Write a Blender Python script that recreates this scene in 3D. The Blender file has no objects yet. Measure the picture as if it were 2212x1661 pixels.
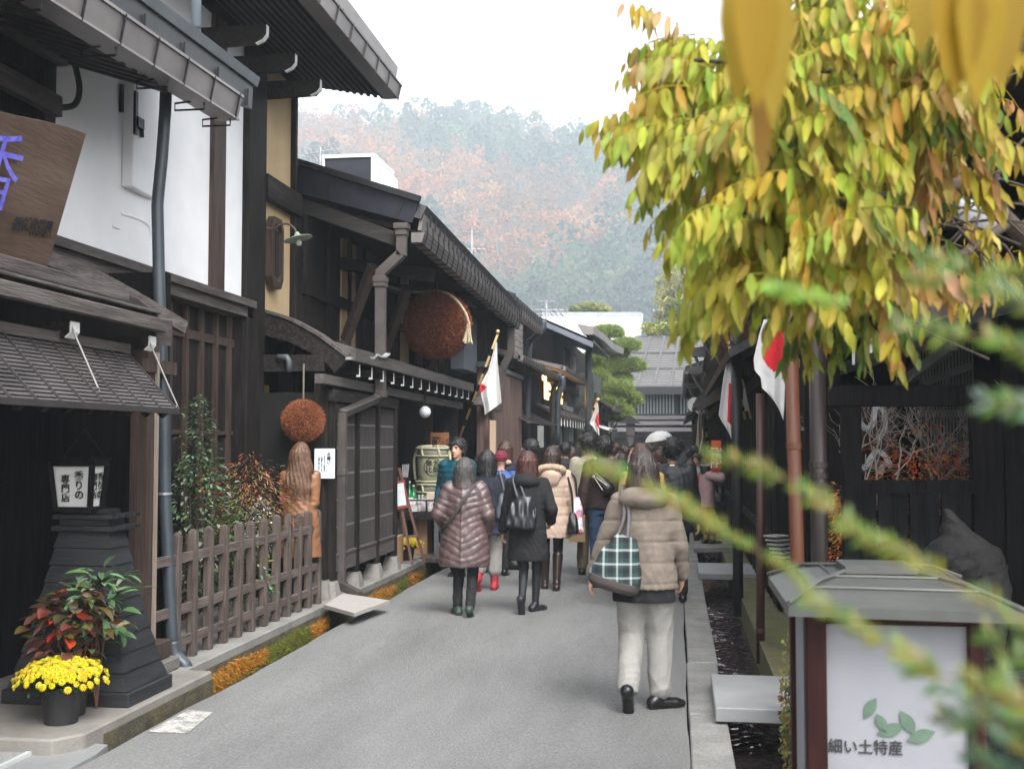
import bpy, math, random
import numpy as np
from mathutils import Vector, Matrix
random.seed(7); RNG = np.random.default_rng(7)
S = bpy.context.scene; COL = S.collection
# ---------------------------------------------------------------- camera
FX, CX, CY, EYE = 2500.0, 1106.0, 830.5, 1.68
TH = math.atan(124.5/FX); PH = math.atan(356/FX*math.cos(TH))
f0 = Vector((-math.sin(PH), math.cos(PH), 0)); r0 = Vector((math.cos(PH), math.sin(PH), 0))
fw = f0*math.cos(TH) + Vector((0, 0, math.sin(TH))); up0 = -f0*math.sin(TH) + Vector((0, 0, math.cos(TH)))
EYEV = Vector((0, 0, EYE))
def ray(x, y): return fw*FX + r0*(x-CX) + up0*(CY-y)
def G(x, y, z=0.0): d = ray(x, y); return EYEV + d*((z-EYE)/d.z)      # point at height z
def V(x, y, X): d = ray(x, y); return EYEV + d*(X/d.x)                # point in the plane X
def D(x, y, Y): d = ray(x, y); return EYEV + d*(Y/d.y)                # point in the plane Y
cd = bpy.data.cameras.new('camera'); cam = bpy.data.objects.new('camera', cd); COL.objects.link(cam)
cam.location = EYEV; cam.rotation_euler = (math.pi/2+TH, 0, PH)
cd.sensor_width = 36; cd.lens = FX/2212*36; cd.clip_start = .05; cd.clip_end = 4000
cd.dof.use_dof = True; cd.dof.focus_distance = 11.0; cd.dof.aperture_fstop = 4.5
S.camera = cam
# ---------------------------------------------------------------- sky and sun (overcast)
SUN_EL, SUN_AZ = math.radians(52), math.radians(150)
w = bpy.data.worlds.new('World'); S.world = w; w.use_nodes = True
nt = w.node_tree; nt.nodes.clear()
sky = nt.nodes.new('ShaderNodeTexSky'); sky.sky_type = 'NISHITA'; sky.sun_disc = False
sky.sun_elevation = SUN_EL; sky.sun_rotation = SUN_AZ; sky.air_density = 1.0; sky.dust_density = 3.0; sky.ozone_density = 1.0
hs = nt.nodes.new('ShaderNodeHueSaturation'); hs.inputs['Saturation'].default_value = .12
bg = nt.nodes.new('ShaderNodeBackground'); bg.inputs['Strength'].default_value = .15
wo = nt.nodes.new('ShaderNodeOutputWorld')
nt.links.new(sky.outputs[0], hs.inputs['Color']); nt.links.new(hs.outputs[0], bg.inputs['Color']); nt.links.new(bg.outputs[0], wo.inputs['Surface'])
sl = bpy.data.lights.new('sun', 'SUN'); sl.energy = 1.0; sl.angle = math.radians(32); sl.color = (1, .97, .93)
so = bpy.data.objects.new('sun', sl); COL.objects.link(so)
so.rotation_euler = (math.pi/2-SUN_EL, 0, math.pi-SUN_AZ); so.location = (0, 0, 60)
S.view_settings.view_transform = 'Standard'; S.view_settings.look = 'None'; S.view_settings.gamma = 1; S.view_settings.exposure = 1.95
S.render.engine = 'CYCLES'; S.cycles.use_denoising = True; S.cycles.max_bounces = 6; S.cycles.diffuse_bounces = 3
S.cycles.glossy_bounces = 3; S.cycles.transmission_bounces = 3; S.cycles.volume_bounces = 1; S.cycles.transparent_max_bounces = 6
S.cycles.sample_clamp_indirect = 4
# ---------------------------------------------------------------- materials
MATS = {}
def M(name, c1, c2=None, rough=.6, scale=6, stretch=(1, 1, 1), bump=.15, bscale=None, metal=0, lo=.35, hi=.65, dirt=0, dscale=.8, dcol=None,
      vcol=False, spec=.4, emit=None, alpha=None, sheen=0, trans=0, transl=0, grain=None):
    if name in MATS: return MATS[name]
    m = bpy.data.materials.new(name); m.use_nodes = True; MATS[name] = m
    n = m.node_tree.nodes; L = m.node_tree.links
    b = n['Principled BSDF']; b.inputs['Roughness'].default_value = rough; b.inputs['Metallic'].default_value = metal
    b.inputs['Specular IOR Level'].default_value = spec
    if sheen: b.inputs['Sheen Weight'].default_value = sheen
    if trans: b.inputs['Transmission Weight'].default_value = trans
    tc = n.new('ShaderNodeTexCoord'); mp = n.new('ShaderNodeMapping'); mp.inputs['Scale'].default_value = stretch
    L.new(tc.outputs['Object'], mp.inputs['Vector'])
    def noise(sc, det=6, vec=None):
        t = n.new('ShaderNodeTexNoise'); t.inputs['Scale'].default_value = sc; t.inputs['Detail'].default_value = det
        t.inputs['Roughness'].default_value = .6; L.new((vec or mp).outputs[0 if vec is None else 'Object'], t.inputs['Vector']); return t
    def ramp(src, a, c):
        r = n.new('ShaderNodeMapRange'); r.inputs['From Min'].default_value = a; r.inputs['From Max'].default_value = c
        L.new(src, r.inputs['Value']); return r.outputs[0]
    def mix(fac, A, B, mode='MIX'):
        x = n.new('ShaderNodeMix'); x.data_type = 'RGBA'; x.blend_type = mode
        if isinstance(fac, (int, float)): x.inputs[0].default_value = fac
        else: L.new(fac, x.inputs[0])
        for s, v in ((6, A), (7, B)):
            if isinstance(v, tuple): x.inputs[s].default_value = v+(1,)
            else: L.new(v, x.inputs[s])
        return x.outputs[2]
    if c2 is None: c2 = tuple(v*.8 for v in c1)
    t1 = noise(scale)
    fac = ramp(t1.outputs['Fac'], lo, hi)
    if vcol:
        a = n.new('ShaderNodeAttribute'); a.attribute_name = 'Col'
        col = mix(.35, a.outputs['Color'], mix(fac, (.75, .75, .75), (1.25, 1.25, 1.25)), 'MULTIPLY') if vcol is True else a.outputs['Color']
    else: col = mix(fac, c1, c2)
    if dirt:
        t2 = noise(dscale, 5, tc)
        col = mix(ramp(t2.outputs['Fac'], .45, .72), col, mix(dirt, col, dcol or tuple(v*.35 for v in c1)))
    if grain:
        t4 = noise(grain[0], 3, tc); g = ramp(t4.outputs['Fac'], .36, .64); col = mix(1.0, col, mix(g, (1-grain[1],)*3, (1+grain[1],)*3), 'MULTIPLY')
    L.new(col, b.inputs['Base Color'])
    if bump:
        t3 = noise(bscale or scale*4, 5)
        bp = n.new('ShaderNodeBump'); bp.inputs['Strength'].default_value = bump; bp.inputs['Distance'].default_value = .02
        L.new(t3.outputs['Fac'], bp.inputs['Height']); L.new(bp.outputs[0], b.inputs['Normal'])
    if emit: b.inputs['Emission Color'].default_value = emit[:3]+(1,); b.inputs['Emission Strength'].default_value = emit[3]
    if transl:
        tr = n.new('ShaderNodeBsdfTranslucent'); L.new(col, tr.inputs['Color']); ms = n.new('ShaderNodeMixShader'); ms.inputs[0].default_value = transl
        o = n['Material Output']; L.new(b.outputs[0], ms.inputs[1]); L.new(tr.outputs[0], ms.inputs[2]); L.new(ms.outputs[0], o.inputs['Surface'])
    return m
VZ = (9, 9, .7); HY = (9, .7, 9); HX = (.7, 9, 9)
dark_wood = lambda: M('dark_wood', (.011, .0095, .009), (.040, .033, .030), .7, 3, VZ, .5, 9, lo=.42, hi=.85, dirt=.5, dscale=1.2, spec=.12)
dark_beam = lambda: M('dark_beam', (.014, .012, .011), (.05, .042, .038), .7, 3, HY, .5, 9, lo=.42, hi=.82, dirt=.5, spec=.12)
black_wood = lambda: M('black_wood', (.0055, .0052, .0055), (.014, .013, .0135), .65, 3, VZ, .3, 9, spec=.06)
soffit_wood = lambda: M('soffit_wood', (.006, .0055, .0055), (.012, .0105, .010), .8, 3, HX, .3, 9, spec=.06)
brown_wood = lambda: M('brown_wood', (.030, .018, .014), (.085, .055, .043), .7, 3, VZ, .5, 9, lo=.38, hi=.75, dirt=.4)
grey_wood = lambda: M('grey_wood', (.040, .033, .030), (.125, .108, .102), .75, 3, HY, .5, 10, lo=.35, hi=.75, dirt=.5)
fence_wood = lambda: M('fence_wood', (.048, .034, .028), (.13, .102, .088), .8, 4, VZ, .6, 10, lo=.33, hi=.75, dirt=.45, dscale=3)
rail_wood = lambda: M('rail_wood', (.058, .040, .036), (.14, .11, .10), .8, 4, HY, .5, 10, dirt=.3, dscale=3)
white_plaster = lambda: M('white_plaster', (.82, .82, .83), (.76, .76, .78), .85, 2, bump=.05, bscale=40, dirt=.3, dscale=1.4, dcol=(.62, .61, .58))
ochre_plaster = lambda: M('ochre_plaster', (.47, .35, .20), (.41, .30, .165), .9, 3, bump=.12, bscale=60, dirt=.2, dcol=(.28, .18, .08))
gutter_metal = lambda: M('gutter_metal', (.26, .235, .225), (.19, .17, .165), .42, 2.5, (1, .4, 1), .03, 10, metal=.55, dirt=.45, dscale=1.5, dcol=(.11, .095, .09))
dark_metal = lambda: M('dark_metal', (.017, .017, .019), (.028, .028, .031), .45, 3, bump=.04, metal=.3, dirt=.3)
navy_metal = lambda: M('navy_metal', (.018, .019, .028), (.027, .028, .040), .4, 2, bump=.03, metal=.3)
pipe_blue = lambda: M('pipe_blue', (.036, .046, .056), (.052, .063, .074), .38, 3, bump=.03, metal=.1, dirt=.3)
pipe_brown = lambda: M('pipe_brown', (.060, .050, .046), (.090, .078, .073), .5, 3, bump=.05, metal=.2, dirt=.4, dscale=2)
iron = lambda: M('iron', (.015, .015, .017), (.03, .028, .028), .5, 20, bump=.1, metal=.6)
concrete = lambda: M('concrete', (.225, .22, .208), (.155, .15, .14), .85, 3, bump=.3, bscale=60, dirt=.4, dscale=1.1, dcol=(.13, .13, .12))
wall_concrete = lambda: M('wall_concrete', (.17, .16, .14), (.10, .095, .085), .9, 2.5, bump=.4, bscale=30, dirt=.5, dscale=1.5, dcol=(.06, .058, .05))
white_paint = lambda: M('white_paint', (.78, .78, .76), (.7, .7, .68), .6, 8, bump=.05)
glass_dark = lambda: M('glass_dark', (.01, .012, .014), (.02, .022, .025), .12, 3, bump=0, spec=.6)
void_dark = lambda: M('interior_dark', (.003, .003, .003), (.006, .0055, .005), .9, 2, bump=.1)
# ---------------------------------------------------------------- object helpers
ORI = {}
def tag(o, label=None, cat=None, group=None, kind=None):
    if label: o['label'] = label
    if cat: o['category'] = cat
    if group: o['group'] = group
    if kind: o['kind'] = kind
    return o
def thing(name, label, cat, loc, group=None, rz=0):
    o = bpy.data.objects.new(name, None); COL.objects.link(o); o.empty_display_size = .2
    o.location = loc; o.rotation_euler = (0, 0, rz); ORI[o] = Vector(loc)
    return tag(o, label, cat, group)
def mk(name, v, f, mat, parent=None, loc=None, smooth=False, cols=None, local=False, label=None, cat=None, group=None, kind=None):
    """v: (n,3) world coordinates, f: list of arrays (m,k) or list of tuples"""
    v = np.asarray(v, dtype=np.float64).reshape(-1, 3)
    me = bpy.data.meshes.new(name)
    if parent is not None: org = ORI[parent]
    elif loc is not None: org = Vector(loc)
    elif local: org = Vector((0, 0, 0))
    else: org = Vector(((v[:, 0].min()+v[:, 0].max())/2, (v[:, 1].min()+v[:, 1].max())/2, v[:, 2].min()))
    if not local: v = v-np.array(org)
    if isinstance(f, np.ndarray): f = [f]
    if len(f) and isinstance(f[0], np.ndarray):
        loops = np.concatenate([a.ravel() for a in f]); tot = np.concatenate([np.full(len(a), a.shape[1]) for a in f])
    else:
        loops = np.array([i for p in f for i in p], dtype=np.int32); tot = np.array([len(p) for p in f], dtype=np.int32)
    st = np.concatenate([[0], np.cumsum(tot)[:-1]]) if len(tot) else np.array([])
    me.vertices.add(len(v)); me.vertices.foreach_set('co', v.ravel().astype(np.float32))
    me.loops.add(len(loops)); me.loops.foreach_set('vertex_index', loops.astype(np.int32))
    me.polygons.add(len(tot)); me.polygons.foreach_set('loop_start', st.astype(np.int32)); me.polygons.foreach_set('loop_total', tot.astype(np.int32))
    me.polygons.foreach_set('use_smooth', np.full(len(tot), bool(smooth)))
    me.update(calc_edges=True); me.validate()
    if cols is not None:
        a = me.color_attributes.new('Col', 'FLOAT_COLOR', 'POINT'); c = np.ones((len(v), 4), np.float32); c[:, :3] = cols
        a.data.foreach_set('color', c.ravel())
    if mat: me.materials.append(mat)
    o = bpy.data.objects.new(name, me); COL.objects.link(o)
    if parent is not None: o.parent = parent; ORI[o] = ORI[parent]
    else: o.location = org; ORI[o] = Vector(org)
    return tag(o, label, cat, group, kind)
def dup(o, parent=None, loc=None, rz=None, label=None, group=None):
    c = o.copy(); COL.objects.link(c)
    if parent is not None: c.parent = parent
    if loc is not None: c.location = loc
    if rz is not None: c.rotation_euler = (0, 0, rz)
    if label: c['label'] = label
    if group: c['group'] = group
    for ch in list(o.children): dup(ch, c)
    ORI[c] = Vector(c.location)
    return c
class MB:
    def __init__(s): s.v = []; s.f = []; s.c = []; s.cuts = []
    def add(s, vs, fs, col=None):
        k = len(s.v); s.cuts.append((k, len(s.f))); s.v += [tuple(p) for p in vs]; s.f += [tuple(i+k for i in q) for q in fs]
        s.c += [col or (1, 1, 1)]*len(vs); return s
    def box(s, x0, x1, y0, y1, z0, z1, col=None):
        x0, x1 = sorted((x0, x1)); y0, y1 = sorted((y0, y1)); z0, z1 = sorted((z0, z1))
        return s.add([(x0, y0, z0), (x1, y0, z0), (x1, y1, z0), (x0, y1, z0), (x0, y0, z1), (x1, y0, z1), (x1, y1, z1), (x0, y1, z1)],
                     [(3, 2, 1, 0), (4, 5, 6, 7), (0, 1, 5, 4), (1, 2, 6, 5), (2, 3, 7, 6), (3, 0, 4, 7)], col)
    def hexa(s, b, t, col=None):      # bottom ring, top ring of any n
        n = len(b); fs = [tuple(range(n-1, -1, -1)), tuple(range(n, 2*n))]+[(i, (i+1) % n, (i+1) % n+n, i+n) for i in range(n)]
        return s.add(list(b)+list(t), fs, col)
    def prism(s, poly, vec, col=None):
        vec = Vector(vec); b = [Vector(p) for p in poly]; return s.hexa(b, [p+vec for p in b], col)
    def bar(s, p, q, a, b, up=(0, 0, 1), col=None):
        p, q = Vector(p), Vector(q); d = (q-p).normalized(); u = Vector(up)
        x = d.cross(u)
        if x.length < 1e-4: x = d.cross(Vector((0, 1, 0)))
        x.normalize(); z = x.cross(d).normalized(); x *= a/2; z *= b/2
        return s.hexa([p-x-z, p+x-z, p+x+z, p-x+z], [q-x-z, q+x-z, q+x+z, q-x+z], col)
    def tube(s, pts, r, n=10, col=None, cap=True):
        pts = [Vector(p) for p in pts]; rs = r if isinstance(r, (list, tuple)) else [r]*len(pts)
        rings = []; x = None
        for i, p in enumerate(pts):
            d = (pts[min(i+1, len(pts)-1)]-pts[max(i-1, 0)]).normalized()
            if x is None:
                x = d.cross(Vector((0, 0, 1)))
                if x.length < .05: x = d.cross(Vector((1, 0, 0)))
            else: x = x-d*x.dot(d)
            x.normalize(); y = d.cross(x).normalized()
            rings.append([p+(x*math.cos(2*math.pi*k/n)+y*math.sin(2*math.pi*k/n))*rs[i] for k in range(n)])
        vs = [q for R in rings for q in R]; fs = []
        for i in range(len(pts)-1):
            fs += [(i*n+k, i*n+(k+1) % n, (i+1)*n+(k+1) % n, (i+1)*n+k) for k in range(n)]
        if cap: fs += [tuple(range(n-1, -1, -1)), tuple(range((len(pts)-1)*n, len(pts)*n))]
        return s.add(vs, fs, col)
    def lathe(s, prof, c, n=20, col=None):
        c = Vector(c); vs = []; fs = []
        for r, z in prof: vs += [c+Vector((r*math.cos(2*math.pi*k/n), r*math.sin(2*math.pi*k/n), z)) for k in range(n)]
        for i in range(len(prof)-1): fs += [(i*n+k, i*n+(k+1) % n, (i+1)*n+(k+1) % n, (i+1)*n+k) for k in range(n)]
        fs += [tuple(range(n-1, -1, -1)), tuple(range((len(prof)-1)*n, len(prof)*n))]
        return s.add(vs, fs, col)
    def sheet(s, P, t=(0, 0, 0), col=None):      # grid of points P[i][j], thickness vector t
        m = len(P); n = len(P[0]); vs = [Vector(p) for R in P for p in R]; t = Vector(t)
        fs = [(i*n+j, i*n+j+1, (i+1)*n+j+1, (i+1)*n+j) for i in range(m-1) for j in range(n-1)]
        if t.length:
            k = len(vs); vs += [p+t for p in vs]; fs += [tuple(q+k for q in reversed(f)) for f in fs]
            for j in range(n-1): fs += [(j+1, j, j+k, j+1+k), ((m-1)*n+j, (m-1)*n+j+1, (m-1)*n+j+1+k, (m-1)*n+j+k)]
            for i in range(m-1): fs += [(i*n, (i+1)*n, (i+1)*n+k, i*n+k), ((i+1)*n+n-1, i*n+n-1, i*n+n-1+k, (i+1)*n+n-1+k)]
        return s.add(vs, fs, col)
    def ball(s, c, r, n=16, col=None, sz=1):
        k = n//2; return s.lathe([(max(1e-4, r*math.sin(math.pi*i/k)), -r*sz*math.cos(math.pi*i/k)) for i in range(k+1)], c, n, col)
    def obj(s, name, mat, parent=None, bevel=0, **kw):
        cols = np.array(s.c) if any(c != (1, 1, 1) for c in s.c) else None
        o = mk(name, np.array([tuple(p) for p in s.v]), s.f, mat, parent, cols=cols, **kw)
        if bevel: md = o.modifiers.new('bevel', 'BEVEL'); md.width = bevel; md.segments = 1; md.limit_method = 'ANGLE'
        return o
def objs(s, name, mat, parent=None, bevel=0, **kw):      # one object for every piece
    C = s.cuts+[(len(s.v), len(s.f))]; out = []
    for (v0, f0_), (v1, f1_) in zip(C[:-1], C[1:]):
        m = MB(); m.v = s.v[v0:v1]; m.f = [tuple(i-v0 for i in q) for q in s.f[f0_:f1_]]; m.c = s.c[v0:v1]; out.append(m.obj(name, mat, parent, bevel, **kw))
    return out
MB.objs = objs
def lerp(a, b, t): return a+(b-a)*t
def smooth_path(pts, k=6):
    pts = [Vector(p) for p in pts]; out = []
    for i in range(len(pts)-1):
        p0 = pts[max(i-1, 0)]; p1 = pts[i]; p2 = pts[i+1]; p3 = pts[min(i+2, len(pts)-1)]
        for j in range(k):
            t = j/k; out.append(.5*((2*p1)+(p2-p0)*t+(2*p0-5*p1+4*p2-p3)*t*t+(3*p1-3*p2+p3-p0)*t**3))
    return out+[pts[-1]]
def text(body, size, mat, parent, org, xd, yd, bold=.0, name='lettering', space=1.0, ext=.0015, sx=1.0):
    c = bpy.data.curves.new('t', 'FONT'); c.body = body; c.align_x = 'CENTER'; c.align_y = 'CENTER'; c.size = size
    c.offset = bold*size; c.space_line = space; c.extrude = ext
    o = bpy.data.objects.new('t', c); COL.objects.link(o)
    me = bpy.data.meshes.new_from_object(o.evaluated_get(bpy.context.evaluated_depsgraph_get()))
    v = np.empty(len(me.vertices)*3); me.vertices.foreach_get('co', v); v = v.reshape(-1, 3); fs = [tuple(p.vertices) for p in me.polygons]
    bpy.data.objects.remove(o); bpy.data.curves.remove(c); bpy.data.meshes.remove(me)
    xd = np.array(Vector(xd).normalized()); yd = np.array(Vector(yd).normalized()); zd = np.cross(xd, yd)
    wv = np.array(org)+v[:, :1]*sx*xd+v[:, 1:2]*yd+v[:, 2:3]*zd
    return mk(name, wv, fs, mat, parent)
ink = lambda: M('ink', (.012, .011, .012), (.02, .02, .02), .6, bump=0)
# ---------------------------------------------------------------- signed distance bodies -> one continuous surface
class SDF:
    def __init__(s, lo, hi, vox):
        s.lo = np.array(lo, float); s.vox = vox; n = np.ceil((np.array(hi)-s.lo)/vox).astype(int)+1
        s.ax = [s.lo[i]+vox*np.arange(n[i]) for i in range(3)]; s.F = np.full(n, 5.0, np.float32)
    def sub(s, lo, hi):
        sl = []
        for i in range(3):
            a = int(max(0, math.floor((lo[i]-s.lo[i])/s.vox))); b = int(min(s.F.shape[i], math.ceil((hi[i]-s.lo[i])/s.vox)+1)); sl.append(slice(a, max(a, b)))
        g = np.meshgrid(*[s.ax[i][sl[i]] for i in range(3)], indexing='ij', sparse=True); return tuple(sl), g
    def put(s, sl, d, k, cut=False):
        A = s.F[sl]
        if cut: s.F[sl] = np.maximum(A, d); return
        if k > 0:
            h = np.maximum(k-np.abs(A-d), 0)/k; s.F[sl] = np.minimum(A, d)-h*h*k*.25
        else: s.F[sl] = np.minimum(A, d)
    def rc(s, a, b, ra, rb, k=.02):
        a = np.array(a, float); b = np.array(b, float); R = max(ra, rb)+k+3*s.vox
        sl, (x, y, z) = s.sub(np.minimum(a, b)-R, np.maximum(a, b)+R); ab = b-a; L2 = float(ab@ab)+1e-9
        t = np.clip(((x-a[0])*ab[0]+(y-a[1])*ab[1]+(z-a[2])*ab[2])/L2, 0, 1)
        d = np.sqrt((x-a[0]-t*ab[0])**2+(y-a[1]-t*ab[1])**2+(z-a[2]-t*ab[2])**2)-(ra+(rb-ra)*t); s.put(sl, d, k); return s
    def el(s, c, r, k=.02):
        c = np.array(c, float); r = np.array(r, float); R = r+k+3*s.vox
        sl, (x, y, z) = s.sub(c-R, c+R); q = np.sqrt(((x-c[0])/r[0])**2+((y-c[1])/r[1])**2+((z-c[2])/r[2])**2)
        s.put(sl, (q-1)*r.min(), k); return s
    def pf(s, rows, k=.02, disp=None, p=2.0):    # rows (z, halfwidth, halfdepth, yoff, xoff) ascending z
        rows = sorted(rows); Z = [q[0] for q in rows]; col = lambda i: [q[i] if len(q) > i else 0. for q in rows]
        mw = max(col(1))+k+.08; md = max(col(2))+max(abs(v) for v in col(3))+k+.08
        sl, (x, y, z) = s.sub((-mw, -md, Z[0]-.05), (mw, md, Z[-1]+.05)); g = lambda i: np.interp(z, Z, col(i))
        W, Dp = g(1), g(2); X = x-g(4); Y = y-g(3)
        q = (np.abs(X/W)**p+np.abs(Y/Dp)**p)**(1/p); d = (q-1)*np.minimum(W, Dp)
        if disp is not None: d = d+disp(X, Y, z)
        d = np.maximum(d, np.maximum(Z[0]-z, z-Z[-1])); s.put(sl, d, k); return s
    def cut(s, fn):
        sl, (x, y, z) = s.sub(s.lo, s.lo+s.vox*np.array(s.F.shape)); s.put(sl, fn(x, y, z), 0, True); return s
    def warp(s, fn):
        sl, (x, y, z) = s.sub(s.lo, s.lo+s.vox*np.array(s.F.shape)); s.F = s.F+fn(x, y, z).astype(np.float32); return s
    def mesh(s):
        F = s.F; F = np.pad(F, 1, constant_values=5.0); I = F < 0; n = np.array(F.shape)-1
        c = np.zeros(n, np.int8)
        for dx in (0, 1):
            for dy in (0, 1):
                for dz in (0, 1): c += I[dx:dx+n[0], dy:dy+n[1], dz:dz+n[2]]
        ce = np.argwhere((c > 0) & (c < 8)); idx = np.full(n, -1, np.int64); idx[tuple(ce.T)] = np.arange(len(ce))
        P = np.zeros((len(ce), 3)); N = np.zeros(len(ce)); cor = [(a, b, d) for a in (0, 1) for b in (0, 1) for d in (0, 1)]
        val = {q: F[ce[:, 0]+q[0], ce[:, 1]+q[1], ce[:, 2]+q[2]] for q in cor}
        for q in cor:
            for ax in range(3):
                if q[ax] == 0:
                    r = list(q); r[ax] = 1; a = val[q]; b = val[tuple(r)]; m = (a < 0) != (b < 0)
                    t = np.where(m, a/np.where(m, a-b, 1), 0); p = np.tile(np.array(q, float), (len(ce), 1)); p[:, ax] += t
                    P += p*m[:, None]; N += m
        P = (ce+P/N[:, None]-1)*s.vox+s.lo; fs = []
        for ax in range(3):
            u, v = (ax+1) % 3, (ax+2) % 3; a = [slice(None)]*3; b = [slice(None)]*3; a[ax] = slice(0, -1); b[ax] = slice(1, None)
            ch = np.argwhere(I[tuple(a)] != I[tuple(b)]); ch = ch[(ch[:, u] > 0) & (ch[:, v] > 0) & (ch[:, u] < n[u]) & (ch[:, v] < n[v])]
            ins = I[tuple(ch.T)]; du = np.eye(3, dtype=int)[u]; dv = np.eye(3, dtype=int)[v]
            q = np.stack([idx[tuple((ch-du-dv).T)], idx[tuple((ch-dv).T)], idx[tuple(ch.T)], idx[tuple((ch-du).T)]], 1)
            q[~ins] = q[~ins][:, ::-1]; fs.append(q)
        fs = np.concatenate(fs); return P, fs[(fs >= 0).all(1)]
# ================================================================ the setting
asphalt = M('asphalt', (.205, .205, .203), (.150, .150, .149), .85, 1.1, (1.6, .3, 1), .8, 110, dirt=.3, dscale=.5, dcol=(.135, .135, .134), grain=(75, .2))
def wob(t, s=1.0): return (math.sin(t*1.7*s)+math.sin(t*4.1*s+1)*.5+math.sin(t*9.3*s+2)*.3)
mb = MB(); mb.box(-560, 560, -40, 1100, -.75, -.62); mb.obj('ground', M('earth', (.10, .09, .075), (.07, .06, .05), .95, 1.5, bump=.3), kind='structure')
mb = MB(); P = [[], []]; ys = [-4+.22*i for i in range(360)]
for y in ys: P[0].append((-3.07+.012*wob(y), y, 0)); P[1].append((.053+.005*wob(y*1.3+4), y, 0))
PP = [[lerp(Vector(P[0][i]), Vector(P[1][i]), j/8)+Vector((0, 0, .012*math.sin(math.pi*j/8))) for i in range(len(ys))] for j in range(9)]
mb.sheet(PP, (0, 0, -.4)); mb.obj('road', asphalt, kind='structure', smooth=False)
random.seed(21); mb = MB()
for x0_, y0_, n_, dx_, dy_ in ((-1.6, 9.6, 14, .01, .05), (-2.9, 8.2, 12, .04, .045), (-1.1, 15.5, 20, .01, .07)):
    p = Vector((x0_, y0_, 0)); P_ = [p.copy()]
    for i in range(n_): p = p+Vector((dx_+random.uniform(-.018, .018), dy_+random.uniform(-.018, .018), 0)); P_.append(p.copy())
    for i in range(n_):
        a, c = P_[i], P_[i+1]; w_ = random.uniform(.0015, .004); s_ = Vector((0, 0, 1)).cross(c-a).normalized()*w_; z_ = Vector((0, 0, .0165)); mb.add([a-s_+z_, c-s_+z_, c+s_+z_, a+s_+z_], [(0, 1, 2, 3)])
mb.obj('road_crack', M('crack_dark', (.10, .10, .098), (.14, .14, .138), .95, 20, bump=0), kind='structure')
mb = MB(); y = -3.0; k = 0
while y < 60:
    L = random.uniform(1.1, 1.9); dz = random.uniform(-.006, .006); dx = random.uniform(-.006, .006)
    mb.box(.066+dx, .29+dx, y, y+L-.012, -.55, .018+dz); y += L
mb.obj('kerb', M('kerb_stone', (.235, .23, .22), (.165, .162, .155), .85, 4, bump=.35, bscale=70, dirt=.45, dscale=1.3, dcol=(.10, .10, .092), grain=(60, .15)), kind='structure', bevel=.008)
mb = MB(); mb.box(.29, .66, -3, 62, -.62, -.42); mb.obj('channel_bed', wall_concrete(), kind='structure')
wm = bpy.data.materials.new('water'); wm.use_nodes = True; n = wm.node_tree.nodes; L = wm.node_tree.links; b = n['Principled BSDF']
b.inputs['Base Color'].default_value = (.028, .022, .024, 1); b.inputs['Roughness'].default_value = .05; b.inputs['Specular IOR Level'].default_value = 1.0
tc = n.new('ShaderNodeTexCoord'); mp = n.new('ShaderNodeMapping'); mp.inputs['Scale'].default_value = (1.6, .8, 1); L.new(tc.outputs['Object'], mp.inputs[0])
t = n.new('ShaderNodeTexNoise'); t.inputs['Scale'].default_value = 11; t.inputs['Detail'].default_value = 4; t.inputs['Distortion'].default_value = .6; L.new(mp.outputs[0], t.inputs['Vector'])
bp = n.new('ShaderNodeBump'); bp.inputs['Strength'].default_value = .3; bp.inputs['Distance'].default_value = .01; L.new(t.outputs['Fac'], bp.inputs['Height']); L.new(bp.outputs[0], b.inputs['Normal'])
yy_ = np.concatenate([np.arange(-3, 20, .022), np.arange(20, 62, .12)]); xx_ = np.linspace(.285, .675, 18); XX, YY = np.meshgrid(xx_, yy_, indexing='ij')
zz_ = -.20+.0042*np.sin(31*YY+9*XX+2*np.sin(5*YY))*np.sin(17*XX+7*YY)+.0034*np.sin(57*YY-23*XX+3*np.sin(11*XX+4*YY))+.0022*np.sin(101*YY+41*XX+2*np.sin(19*YY))
n1, n2 = XX.shape; ii = np.arange(n1*n2).reshape(n1, n2); mk('water', np.stack([XX, YY, zz_], -1).reshape(-1, 3), np.stack([ii[:-1, :-1], ii[1:, :-1], ii[1:, 1:], ii[:-1, 1:]], -1).reshape(-1, 4), wm, smooth=True, kind='structure')
mb = MB(); mb.box(.655, 1.0, -3, 62, -.62, .06); mb.obj('channel_wall', M('mossy_wall', (.12, .115, .06), (.075, .07, .045), .95, 6, bump=.5, dirt=.6, dcol=(.13, .14, .02)), kind='structure')
mb = MB(); mb.box(1.0, 14, -3, 62, -.62, .09); mb.obj('right_pavement', concrete(), kind='structure')
riser = M('riser_stone', (.085, .072, .045), (.035, .032, .024), .95, 9, bump=.6, bscale=40, dirt=.7, dscale=5, dcol=(.11, .085, .025))
mb = MB(); mb.box(-3.395, -3.385, 7.76, 64, -.55, .035); mb.box(-3.198, -3.19, 6.2, 7.735, -.55, .045); mb.obj('channel_riser', riser, kind='structure')
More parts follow.
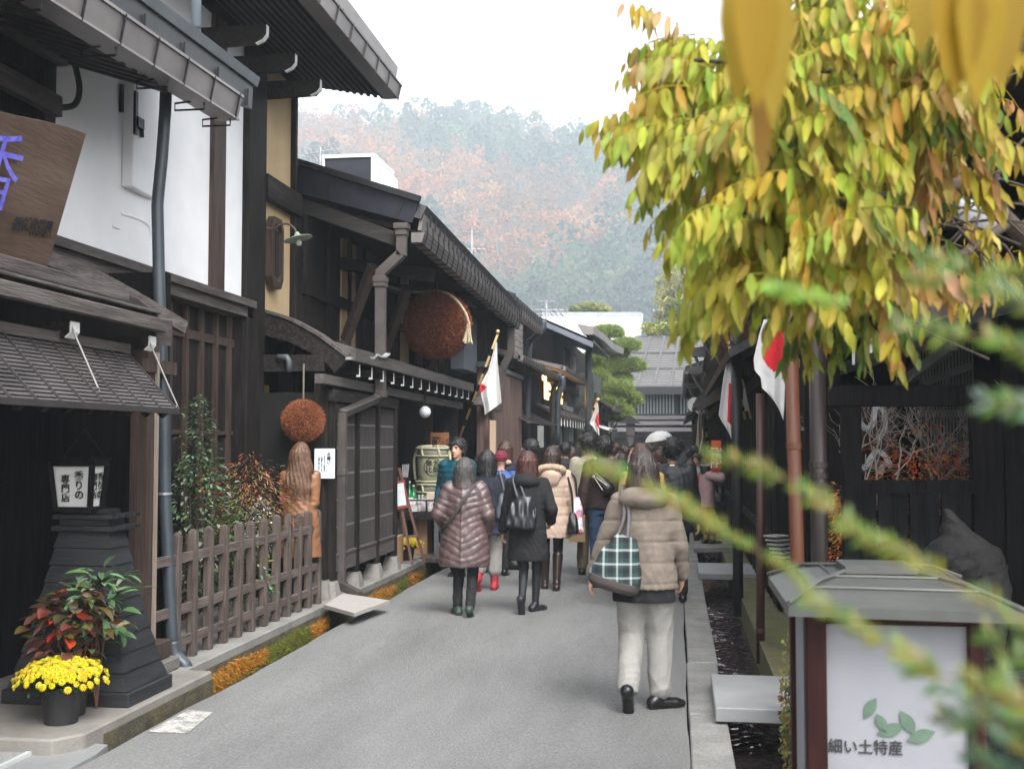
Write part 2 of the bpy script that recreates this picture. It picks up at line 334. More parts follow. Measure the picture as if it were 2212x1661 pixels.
# left raised pavement, its mossy channel wall and the near stone apron
mb = MB(); mb.box(-9, -3.40, 7.75, 64, -.6, .10); mb.obj('left_pavement', concrete(), kind='structure', bevel=.01)
mb = MB(); a = G(167, 1588, .10); c = G(356, 1498, .10)
mb.prism([(-9, a.y-.1, -.6), (-3.30, a.y-.1, -.6), (-3.20, a.y+.05, -.6), (-3.20, 7.74, -.6), (-9, 7.74, -.6)], (0, 0, .70)); mb.obj('stone_platform', M('pale_stone', (.21, .197, .178), (.15, .14, .125), .85, 3, bump=.3, bscale=50, dirt=.35, dcol=(.15, .14, .12)), kind='structure', bevel=.012)
mb = MB(); mb.prism([(-9, -4, -.5), (-3.085, -4, -.5), (-3.085, 5.9, -.5), (-3.12, 6.1, -.5), (-3.32, 6.13, -.5), (-9, 6.13, -.5)], (0, 0, .515)); mb.obj('apron', M('grey_slab', (.20, .205, .205), (.16, .163, .165), .85, 2, bump=.3, bscale=60, dirt=.3), kind='structure')
mb = MB(); mb.box(-3.42, -3.06, 6.1, 64, -.62, -.40); mb.obj('side_channel', wall_concrete(), kind='structure')
def leafcard(mb, p, L, W, d, nrm, col):
    d = Vector(d).normalized(); s = d.cross(Vector(nrm))
    if s.length < 1e-3: s = d.cross(Vector((.3, .8, .5)))
    s.normalize(); q = Vector(p); u = s.cross(d).normalized()
    mb.add([q, q+d*L*.45-s*W/2+u*L*.05, q+d*L*.45+s*W/2+u*L*.05, q+d*L], [(0, 1, 3), (0, 3, 2)], col)
def tuft(y0, y1, X, n, name, label):
    mb = MB()
    for i in range(n):
        y = random.uniform(y0, y1); z = random.triangular(-.28, .045-.05*abs(math.sin(y*2.2)), -.03); t = (z+.28)/.31
        cl = random.random(); patch = .5+.5*math.sin(y*3.1+1.3*math.sin(y*1.7))
        col = (.46, .17, .014) if t > .40+.5*(1-patch)*random.random() and cl < .80 else ((.11, .105, .014) if cl < .75 else (.20, .17, .02))
        if y > y0+.4*(y1-y0) and patch < .3: col = (.13, .15, .018)
        col = tuple(v*random.uniform(.55, 1.15) for v in col)
        leafcard(mb, (X+random.uniform(.0, .05), y, z), random.uniform(.015, .05), random.uniform(.004, .009), (random.uniform(.1, .5), random.uniform(-.3, .3), random.uniform(-1, .6)), (1, 0, .2), col)
    mb.obj(name, M('moss_blades', (1, 1, 1), vcol='raw', rough=.9, bump=0), kind='stuff', label=label, cat='moss')
tuft(7.7, 11.0, -3.40, 9000, 'moss', 'orange and green moss fringing the channel wall below the picket fence')
tuft(12.3, 15.3, -3.40, 4000, 'moss', 'yellow green moss on the channel wall below the lattice bay')
mb = MB(); a = G(275, 1604); mb.prism([(-3.04, 6.43, .006), (-2.80, 6.43, .006), (-2.86, 6.93, .006), (-3.04, 6.98, .006)], (0, 0, .004)); mb.obj('painted_mark', M('worn_paint', (.40, .395, .37), (.19, .19, .185), .88, 11, lo=.42, hi=.60, bump=.4, bscale=80, grain=(60, .25)), kind='structure')
def matting(pts, label):
    r = thing('door_mat', label, 'mat', Vector(pts[0]).lerp(Vector(pts[2]), .5), 'mats on the shop apron')
    m = MB(); m.prism(pts, (0, 0, .012)); m.obj('mat', M('grit_mat', (.17, .17, .17), (.32, .32, .32), .9, 90, lo=.4, hi=.6, bump=.5), r)
    e = MB(); P = [Vector(p)+Vector((0, 0, .008)) for p in pts]
    for i in (1, 2): e.bar(P[i], P[(i+1) % 4]-(P[(i+1) % 4]-P[i]).normalized()*.03, .03, .02)
    e.obj('edging', M('zinc_edge', (.42, .43, .44), (.36, .37, .38), .5, 8, bump=.05), r)
matting([tuple(G(-160, 1600, .016)), tuple(G(-160, 1570, .016)), tuple(G(165, 1578, .016)), tuple(G(88, 1608, .016))], 'grey gritty mat with zinc edging lying nearest the stone platform')
matting([tuple(G(-200, 1690, .016)), tuple(G(-120, 1618, .016)), tuple(G(98, 1612, .016)), tuple(G(-30, 1675, .016))], 'grey gritty mat with zinc edging lying in the bottom left corner')
# slabs that bridge the channels
def slab(name, x0, x1, y0, y1, z, t, mat, label, tilt=0):
    m = MB(); m.hexa([(x0, y0, z-t), (x1, y0, z-t+tilt), (x1, y1, z-t+tilt), (x0, y1, z-t)], [(x0, y0, z), (x1, y0, z+tilt), (x1, y1, z+tilt), (x0, y1, z)]); return m.obj(name, mat, label=label, cat='slab', group='slabs bridging the water channels', bevel=.006)
steel = M('pale_slab', (.27, .274, .278), (.225, .228, .232), .55, 2, bump=.08, dirt=.2)
slab('bridge_slab', .215, 1.05, 7.03, 8.03, .115, .085, steel, 'pale grey slab bridging the channel beside the ivy, nearest the camera')
slab('bridge_slab', .25, 1.02, 14.25, 15.5, .10, .075, steel, 'pale grey slab bridging the right channel midway along')
slab('bridge_slab', .24, 1.05, 17.6, 19.1, .10, .07, concrete(), 'grey slab under the black boots of the pink coat figure', .03)
m = MB(); m.prism([tuple(G(765, 1332, .09)), tuple(G(842, 1304, .09)), tuple(G(740, 1288, .09)), tuple(G(701, 1314, .09))], (0, 0, .035)); m.obj('bridge_slab', M('pale_board', (.36, .335, .315), (.27, .255, .24), .8, 4, HX, .3), label='pale flat slab bridging the left channel by the fence end', cat='slab', group='slabs bridging the water channels')
slab('bridge_slab', -3.48, -2.95, 15.45, 16.9, .12, .07, grey_wood(), 'brown timber slab bridging the left channel before the barrels')
# hill
def hz(X, Y):
    t = min(max((Y-240)/390, 0), 1); top = float(np.interp(X, [-550, -206, -91, -40, 4, 104, 520], [182, 168, 158, 148, 135, 112, 78]))+3*math.sin(X*.05+1)
    return -.6+max(top, 20)*(t*t*(3-2*t))**.8+3*math.sin(X*.055)*math.sin(Y*.035)*t
mb = MB(); mb.sheet([[(-540+29*i, 235+21*j, hz(-540+29*i, 235+21*j)) for j in range(36)] for i in range(38)]); mb.obj('hill', M('hill_earth', (.06, .05, .035), (.045, .045, .03), .95, .05, bump=.2), kind='structure', smooth=True)
# ================================================================ left row: incense shop
b = thing('incense_shop', 'dark timber incense shop with a white plastered upper wall and slatted awning', 'building', (-4.5, 7.5, .1))
XW = -4.30
yw = V(95, 200, XW).y; ye = V(540, 300, XW).y; yp0 = V(452, 400, XW).y; yp1 = V(478, 400, XW).y
m = MB(); m.box(XW-.25, XW, yw, yp0, 3.12, 5.7); m.box(XW-.25, XW-.01, yp1, ye, 3.0, 5.7); m.obj('plaster_wall', white_plaster(), b)
m = MB(); m.box(XW-.2, XW+.045, yp0, yp1, 3.02, 5.7); m.obj('post', brown_wood(), b)
m = MB(); m.box(-6, XW+.03, 5.0, yw, 3.1, 3.75); m.box(-6, XW+.05, 5.0, yw, 4.15, 4.25); m.box(-6, XW-.05, 5.0, yw-.1, 3.76, 4.14); m.box(-6, XW+.09, yw-.14, yw, 3.12, 4.9); m.box(-6, XW+.02, 5.0, yw-.15, 4.26, 5.2); m.obj('timber_wall', dark_wood(), b)
m = MB(); m.bar((XW+.12, 5, 3.97), (XW+.12, yw-.02, 3.97), .06, .14); m.bar((XW+.1, 5, 4.32), (XW+.12, yw+.03, 4.32), .08, .1); m.obj('rail', grey_wood(), b)
m = MB(); m.tube(smooth_path([(XW+.1, yw+.02, 3.98), (XW+.17, yw+.10, 4.02), (XW+.19, yw+.13, 4.14), (XW+.17, yw+.10, 4.3)], 4), .022, 8); m.obj('iron_hook', iron(), b)
# plaster shutter, latch and relief lines
sy0 = V(263, 300, XW).y; sy1 = V(327, 300, XW).y; s0 = V(263, 403, XW).z; s1 = 5.3
sh = MB(); sh.hexa([(XW+.002, sy0, s0), (XW+.09, sy0+.02, s0), (XW+.045, sy1, s0), (XW+.002, sy1, s0)], [(XW+.002, sy0, s1), (XW+.09, sy0+.02, s1), (XW+.045, sy1, s1), (XW+.002, sy1, s1)])
sh = sh.obj('shutter', white_plaster(), b, bevel=.008)
m = MB(); yl = V(287, 250, XW+.07).y; zt = V(287, 198, XW+.07).z; zb = V(287, 292, XW+.07).z
m.box(XW+.07, XW+.105, yl-.02, yl+.02, zb, zt); m.box(XW+.07, XW+.12, yl-.0, yl+.10, zt-.28, zt-.20); m.tube([(XW+.1, yl+.09, zt-.2), (XW+.1, yl+.1, zt-.34)], .018, 6); m.obj('latch', iron(), sh)
m = MB(); yl = V(258, 230, XW).y; m.box(XW+.002, XW+.03, yl-.015, yl+.015, V(258, 243, XW).z, V(258, 183, XW).z); m.box(XW+.002, XW+.028, sy1-.02, sy1+.03, V(325, 373, XW).z, V(325, 350, XW).z); m.objs('hinge', iron(), b)
m = MB(); m.tube(smooth_path([V(262, 462, XW), V(300, 474, XW), V(318, 486, XW), V(324, 500, XW), V(325, 525, XW)], 5), .012, 5); m.tube([V(242, 489, XW), V(257, 493, XW)], .012, 5); m.objs('relief_moulding', white_plaster(), b)
# sill board below the plaster, boarded wall with battens below
m = MB(); m.box(XW-.2, XW+.10, 6.5, ye-.02, 3.03, 3.10); m.box(XW-.2, XW+.06, 6.5, ye-.02, 2.93, 3.028); m.obj('sill_board', grey_wood(), b)
m = MB(); m.box(XW-.35, XW-.10, 8.1, ye, .1, 2.92); m.obj('boarded_wall', dark_wood(), b)
m = MB()
for i in range(9): y = 8.5+i*.34; m.box(XW-.10, XW-.055, y, y+.05, .1, 2.92)
m.box(XW-.0999, XW-.075, 8.2, ye, 1.75, 1.79); m.box(XW-.0998, XW-.072, 8.2, ye, 2.62, 2.70); m.objs('batten', brown_wood(), b)
# roof edge: soffit, gutter, fascia, flashing
def ext(p, q, k): return p+(p-q)*k
g0 = V(102, 0, -3.3); g1 = V(514, 261, -3.3); u1 = V(535, 219.5, -3.27); u0 = Vector((-3.27, g0.y, V(227, 0, -3.27).z)); u0.z = u1.z-(g1.z-g0.z)
g0, u0 = ext(g0, g1, .9), ext(u0, u1, .9)
def gut(p, q, h, wd, name='gutter', mat=None, parent=None, side=-1):
    m = MB(); o = Vector((side*wd, 0, 0)); up = Vector((-side*.035, 0, h)); ui = Vector((side*wd, 0, h))
    m.hexa([p, q, q+o, p+o], [p+up, q+up, q+ui, p+ui]); lip = MB()
    return m.obj(name, mat or gutter_metal(), parent, bevel=.004)
gh = u1.z-g1.z; gu = gut(g0, g1, gh, .17, parent=b)
m = MB(); o = Vector((.036, 0, gh))
m.bar(g0+o, g1+o, .022, .02); m.bar(g0+Vector((.004, 0, .006)), g1+Vector((.004, 0, .006)), .02, .016); m.obj('gutter_rim', gutter_metal(), gu)
m = MB()
N = 13
for i in range(N):
    t = 1-(.02+i*.088) if i else .985
    p = lerp(g0, g1, t); m.bar(p+Vector((.008, 0, -.005)), p+Vector((.046, 0, gh+.004)), .012, .012, (0, 1, 0))
m.objs('gutter_clip', iron(), gu)
m = MB()
for t in (.47, .63, .77, .885, .98):
    p = lerp(g0, g1, t)+Vector((-.02, 0, -.01)); q = p+Vector((-.22, .0, -.0)); m.tube([p, p+Vector((0, 0, -.05)), q+Vector((0, 0, -.05)), q, p+Vector((-.1, 0, .01))], .008, 5)
m.objs('gutter_hook', iron(), gu)
f1 = V(553, 172, -3.30); f0_ = f1-(g1-g0)+Vector((0, .0, 0)); f0_.x = -3.30
m = MB(); m.hexa([u0+Vector((-.05, 0, .004)), u1+Vector((-.05, .22, .004)), u1+Vector((-.6, .22, .15)), u0+Vector((-.6, 0, .15))], [f0_+Vector((-.02, 0, 0)), f1+Vector((-.02, 0, 0)), f1+Vector((-.6, 0, .2)), f0_+Vector((-.6, 0, .2))]); m.obj('fascia', dark_metal(), b)
m = MB(); m.hexa([f0_+Vector((0, 0, -.05)), f1+Vector((0, .04, -.05)), f1+Vector((-.03, .04, -.05)), f0_+Vector((-.03, 0, -.05))], [f0_+Vector((.02, 0, .025)), f1+Vector((.02, .04, .025)), f1+Vector((-1.2, .04, .42)), f0_+Vector((-1.2, 0, .42))]); m.obj('roof_flashing', M('flashing', (.10, .11, .12), (.14, .15, .16), .35, 3, bump=.03, metal=.5), b)
m = MB()
for i in range(7):
    p = lerp(u0, u1, 1-i*.11)+Vector((-.04, .1, .0)); m.bar(p, p+Vector((.005, 0, .13)), .015, .02, (0, 1, 0))
m.objs('roof_seam', dark_metal(), b)
yv = V(345, 185, -3.5).y; zs0 = V(345, 185, -3.5).z; zs1 = V(125, 123, -4.3).z; sl_ = (zs1-zs0)/.8
def zs(X): return zs0+(-3.5-X)*sl_
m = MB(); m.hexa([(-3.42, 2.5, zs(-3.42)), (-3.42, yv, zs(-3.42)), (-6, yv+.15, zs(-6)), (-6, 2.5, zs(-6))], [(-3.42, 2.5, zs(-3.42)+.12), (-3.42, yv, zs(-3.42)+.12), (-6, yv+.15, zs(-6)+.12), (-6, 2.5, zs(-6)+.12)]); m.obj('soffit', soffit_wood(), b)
m = MB()
for i in range(34):
    y = yv-.03-i*.15; m.bar((-3.44, y, zs(-3.44)-.022), (-5.6, y+.1, zs(-5.6)-.022), .05, .04)
m.obj('rafter', M('rafter_wood', (.022, .020, .021), (.04, .036, .038), .7, 3, HX, .3), b)
# downpipe
def DD(pts, Y): return [D(x, y, Y) for x, y in pts]
dp = MB(); dp.tube(DD([(359, 180), (357, 240), (350, 340), (341, 430), (340, 445), (344, 629), (353.6, 907), (356, 1070), (371, 1373), (374, 1395)], 7.88), .044, 14); dp.tube(smooth_path(DD([(373, 1385), (377, 1412), (390, 1428), (401, 1440), (402, 1467)], 7.88), 4), .05, 14)
dp = dp.obj('downpipe', pipe_blue(), b, smooth=True)
m = MB()
for x, y in ((356, 1068), (369, 1400)):
    p = D(x, y-2, 7.88); m.lathe([(.052, -.008), (.052, .008)], p, 14); m.bar(p, p+Vector((-.15, 0, 0)), .012, .01)
m.obj('pipe_band', M('zinc', (.4, .4, .41), (.3, .3, .31), .4, 5, bump=0, metal=.6), dp)
# pent eave over the shop front
pa = Vector((-3.4, 3.0, 2.47)); pb = Vector((-3.4, V(351, 702, -3.4).y, 2.455))
m = MB(); m.bar(pa, pb, .06, .085); m.bar(pa+Vector((-.14, 0, .17)), pb+Vector((-.14, -.25, .17)), .06, .08); m.bar(pa+Vector((-.1, 0, .085)), pb+Vector((-.1, -.02, .085)), .2, .02); m.obj('eave_board', grey_wood(), b, bevel=.006)
m = MB(); m.hexa([pa+Vector((-.02, 0, .06)), pb+Vector((-.02, 0, .06)), pb+Vector((-1.0, 0, .5)), pa+Vector((-1.0, 0, .5))], [pa+Vector((-.17, 0, .18)), pb+Vector((-.17, 0, .18)), pb+Vector((-1.0, 0, .56)), pa+Vector((-1.0, 0, .56))]); m.obj('pent_roof', dark_wood(), b)
m = MB(); P = smooth_path([V(70, 548, -3.9), V(200, 597, -3.75), V(300, 650, -3.6), V(398, 708, -3.45)], 4)
for i in range(len(P)-1): m.bar(P[i], P[i+1], .05, .09)
m.bar(V(355, 690, -3.42), V(352, 745, -3.45), .10, .05); m.obj('verge_board', grey_wood(), b)
for t in (147, 317):
    p = V(t+3, 735 if t > 200 else 705, -3.46); m = MB(); m.prism([p+Vector((-.6, 0, .03)), p+Vector((0, 0, .03)), p+Vector((.0, 0, -.035)), p+Vector((-.03, 0, -.06)), p+Vector((-.6, 0, -.075))], (0, .1, 0)); rf = m.obj('bracket_arm', dark_beam(), b)
    e = MB(); e.prism([p+Vector((.004, .002, .03)), p+Vector((.010, .002, .03)), p+Vector((.010, .002, -.03)), p+Vector((-.02, .002, -.065)), p+Vector((-.03, .002, -.065))], (0, .096, 0)); e.obj('white_tip', white_paint(), rf)
# slatted awning on rods
at1 = V(270, 764, -3.56); at0 = Vector((-3.56, 3.2, at1.z)); ab1 = V(386, 891, -3.2); ab0 = Vector((-3.2, 3.2, ab1.z+.0))
ab1.y = at1.y+.0; sd = (ab1-at1); nrm = Vector((-sd.z, 0, sd.x)).normalized()
if nrm.z < 0: nrm = -nrm
aw = MB(); aw.hexa([at0, at1, ab1, ab0], [at0+nrm*.008, at1+nrm*.008, ab1+nrm*.008, ab0+nrm*.008])
K = 17
for i in range(K):
    p = at0+sd*((i+.35)/K); q = at1+sd*((i+.35)/K); dz = nrm*.013; aw.bar(p+dz, q+dz, .018, .012, nrm)
aw = aw.obj('awning', M('awning_wood', (.034, .029, .029), (.080, .072, .073), .6, 2.5, (3, .8, 3), .3, 12, dirt=.5, dscale=2.2, dcol=(.08, .06, .058)), b)
m = MB(); LL = at1.y-at0.y
for i in range(20):
    y = at1.y-.02-i*.235; m.bar(Vector((at1.x, y, at1.z))+nrm*.02, Vector((ab1.x, y, ab1.z))+nrm*.02, .018, .014, nrm)
m.bar(ab0+nrm*.01, ab1+nrm*.01, .03, .035); m.obj('awning_batten', M('awning_batten', (.014, .012, .012), (.03, .026, .026), .7, 3, bump=.1), aw)
m = MB()
for i in range(20): y = at1.y-.10-i*.235; m.bar(Vector((at1.x, y, at1.z))-nrm*.03, Vector((ab1.x-.01, y, ab1.z))-nrm*.03, .05, .05, nrm)
m.obj('awning_rafter', dark_wood(), aw)
m = MB(); m.bar(at0+Vector((0, 0, .03)), at1+Vector((0, 0, .03)), .08, .06); m.obj('ledger', grey_wood(), b)
for a, c in (((152, 700), (219, 855)), ((321, 735), (383, 876))):
    p = V(a[0], a[1], -3.46); q = V(c[0], c[1], -3.27); m = MB(); m.tube([p, q], .006, 6); m.tube([q+Vector((0, .02*math.cos(k*.6), -.02+.02*math.sin(k*.6))) for k in range(11)], .005, 5); m.obj('tie_rod', M('rod', (.22, .21, .2), (.16, .15, .15), .5, 5, bump=0, metal=.5), b)
# shop front
y0 = V(312, 900, -3.6).y; m = MB(); m.box(-3.70, -3.58, y0, y0+.17, .32, 2.35); m.obj('pillar', brown_wood(), b)
m = MB(); m.box(-3.575, -3.555, y0+.10, y0+.13, .32, 2.3); m.obj('pillar_strip', M('strip_wood', (.2, .16, .13), (.26, .21, .17), .7, 4, VZ, .2), b)
m = MB(); m.box(-3.74, -3.50, y0-.05, y0+.26, .19, .315); m.obj('pillar_block', brown_wood(), b, bevel=.01)
m = MB(); m.box(-3.76, -3.46, y0-.02, y0+.32, .1, .188); m.obj('pillar_stone', wall_concrete(), b, bevel=.01)
m = MB(); m.box(-3.64, -3.56, y0-.12, y0+.42, 2.16, 2.25); m.obj('beam_end', brown_wood(), b)
m = MB(); m.box(-4.6, -4.5, 3, 8.2, .1, 3.05); m.box(-4.5, -3.71, 8.02, 8.10, .1, 2.93); m.obj('shop_wall', black_wood(), b)
m = MB()
for i in range(26): y = 5.2+i*.07; m.box(-4.49, -4.46, y, y+.022, .3, 2.0)
m.box(-4.495, -4.455, 5.1, 7.1, .95, 1.0); m.box(-4.495, -4.455, 5.1, 7.1, 1.5, 1.55); m.obj('slat_screen', brown_wood(), b)
# big carved signboard
sg = thing('signboard', 'broad brown wooden signboard with blue brushed characters above the awning', 'sign', V(60, 575, -3.7))
TR = V(186, 291, -3.46); BR = V(101, 583, -3.74); TL = V(-230, 168, -3.46); BL = V(-230, 478, -3.74); TL.y -= .0; th = Vector((-.05, 0, .015))
m = MB(); P = []
for i in range(9):
    t = i/8; P.append([lerp(lerp(BL, BR, t), lerp(TL, TR, t), s)+Vector((0, 0, .012*math.sin(t*9)*s)) for s in (0, .25, .5, .75, 1)])
m.sheet(P, th); bd = m.obj('board', M('sign_wood', (.070, .042, .028), (.150, .10, .072), .65, 1.6, (1.6, .5, 4), .25, 14, dirt=.5, dscale=2.5, dcol=(.07, .045, .03)), sg)
xd = (TR-TL).normalized(); ydv = (TR-BR).normalized(); nn = xd.cross(ydv); of = nn*.004
blue = M('blue_lacquer', (.10, .09, .52), (.22, .20, .72), .5, 25, bump=.2)
c1 = V(14, 350, -3.55)+of; text('香', .46, blue, sg, V(-12, 382, -3.56)+of, xd, ydv, -.004); text('木', .20, blue, sg, V(30, 345, -3.53)+of*1.3, xd, ydv, .02) if False else None
text('香舗', .085, ink(), sg, V(47, 486, -3.655)+of, xd, ydv, .03); text('能登屋', .105, ink(), sg, V(88, 495, -3.66)+of, xd, ydv, .03, sx=.72)
m = MB(); p = V(95, 585, -3.75); m.box(-3.86, -3.68, p.y-1.4, p.y+.06, p.z-.12, p.z-.012); m.obj('cradle', brown_wood(), sg)
# clapboard pillar lantern
pl = thing('pillar_lantern', 'tapered black clapboard pillar with white lettered lamp box on top', 'lantern', G(200, 1510, .1))
fr = G(272, 1526, .102); br_ = G(342, 1494, .102); cxp = -3.79; wd = .76; dpt = .55
x1 = fr.x; y1 = fr.y; ztop = D(245, 1152, y1).z
m = MB(); Kc = 9
def ring(t):
    e = .215*t**.95+.012*math.sin(math.pi*t); return [(x1-wd+e, y1+e*.8), (x1-e, y1+e*.8), (x1-e, y1+dpt-e*.8), (x1-wd+e, y1+dpt-e*.8)]
for i in range(Kc):
    a, c = i/Kc, (i+1)/Kc; za = lerp(.19, ztop, a); zc = lerp(.19, ztop, c)-.004
    A = [(p[0]+s*.007, p[1]+u*.007, za) for p, s, u in zip(ring(a), (-1, 1, 1, -1), (-1, -1, 1, 1))]; B = [(p[0], p[1], zc) for p in ring(c)]; m.hexa(A, B)
clap = M('clapboard', (.010, .0105, .012), (.020, .021, .024), .55, 3, (1, 1, 8), .2, 12, dirt=.3)
m.obj('clapboard_base', clap, pl)
m = MB(); R = ring(0); m.box(R[0][0]-.03, R[1][0]+.03, R[0][1]-.03, R[2][1]+.03, .101, .186); m.obj('plinth', clap, pl, bevel=.006)
m = MB(); R = ring(1)
for k, (e, za, zb) in enumerate(((.035, 0, .03), (.0, .034, .07), (.03, .074, .10), (-.02, .104, .13))): m.box(R[0][0]-e, R[1][0]+e, R[0][1]-e, R[2][1]+e, ztop+za, ztop+zb)
for i in range(5):
    for j in range(2): m.box(R[1][0]-.02, R[1][0]+.045, R[0][1]+.02+i*.07, R[0][1]+.05+i*.07, ztop+.002+j*.075, ztop+.026+j*.075)
m.obj('corbel', clap, pl)
lz0 = ztop+.135; fx = [D(100, 1095, y1+.1).x, D(204, 1095, y1+.1).x]; lz1 = D(150, 1002, y1+.1).z; yy = y1+.1
m = MB(); sx = .018
cx0, cx1 = fx[0]+.02, fx[1]-.02
def frame(a, c): m.bar(a, c, .03, .03)
B4 = [(cx0+.03, yy+.02, lz0), (cx1-.02, yy+.02, lz0), (cx1-.02, yy+.17, lz0), (cx0+.03, yy+.17, lz0)]; T4 = [(cx0, yy, lz1), (cx1, yy, lz1), (cx1, yy+.19, lz1), (cx0, yy+.19, lz1)]
for i in range(4): frame(B4[i], T4[i]); frame(B4[i], B4[(i+1) % 4]); frame(T4[i], T4[(i+1) % 4])
m.box(cx0-.02, cx1+.02, yy-.02, yy+.21, lz1+.016, lz1+.04); lf = m.obj('lamp_frame', black_wood(), pl)
m = MB(); m.hexa([(cx0+.035, yy+.03, lz0+.015), (cx1-.035, yy+.03, lz0+.015), (cx1-.035, yy+.165, lz0+.015), (cx0+.035, yy+.165, lz0+.015)], [(cx0+.01, yy+.012, lz1-.012), (cx1-.012, yy+.012, lz1-.012), (cx1-.012, yy+.182, lz1-.012), (cx0+.01, yy+.182, lz1-.012)]); m.obj('lamp_panel', M('lamp_paper', (.66, .66, .64), (.6, .6, .58), .7, 4, bump=.03), pl)
cxm = (cx0+cx1)/2; zc = (lz0+lz1)/2
text('香\nり\nの', .062, ink(), pl, (cxm+.05, yy+.008, zc+.005), (1, 0, 0), (0, -.06, 1), .02, space=.95); text('専\n門\n店', .058, ink(), pl, (cxm-.04, yy+.010, zc-.015), (1, 0, 0), (0, -.06, 1), .02, space=.98)
text('香\nり\nの', .058, ink(), pl, (cx1-.014, yy+.13, zc), (0, 1, 0), (.06, 0, 1), .02, space=.95); text('専\n門\n店', .055, ink(), pl, (cx1-.014, yy+.065, zc), (0, 1, 0), (.06, 0, 1), .02, space=.95)
m = MB(); tp = Vector((cxm, yy+.16, lz1+.22)); m.tube([(cx0, yy+.16, lz1+.04), tp, (cx1, yy+.16, lz1+.04)], .004, 5); m.tube([tp, tp+Vector((0, 0, .5))], .004, 5); m.obj('hanging_wire', iron(), pl)
# ================================================================ tall ochre townhouse
b = thing('ochre_townhouse', 'tall townhouse with ochre plaster strip, hexagonal window and overhanging eaves', 'building', (-4.6, 12.3, .1))
q0 = V(536, 400, XW+.05).y; q1 = V(574, 400, XW+.05).y; q2 = V(631, 400, XW).y; q3 = V(641, 400, XW+.03).y
m = MB(); m.box(XW-.3, XW+.06, q0, q1, .1, 5.75); m.box(XW-.15, XW+.04, q2, q3, 2.2, 5.75); m.objs('post', dark_wood(), b, bevel=.008)
m = MB(); m.box(XW-.2, XW-.02, q1, q2, 2.85, 5.75); m.obj('plaster_wall', ochre_plaster(), b)
m = MB(); z0 = V(590, 408, XW+.03).z; m.bar((XW+.04, q1-.02, z0-.03), (XW+.04, q3+.04, z0-.03), .09, .25); m.obj('cross_beam', dark_beam(), b)
cy = V(591, 547, XW+.02).y; cz = V(591, 547, XW+.02).z; hw = .17; hh = .36
m = MB()
hexo = lambda s, t: [(XW+.0, cy-hw*s, cz-hh*t*.72), (XW, cy-hw*s*.62, cz-hh*t), (XW, cy+hw*s*.62, cz-hh*t), (XW, cy+hw*s, cz-hh*t*.72), (XW, cy+hw*s, cz+hh*t*.72), (XW, cy+hw*s*.62, cz+hh*t), (XW, cy-hw*s*.62, cz+hh*t), (XW, cy-hw*s, cz+hh*t*.72)]
O = [Vector(p) for p in hexo(1.1, 1.05)]; I = [Vector(p) for p in hexo(.82, .86)]
for i in range(8):
    j = (i+1) % 8; m.hexa([O[i], O[j], I[j], I[i]], [O[i]+Vector((.07, 0, 0)), O[j]+Vector((.07, 0, 0)), I[j]+Vector((.07, 0, 0)), I[i]+Vector((.07, 0, 0))])
wn = m.obj('hexagonal_window', brown_wood(), b)
m = MB(); m.prism(I, (.03, 0, 0)); m.obj('board', M('window_board', (.045, .03, .024), (.07, .05, .04), .7, 4, VZ, .4), wn)
m = MB()
for k in (-.06, .02, .09): m.box(XW+.03, XW+.045, cy+k-.006, cy+k+.006, cz-hh*.7, cz+hh*.7)
m.objs('bar', dark_wood(), wn)
# roof of the townhouse
YE = 13.05; GX = -3.2; gz = D(825, 216, YE).z
gu = gut(Vector((GX, 7.2, gz-.03)), Vector((GX, YE, gz)), .15, .17, parent=b)
m = MB()
for i in range(11): y = YE-.05-i*.5; m.bar((GX+.006, y, gz-.03), (GX+.045, y, gz+.15), .014, .014, (0, 1, 0))
m.bar((GX+.036, 7.2, gz+.12), (GX+.036, YE, gz+.15), .022, .02); m.objs('gutter_clip', pipe_brown(), gu)
m = MB(); zr = D(843, 152, YE).z; m.hexa([(GX-.06, 7.2, gz+.152), (GX-.06, YE+.05, gz+.152), (GX-.5, YE+.05, gz+.30), (GX-.5, 7.2, gz+.30)], [(GX-.02, 7.2, zr+.05), (GX-.02, YE+.06, zr+.05), (-7, YE+.06, zr+1.25), (-7, 7.2, zr+1.25)]); m.obj('roof', gutter_metal(), b)
m = MB()
for i in range(12): y = YE-.2-i*.48; m.bar((GX-.055, y, gz+.17), (GX-.045, y, zr+.02), .02, .02, (0, 1, 0))
m.objs('roof_seam', dark_metal(), b)
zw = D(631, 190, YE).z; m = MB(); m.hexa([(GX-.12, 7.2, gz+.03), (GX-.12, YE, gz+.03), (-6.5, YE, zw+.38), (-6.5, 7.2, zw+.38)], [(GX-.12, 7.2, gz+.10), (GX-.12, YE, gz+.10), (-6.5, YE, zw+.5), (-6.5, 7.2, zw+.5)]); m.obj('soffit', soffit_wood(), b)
m = MB()
for i in range(12):
    x = GX-.18-i*.085; z = lerp(gz+.03, zw+.06, (i*.085)/1.05)-.012; m.bar((x, 7.2, z), (x, YE-.02, z), .035, .03)
m.obj('soffit_batten', M('rafter_wood', (.022, .020, .021), (.04, .036, .038), .7, 3, HX, .3), b)
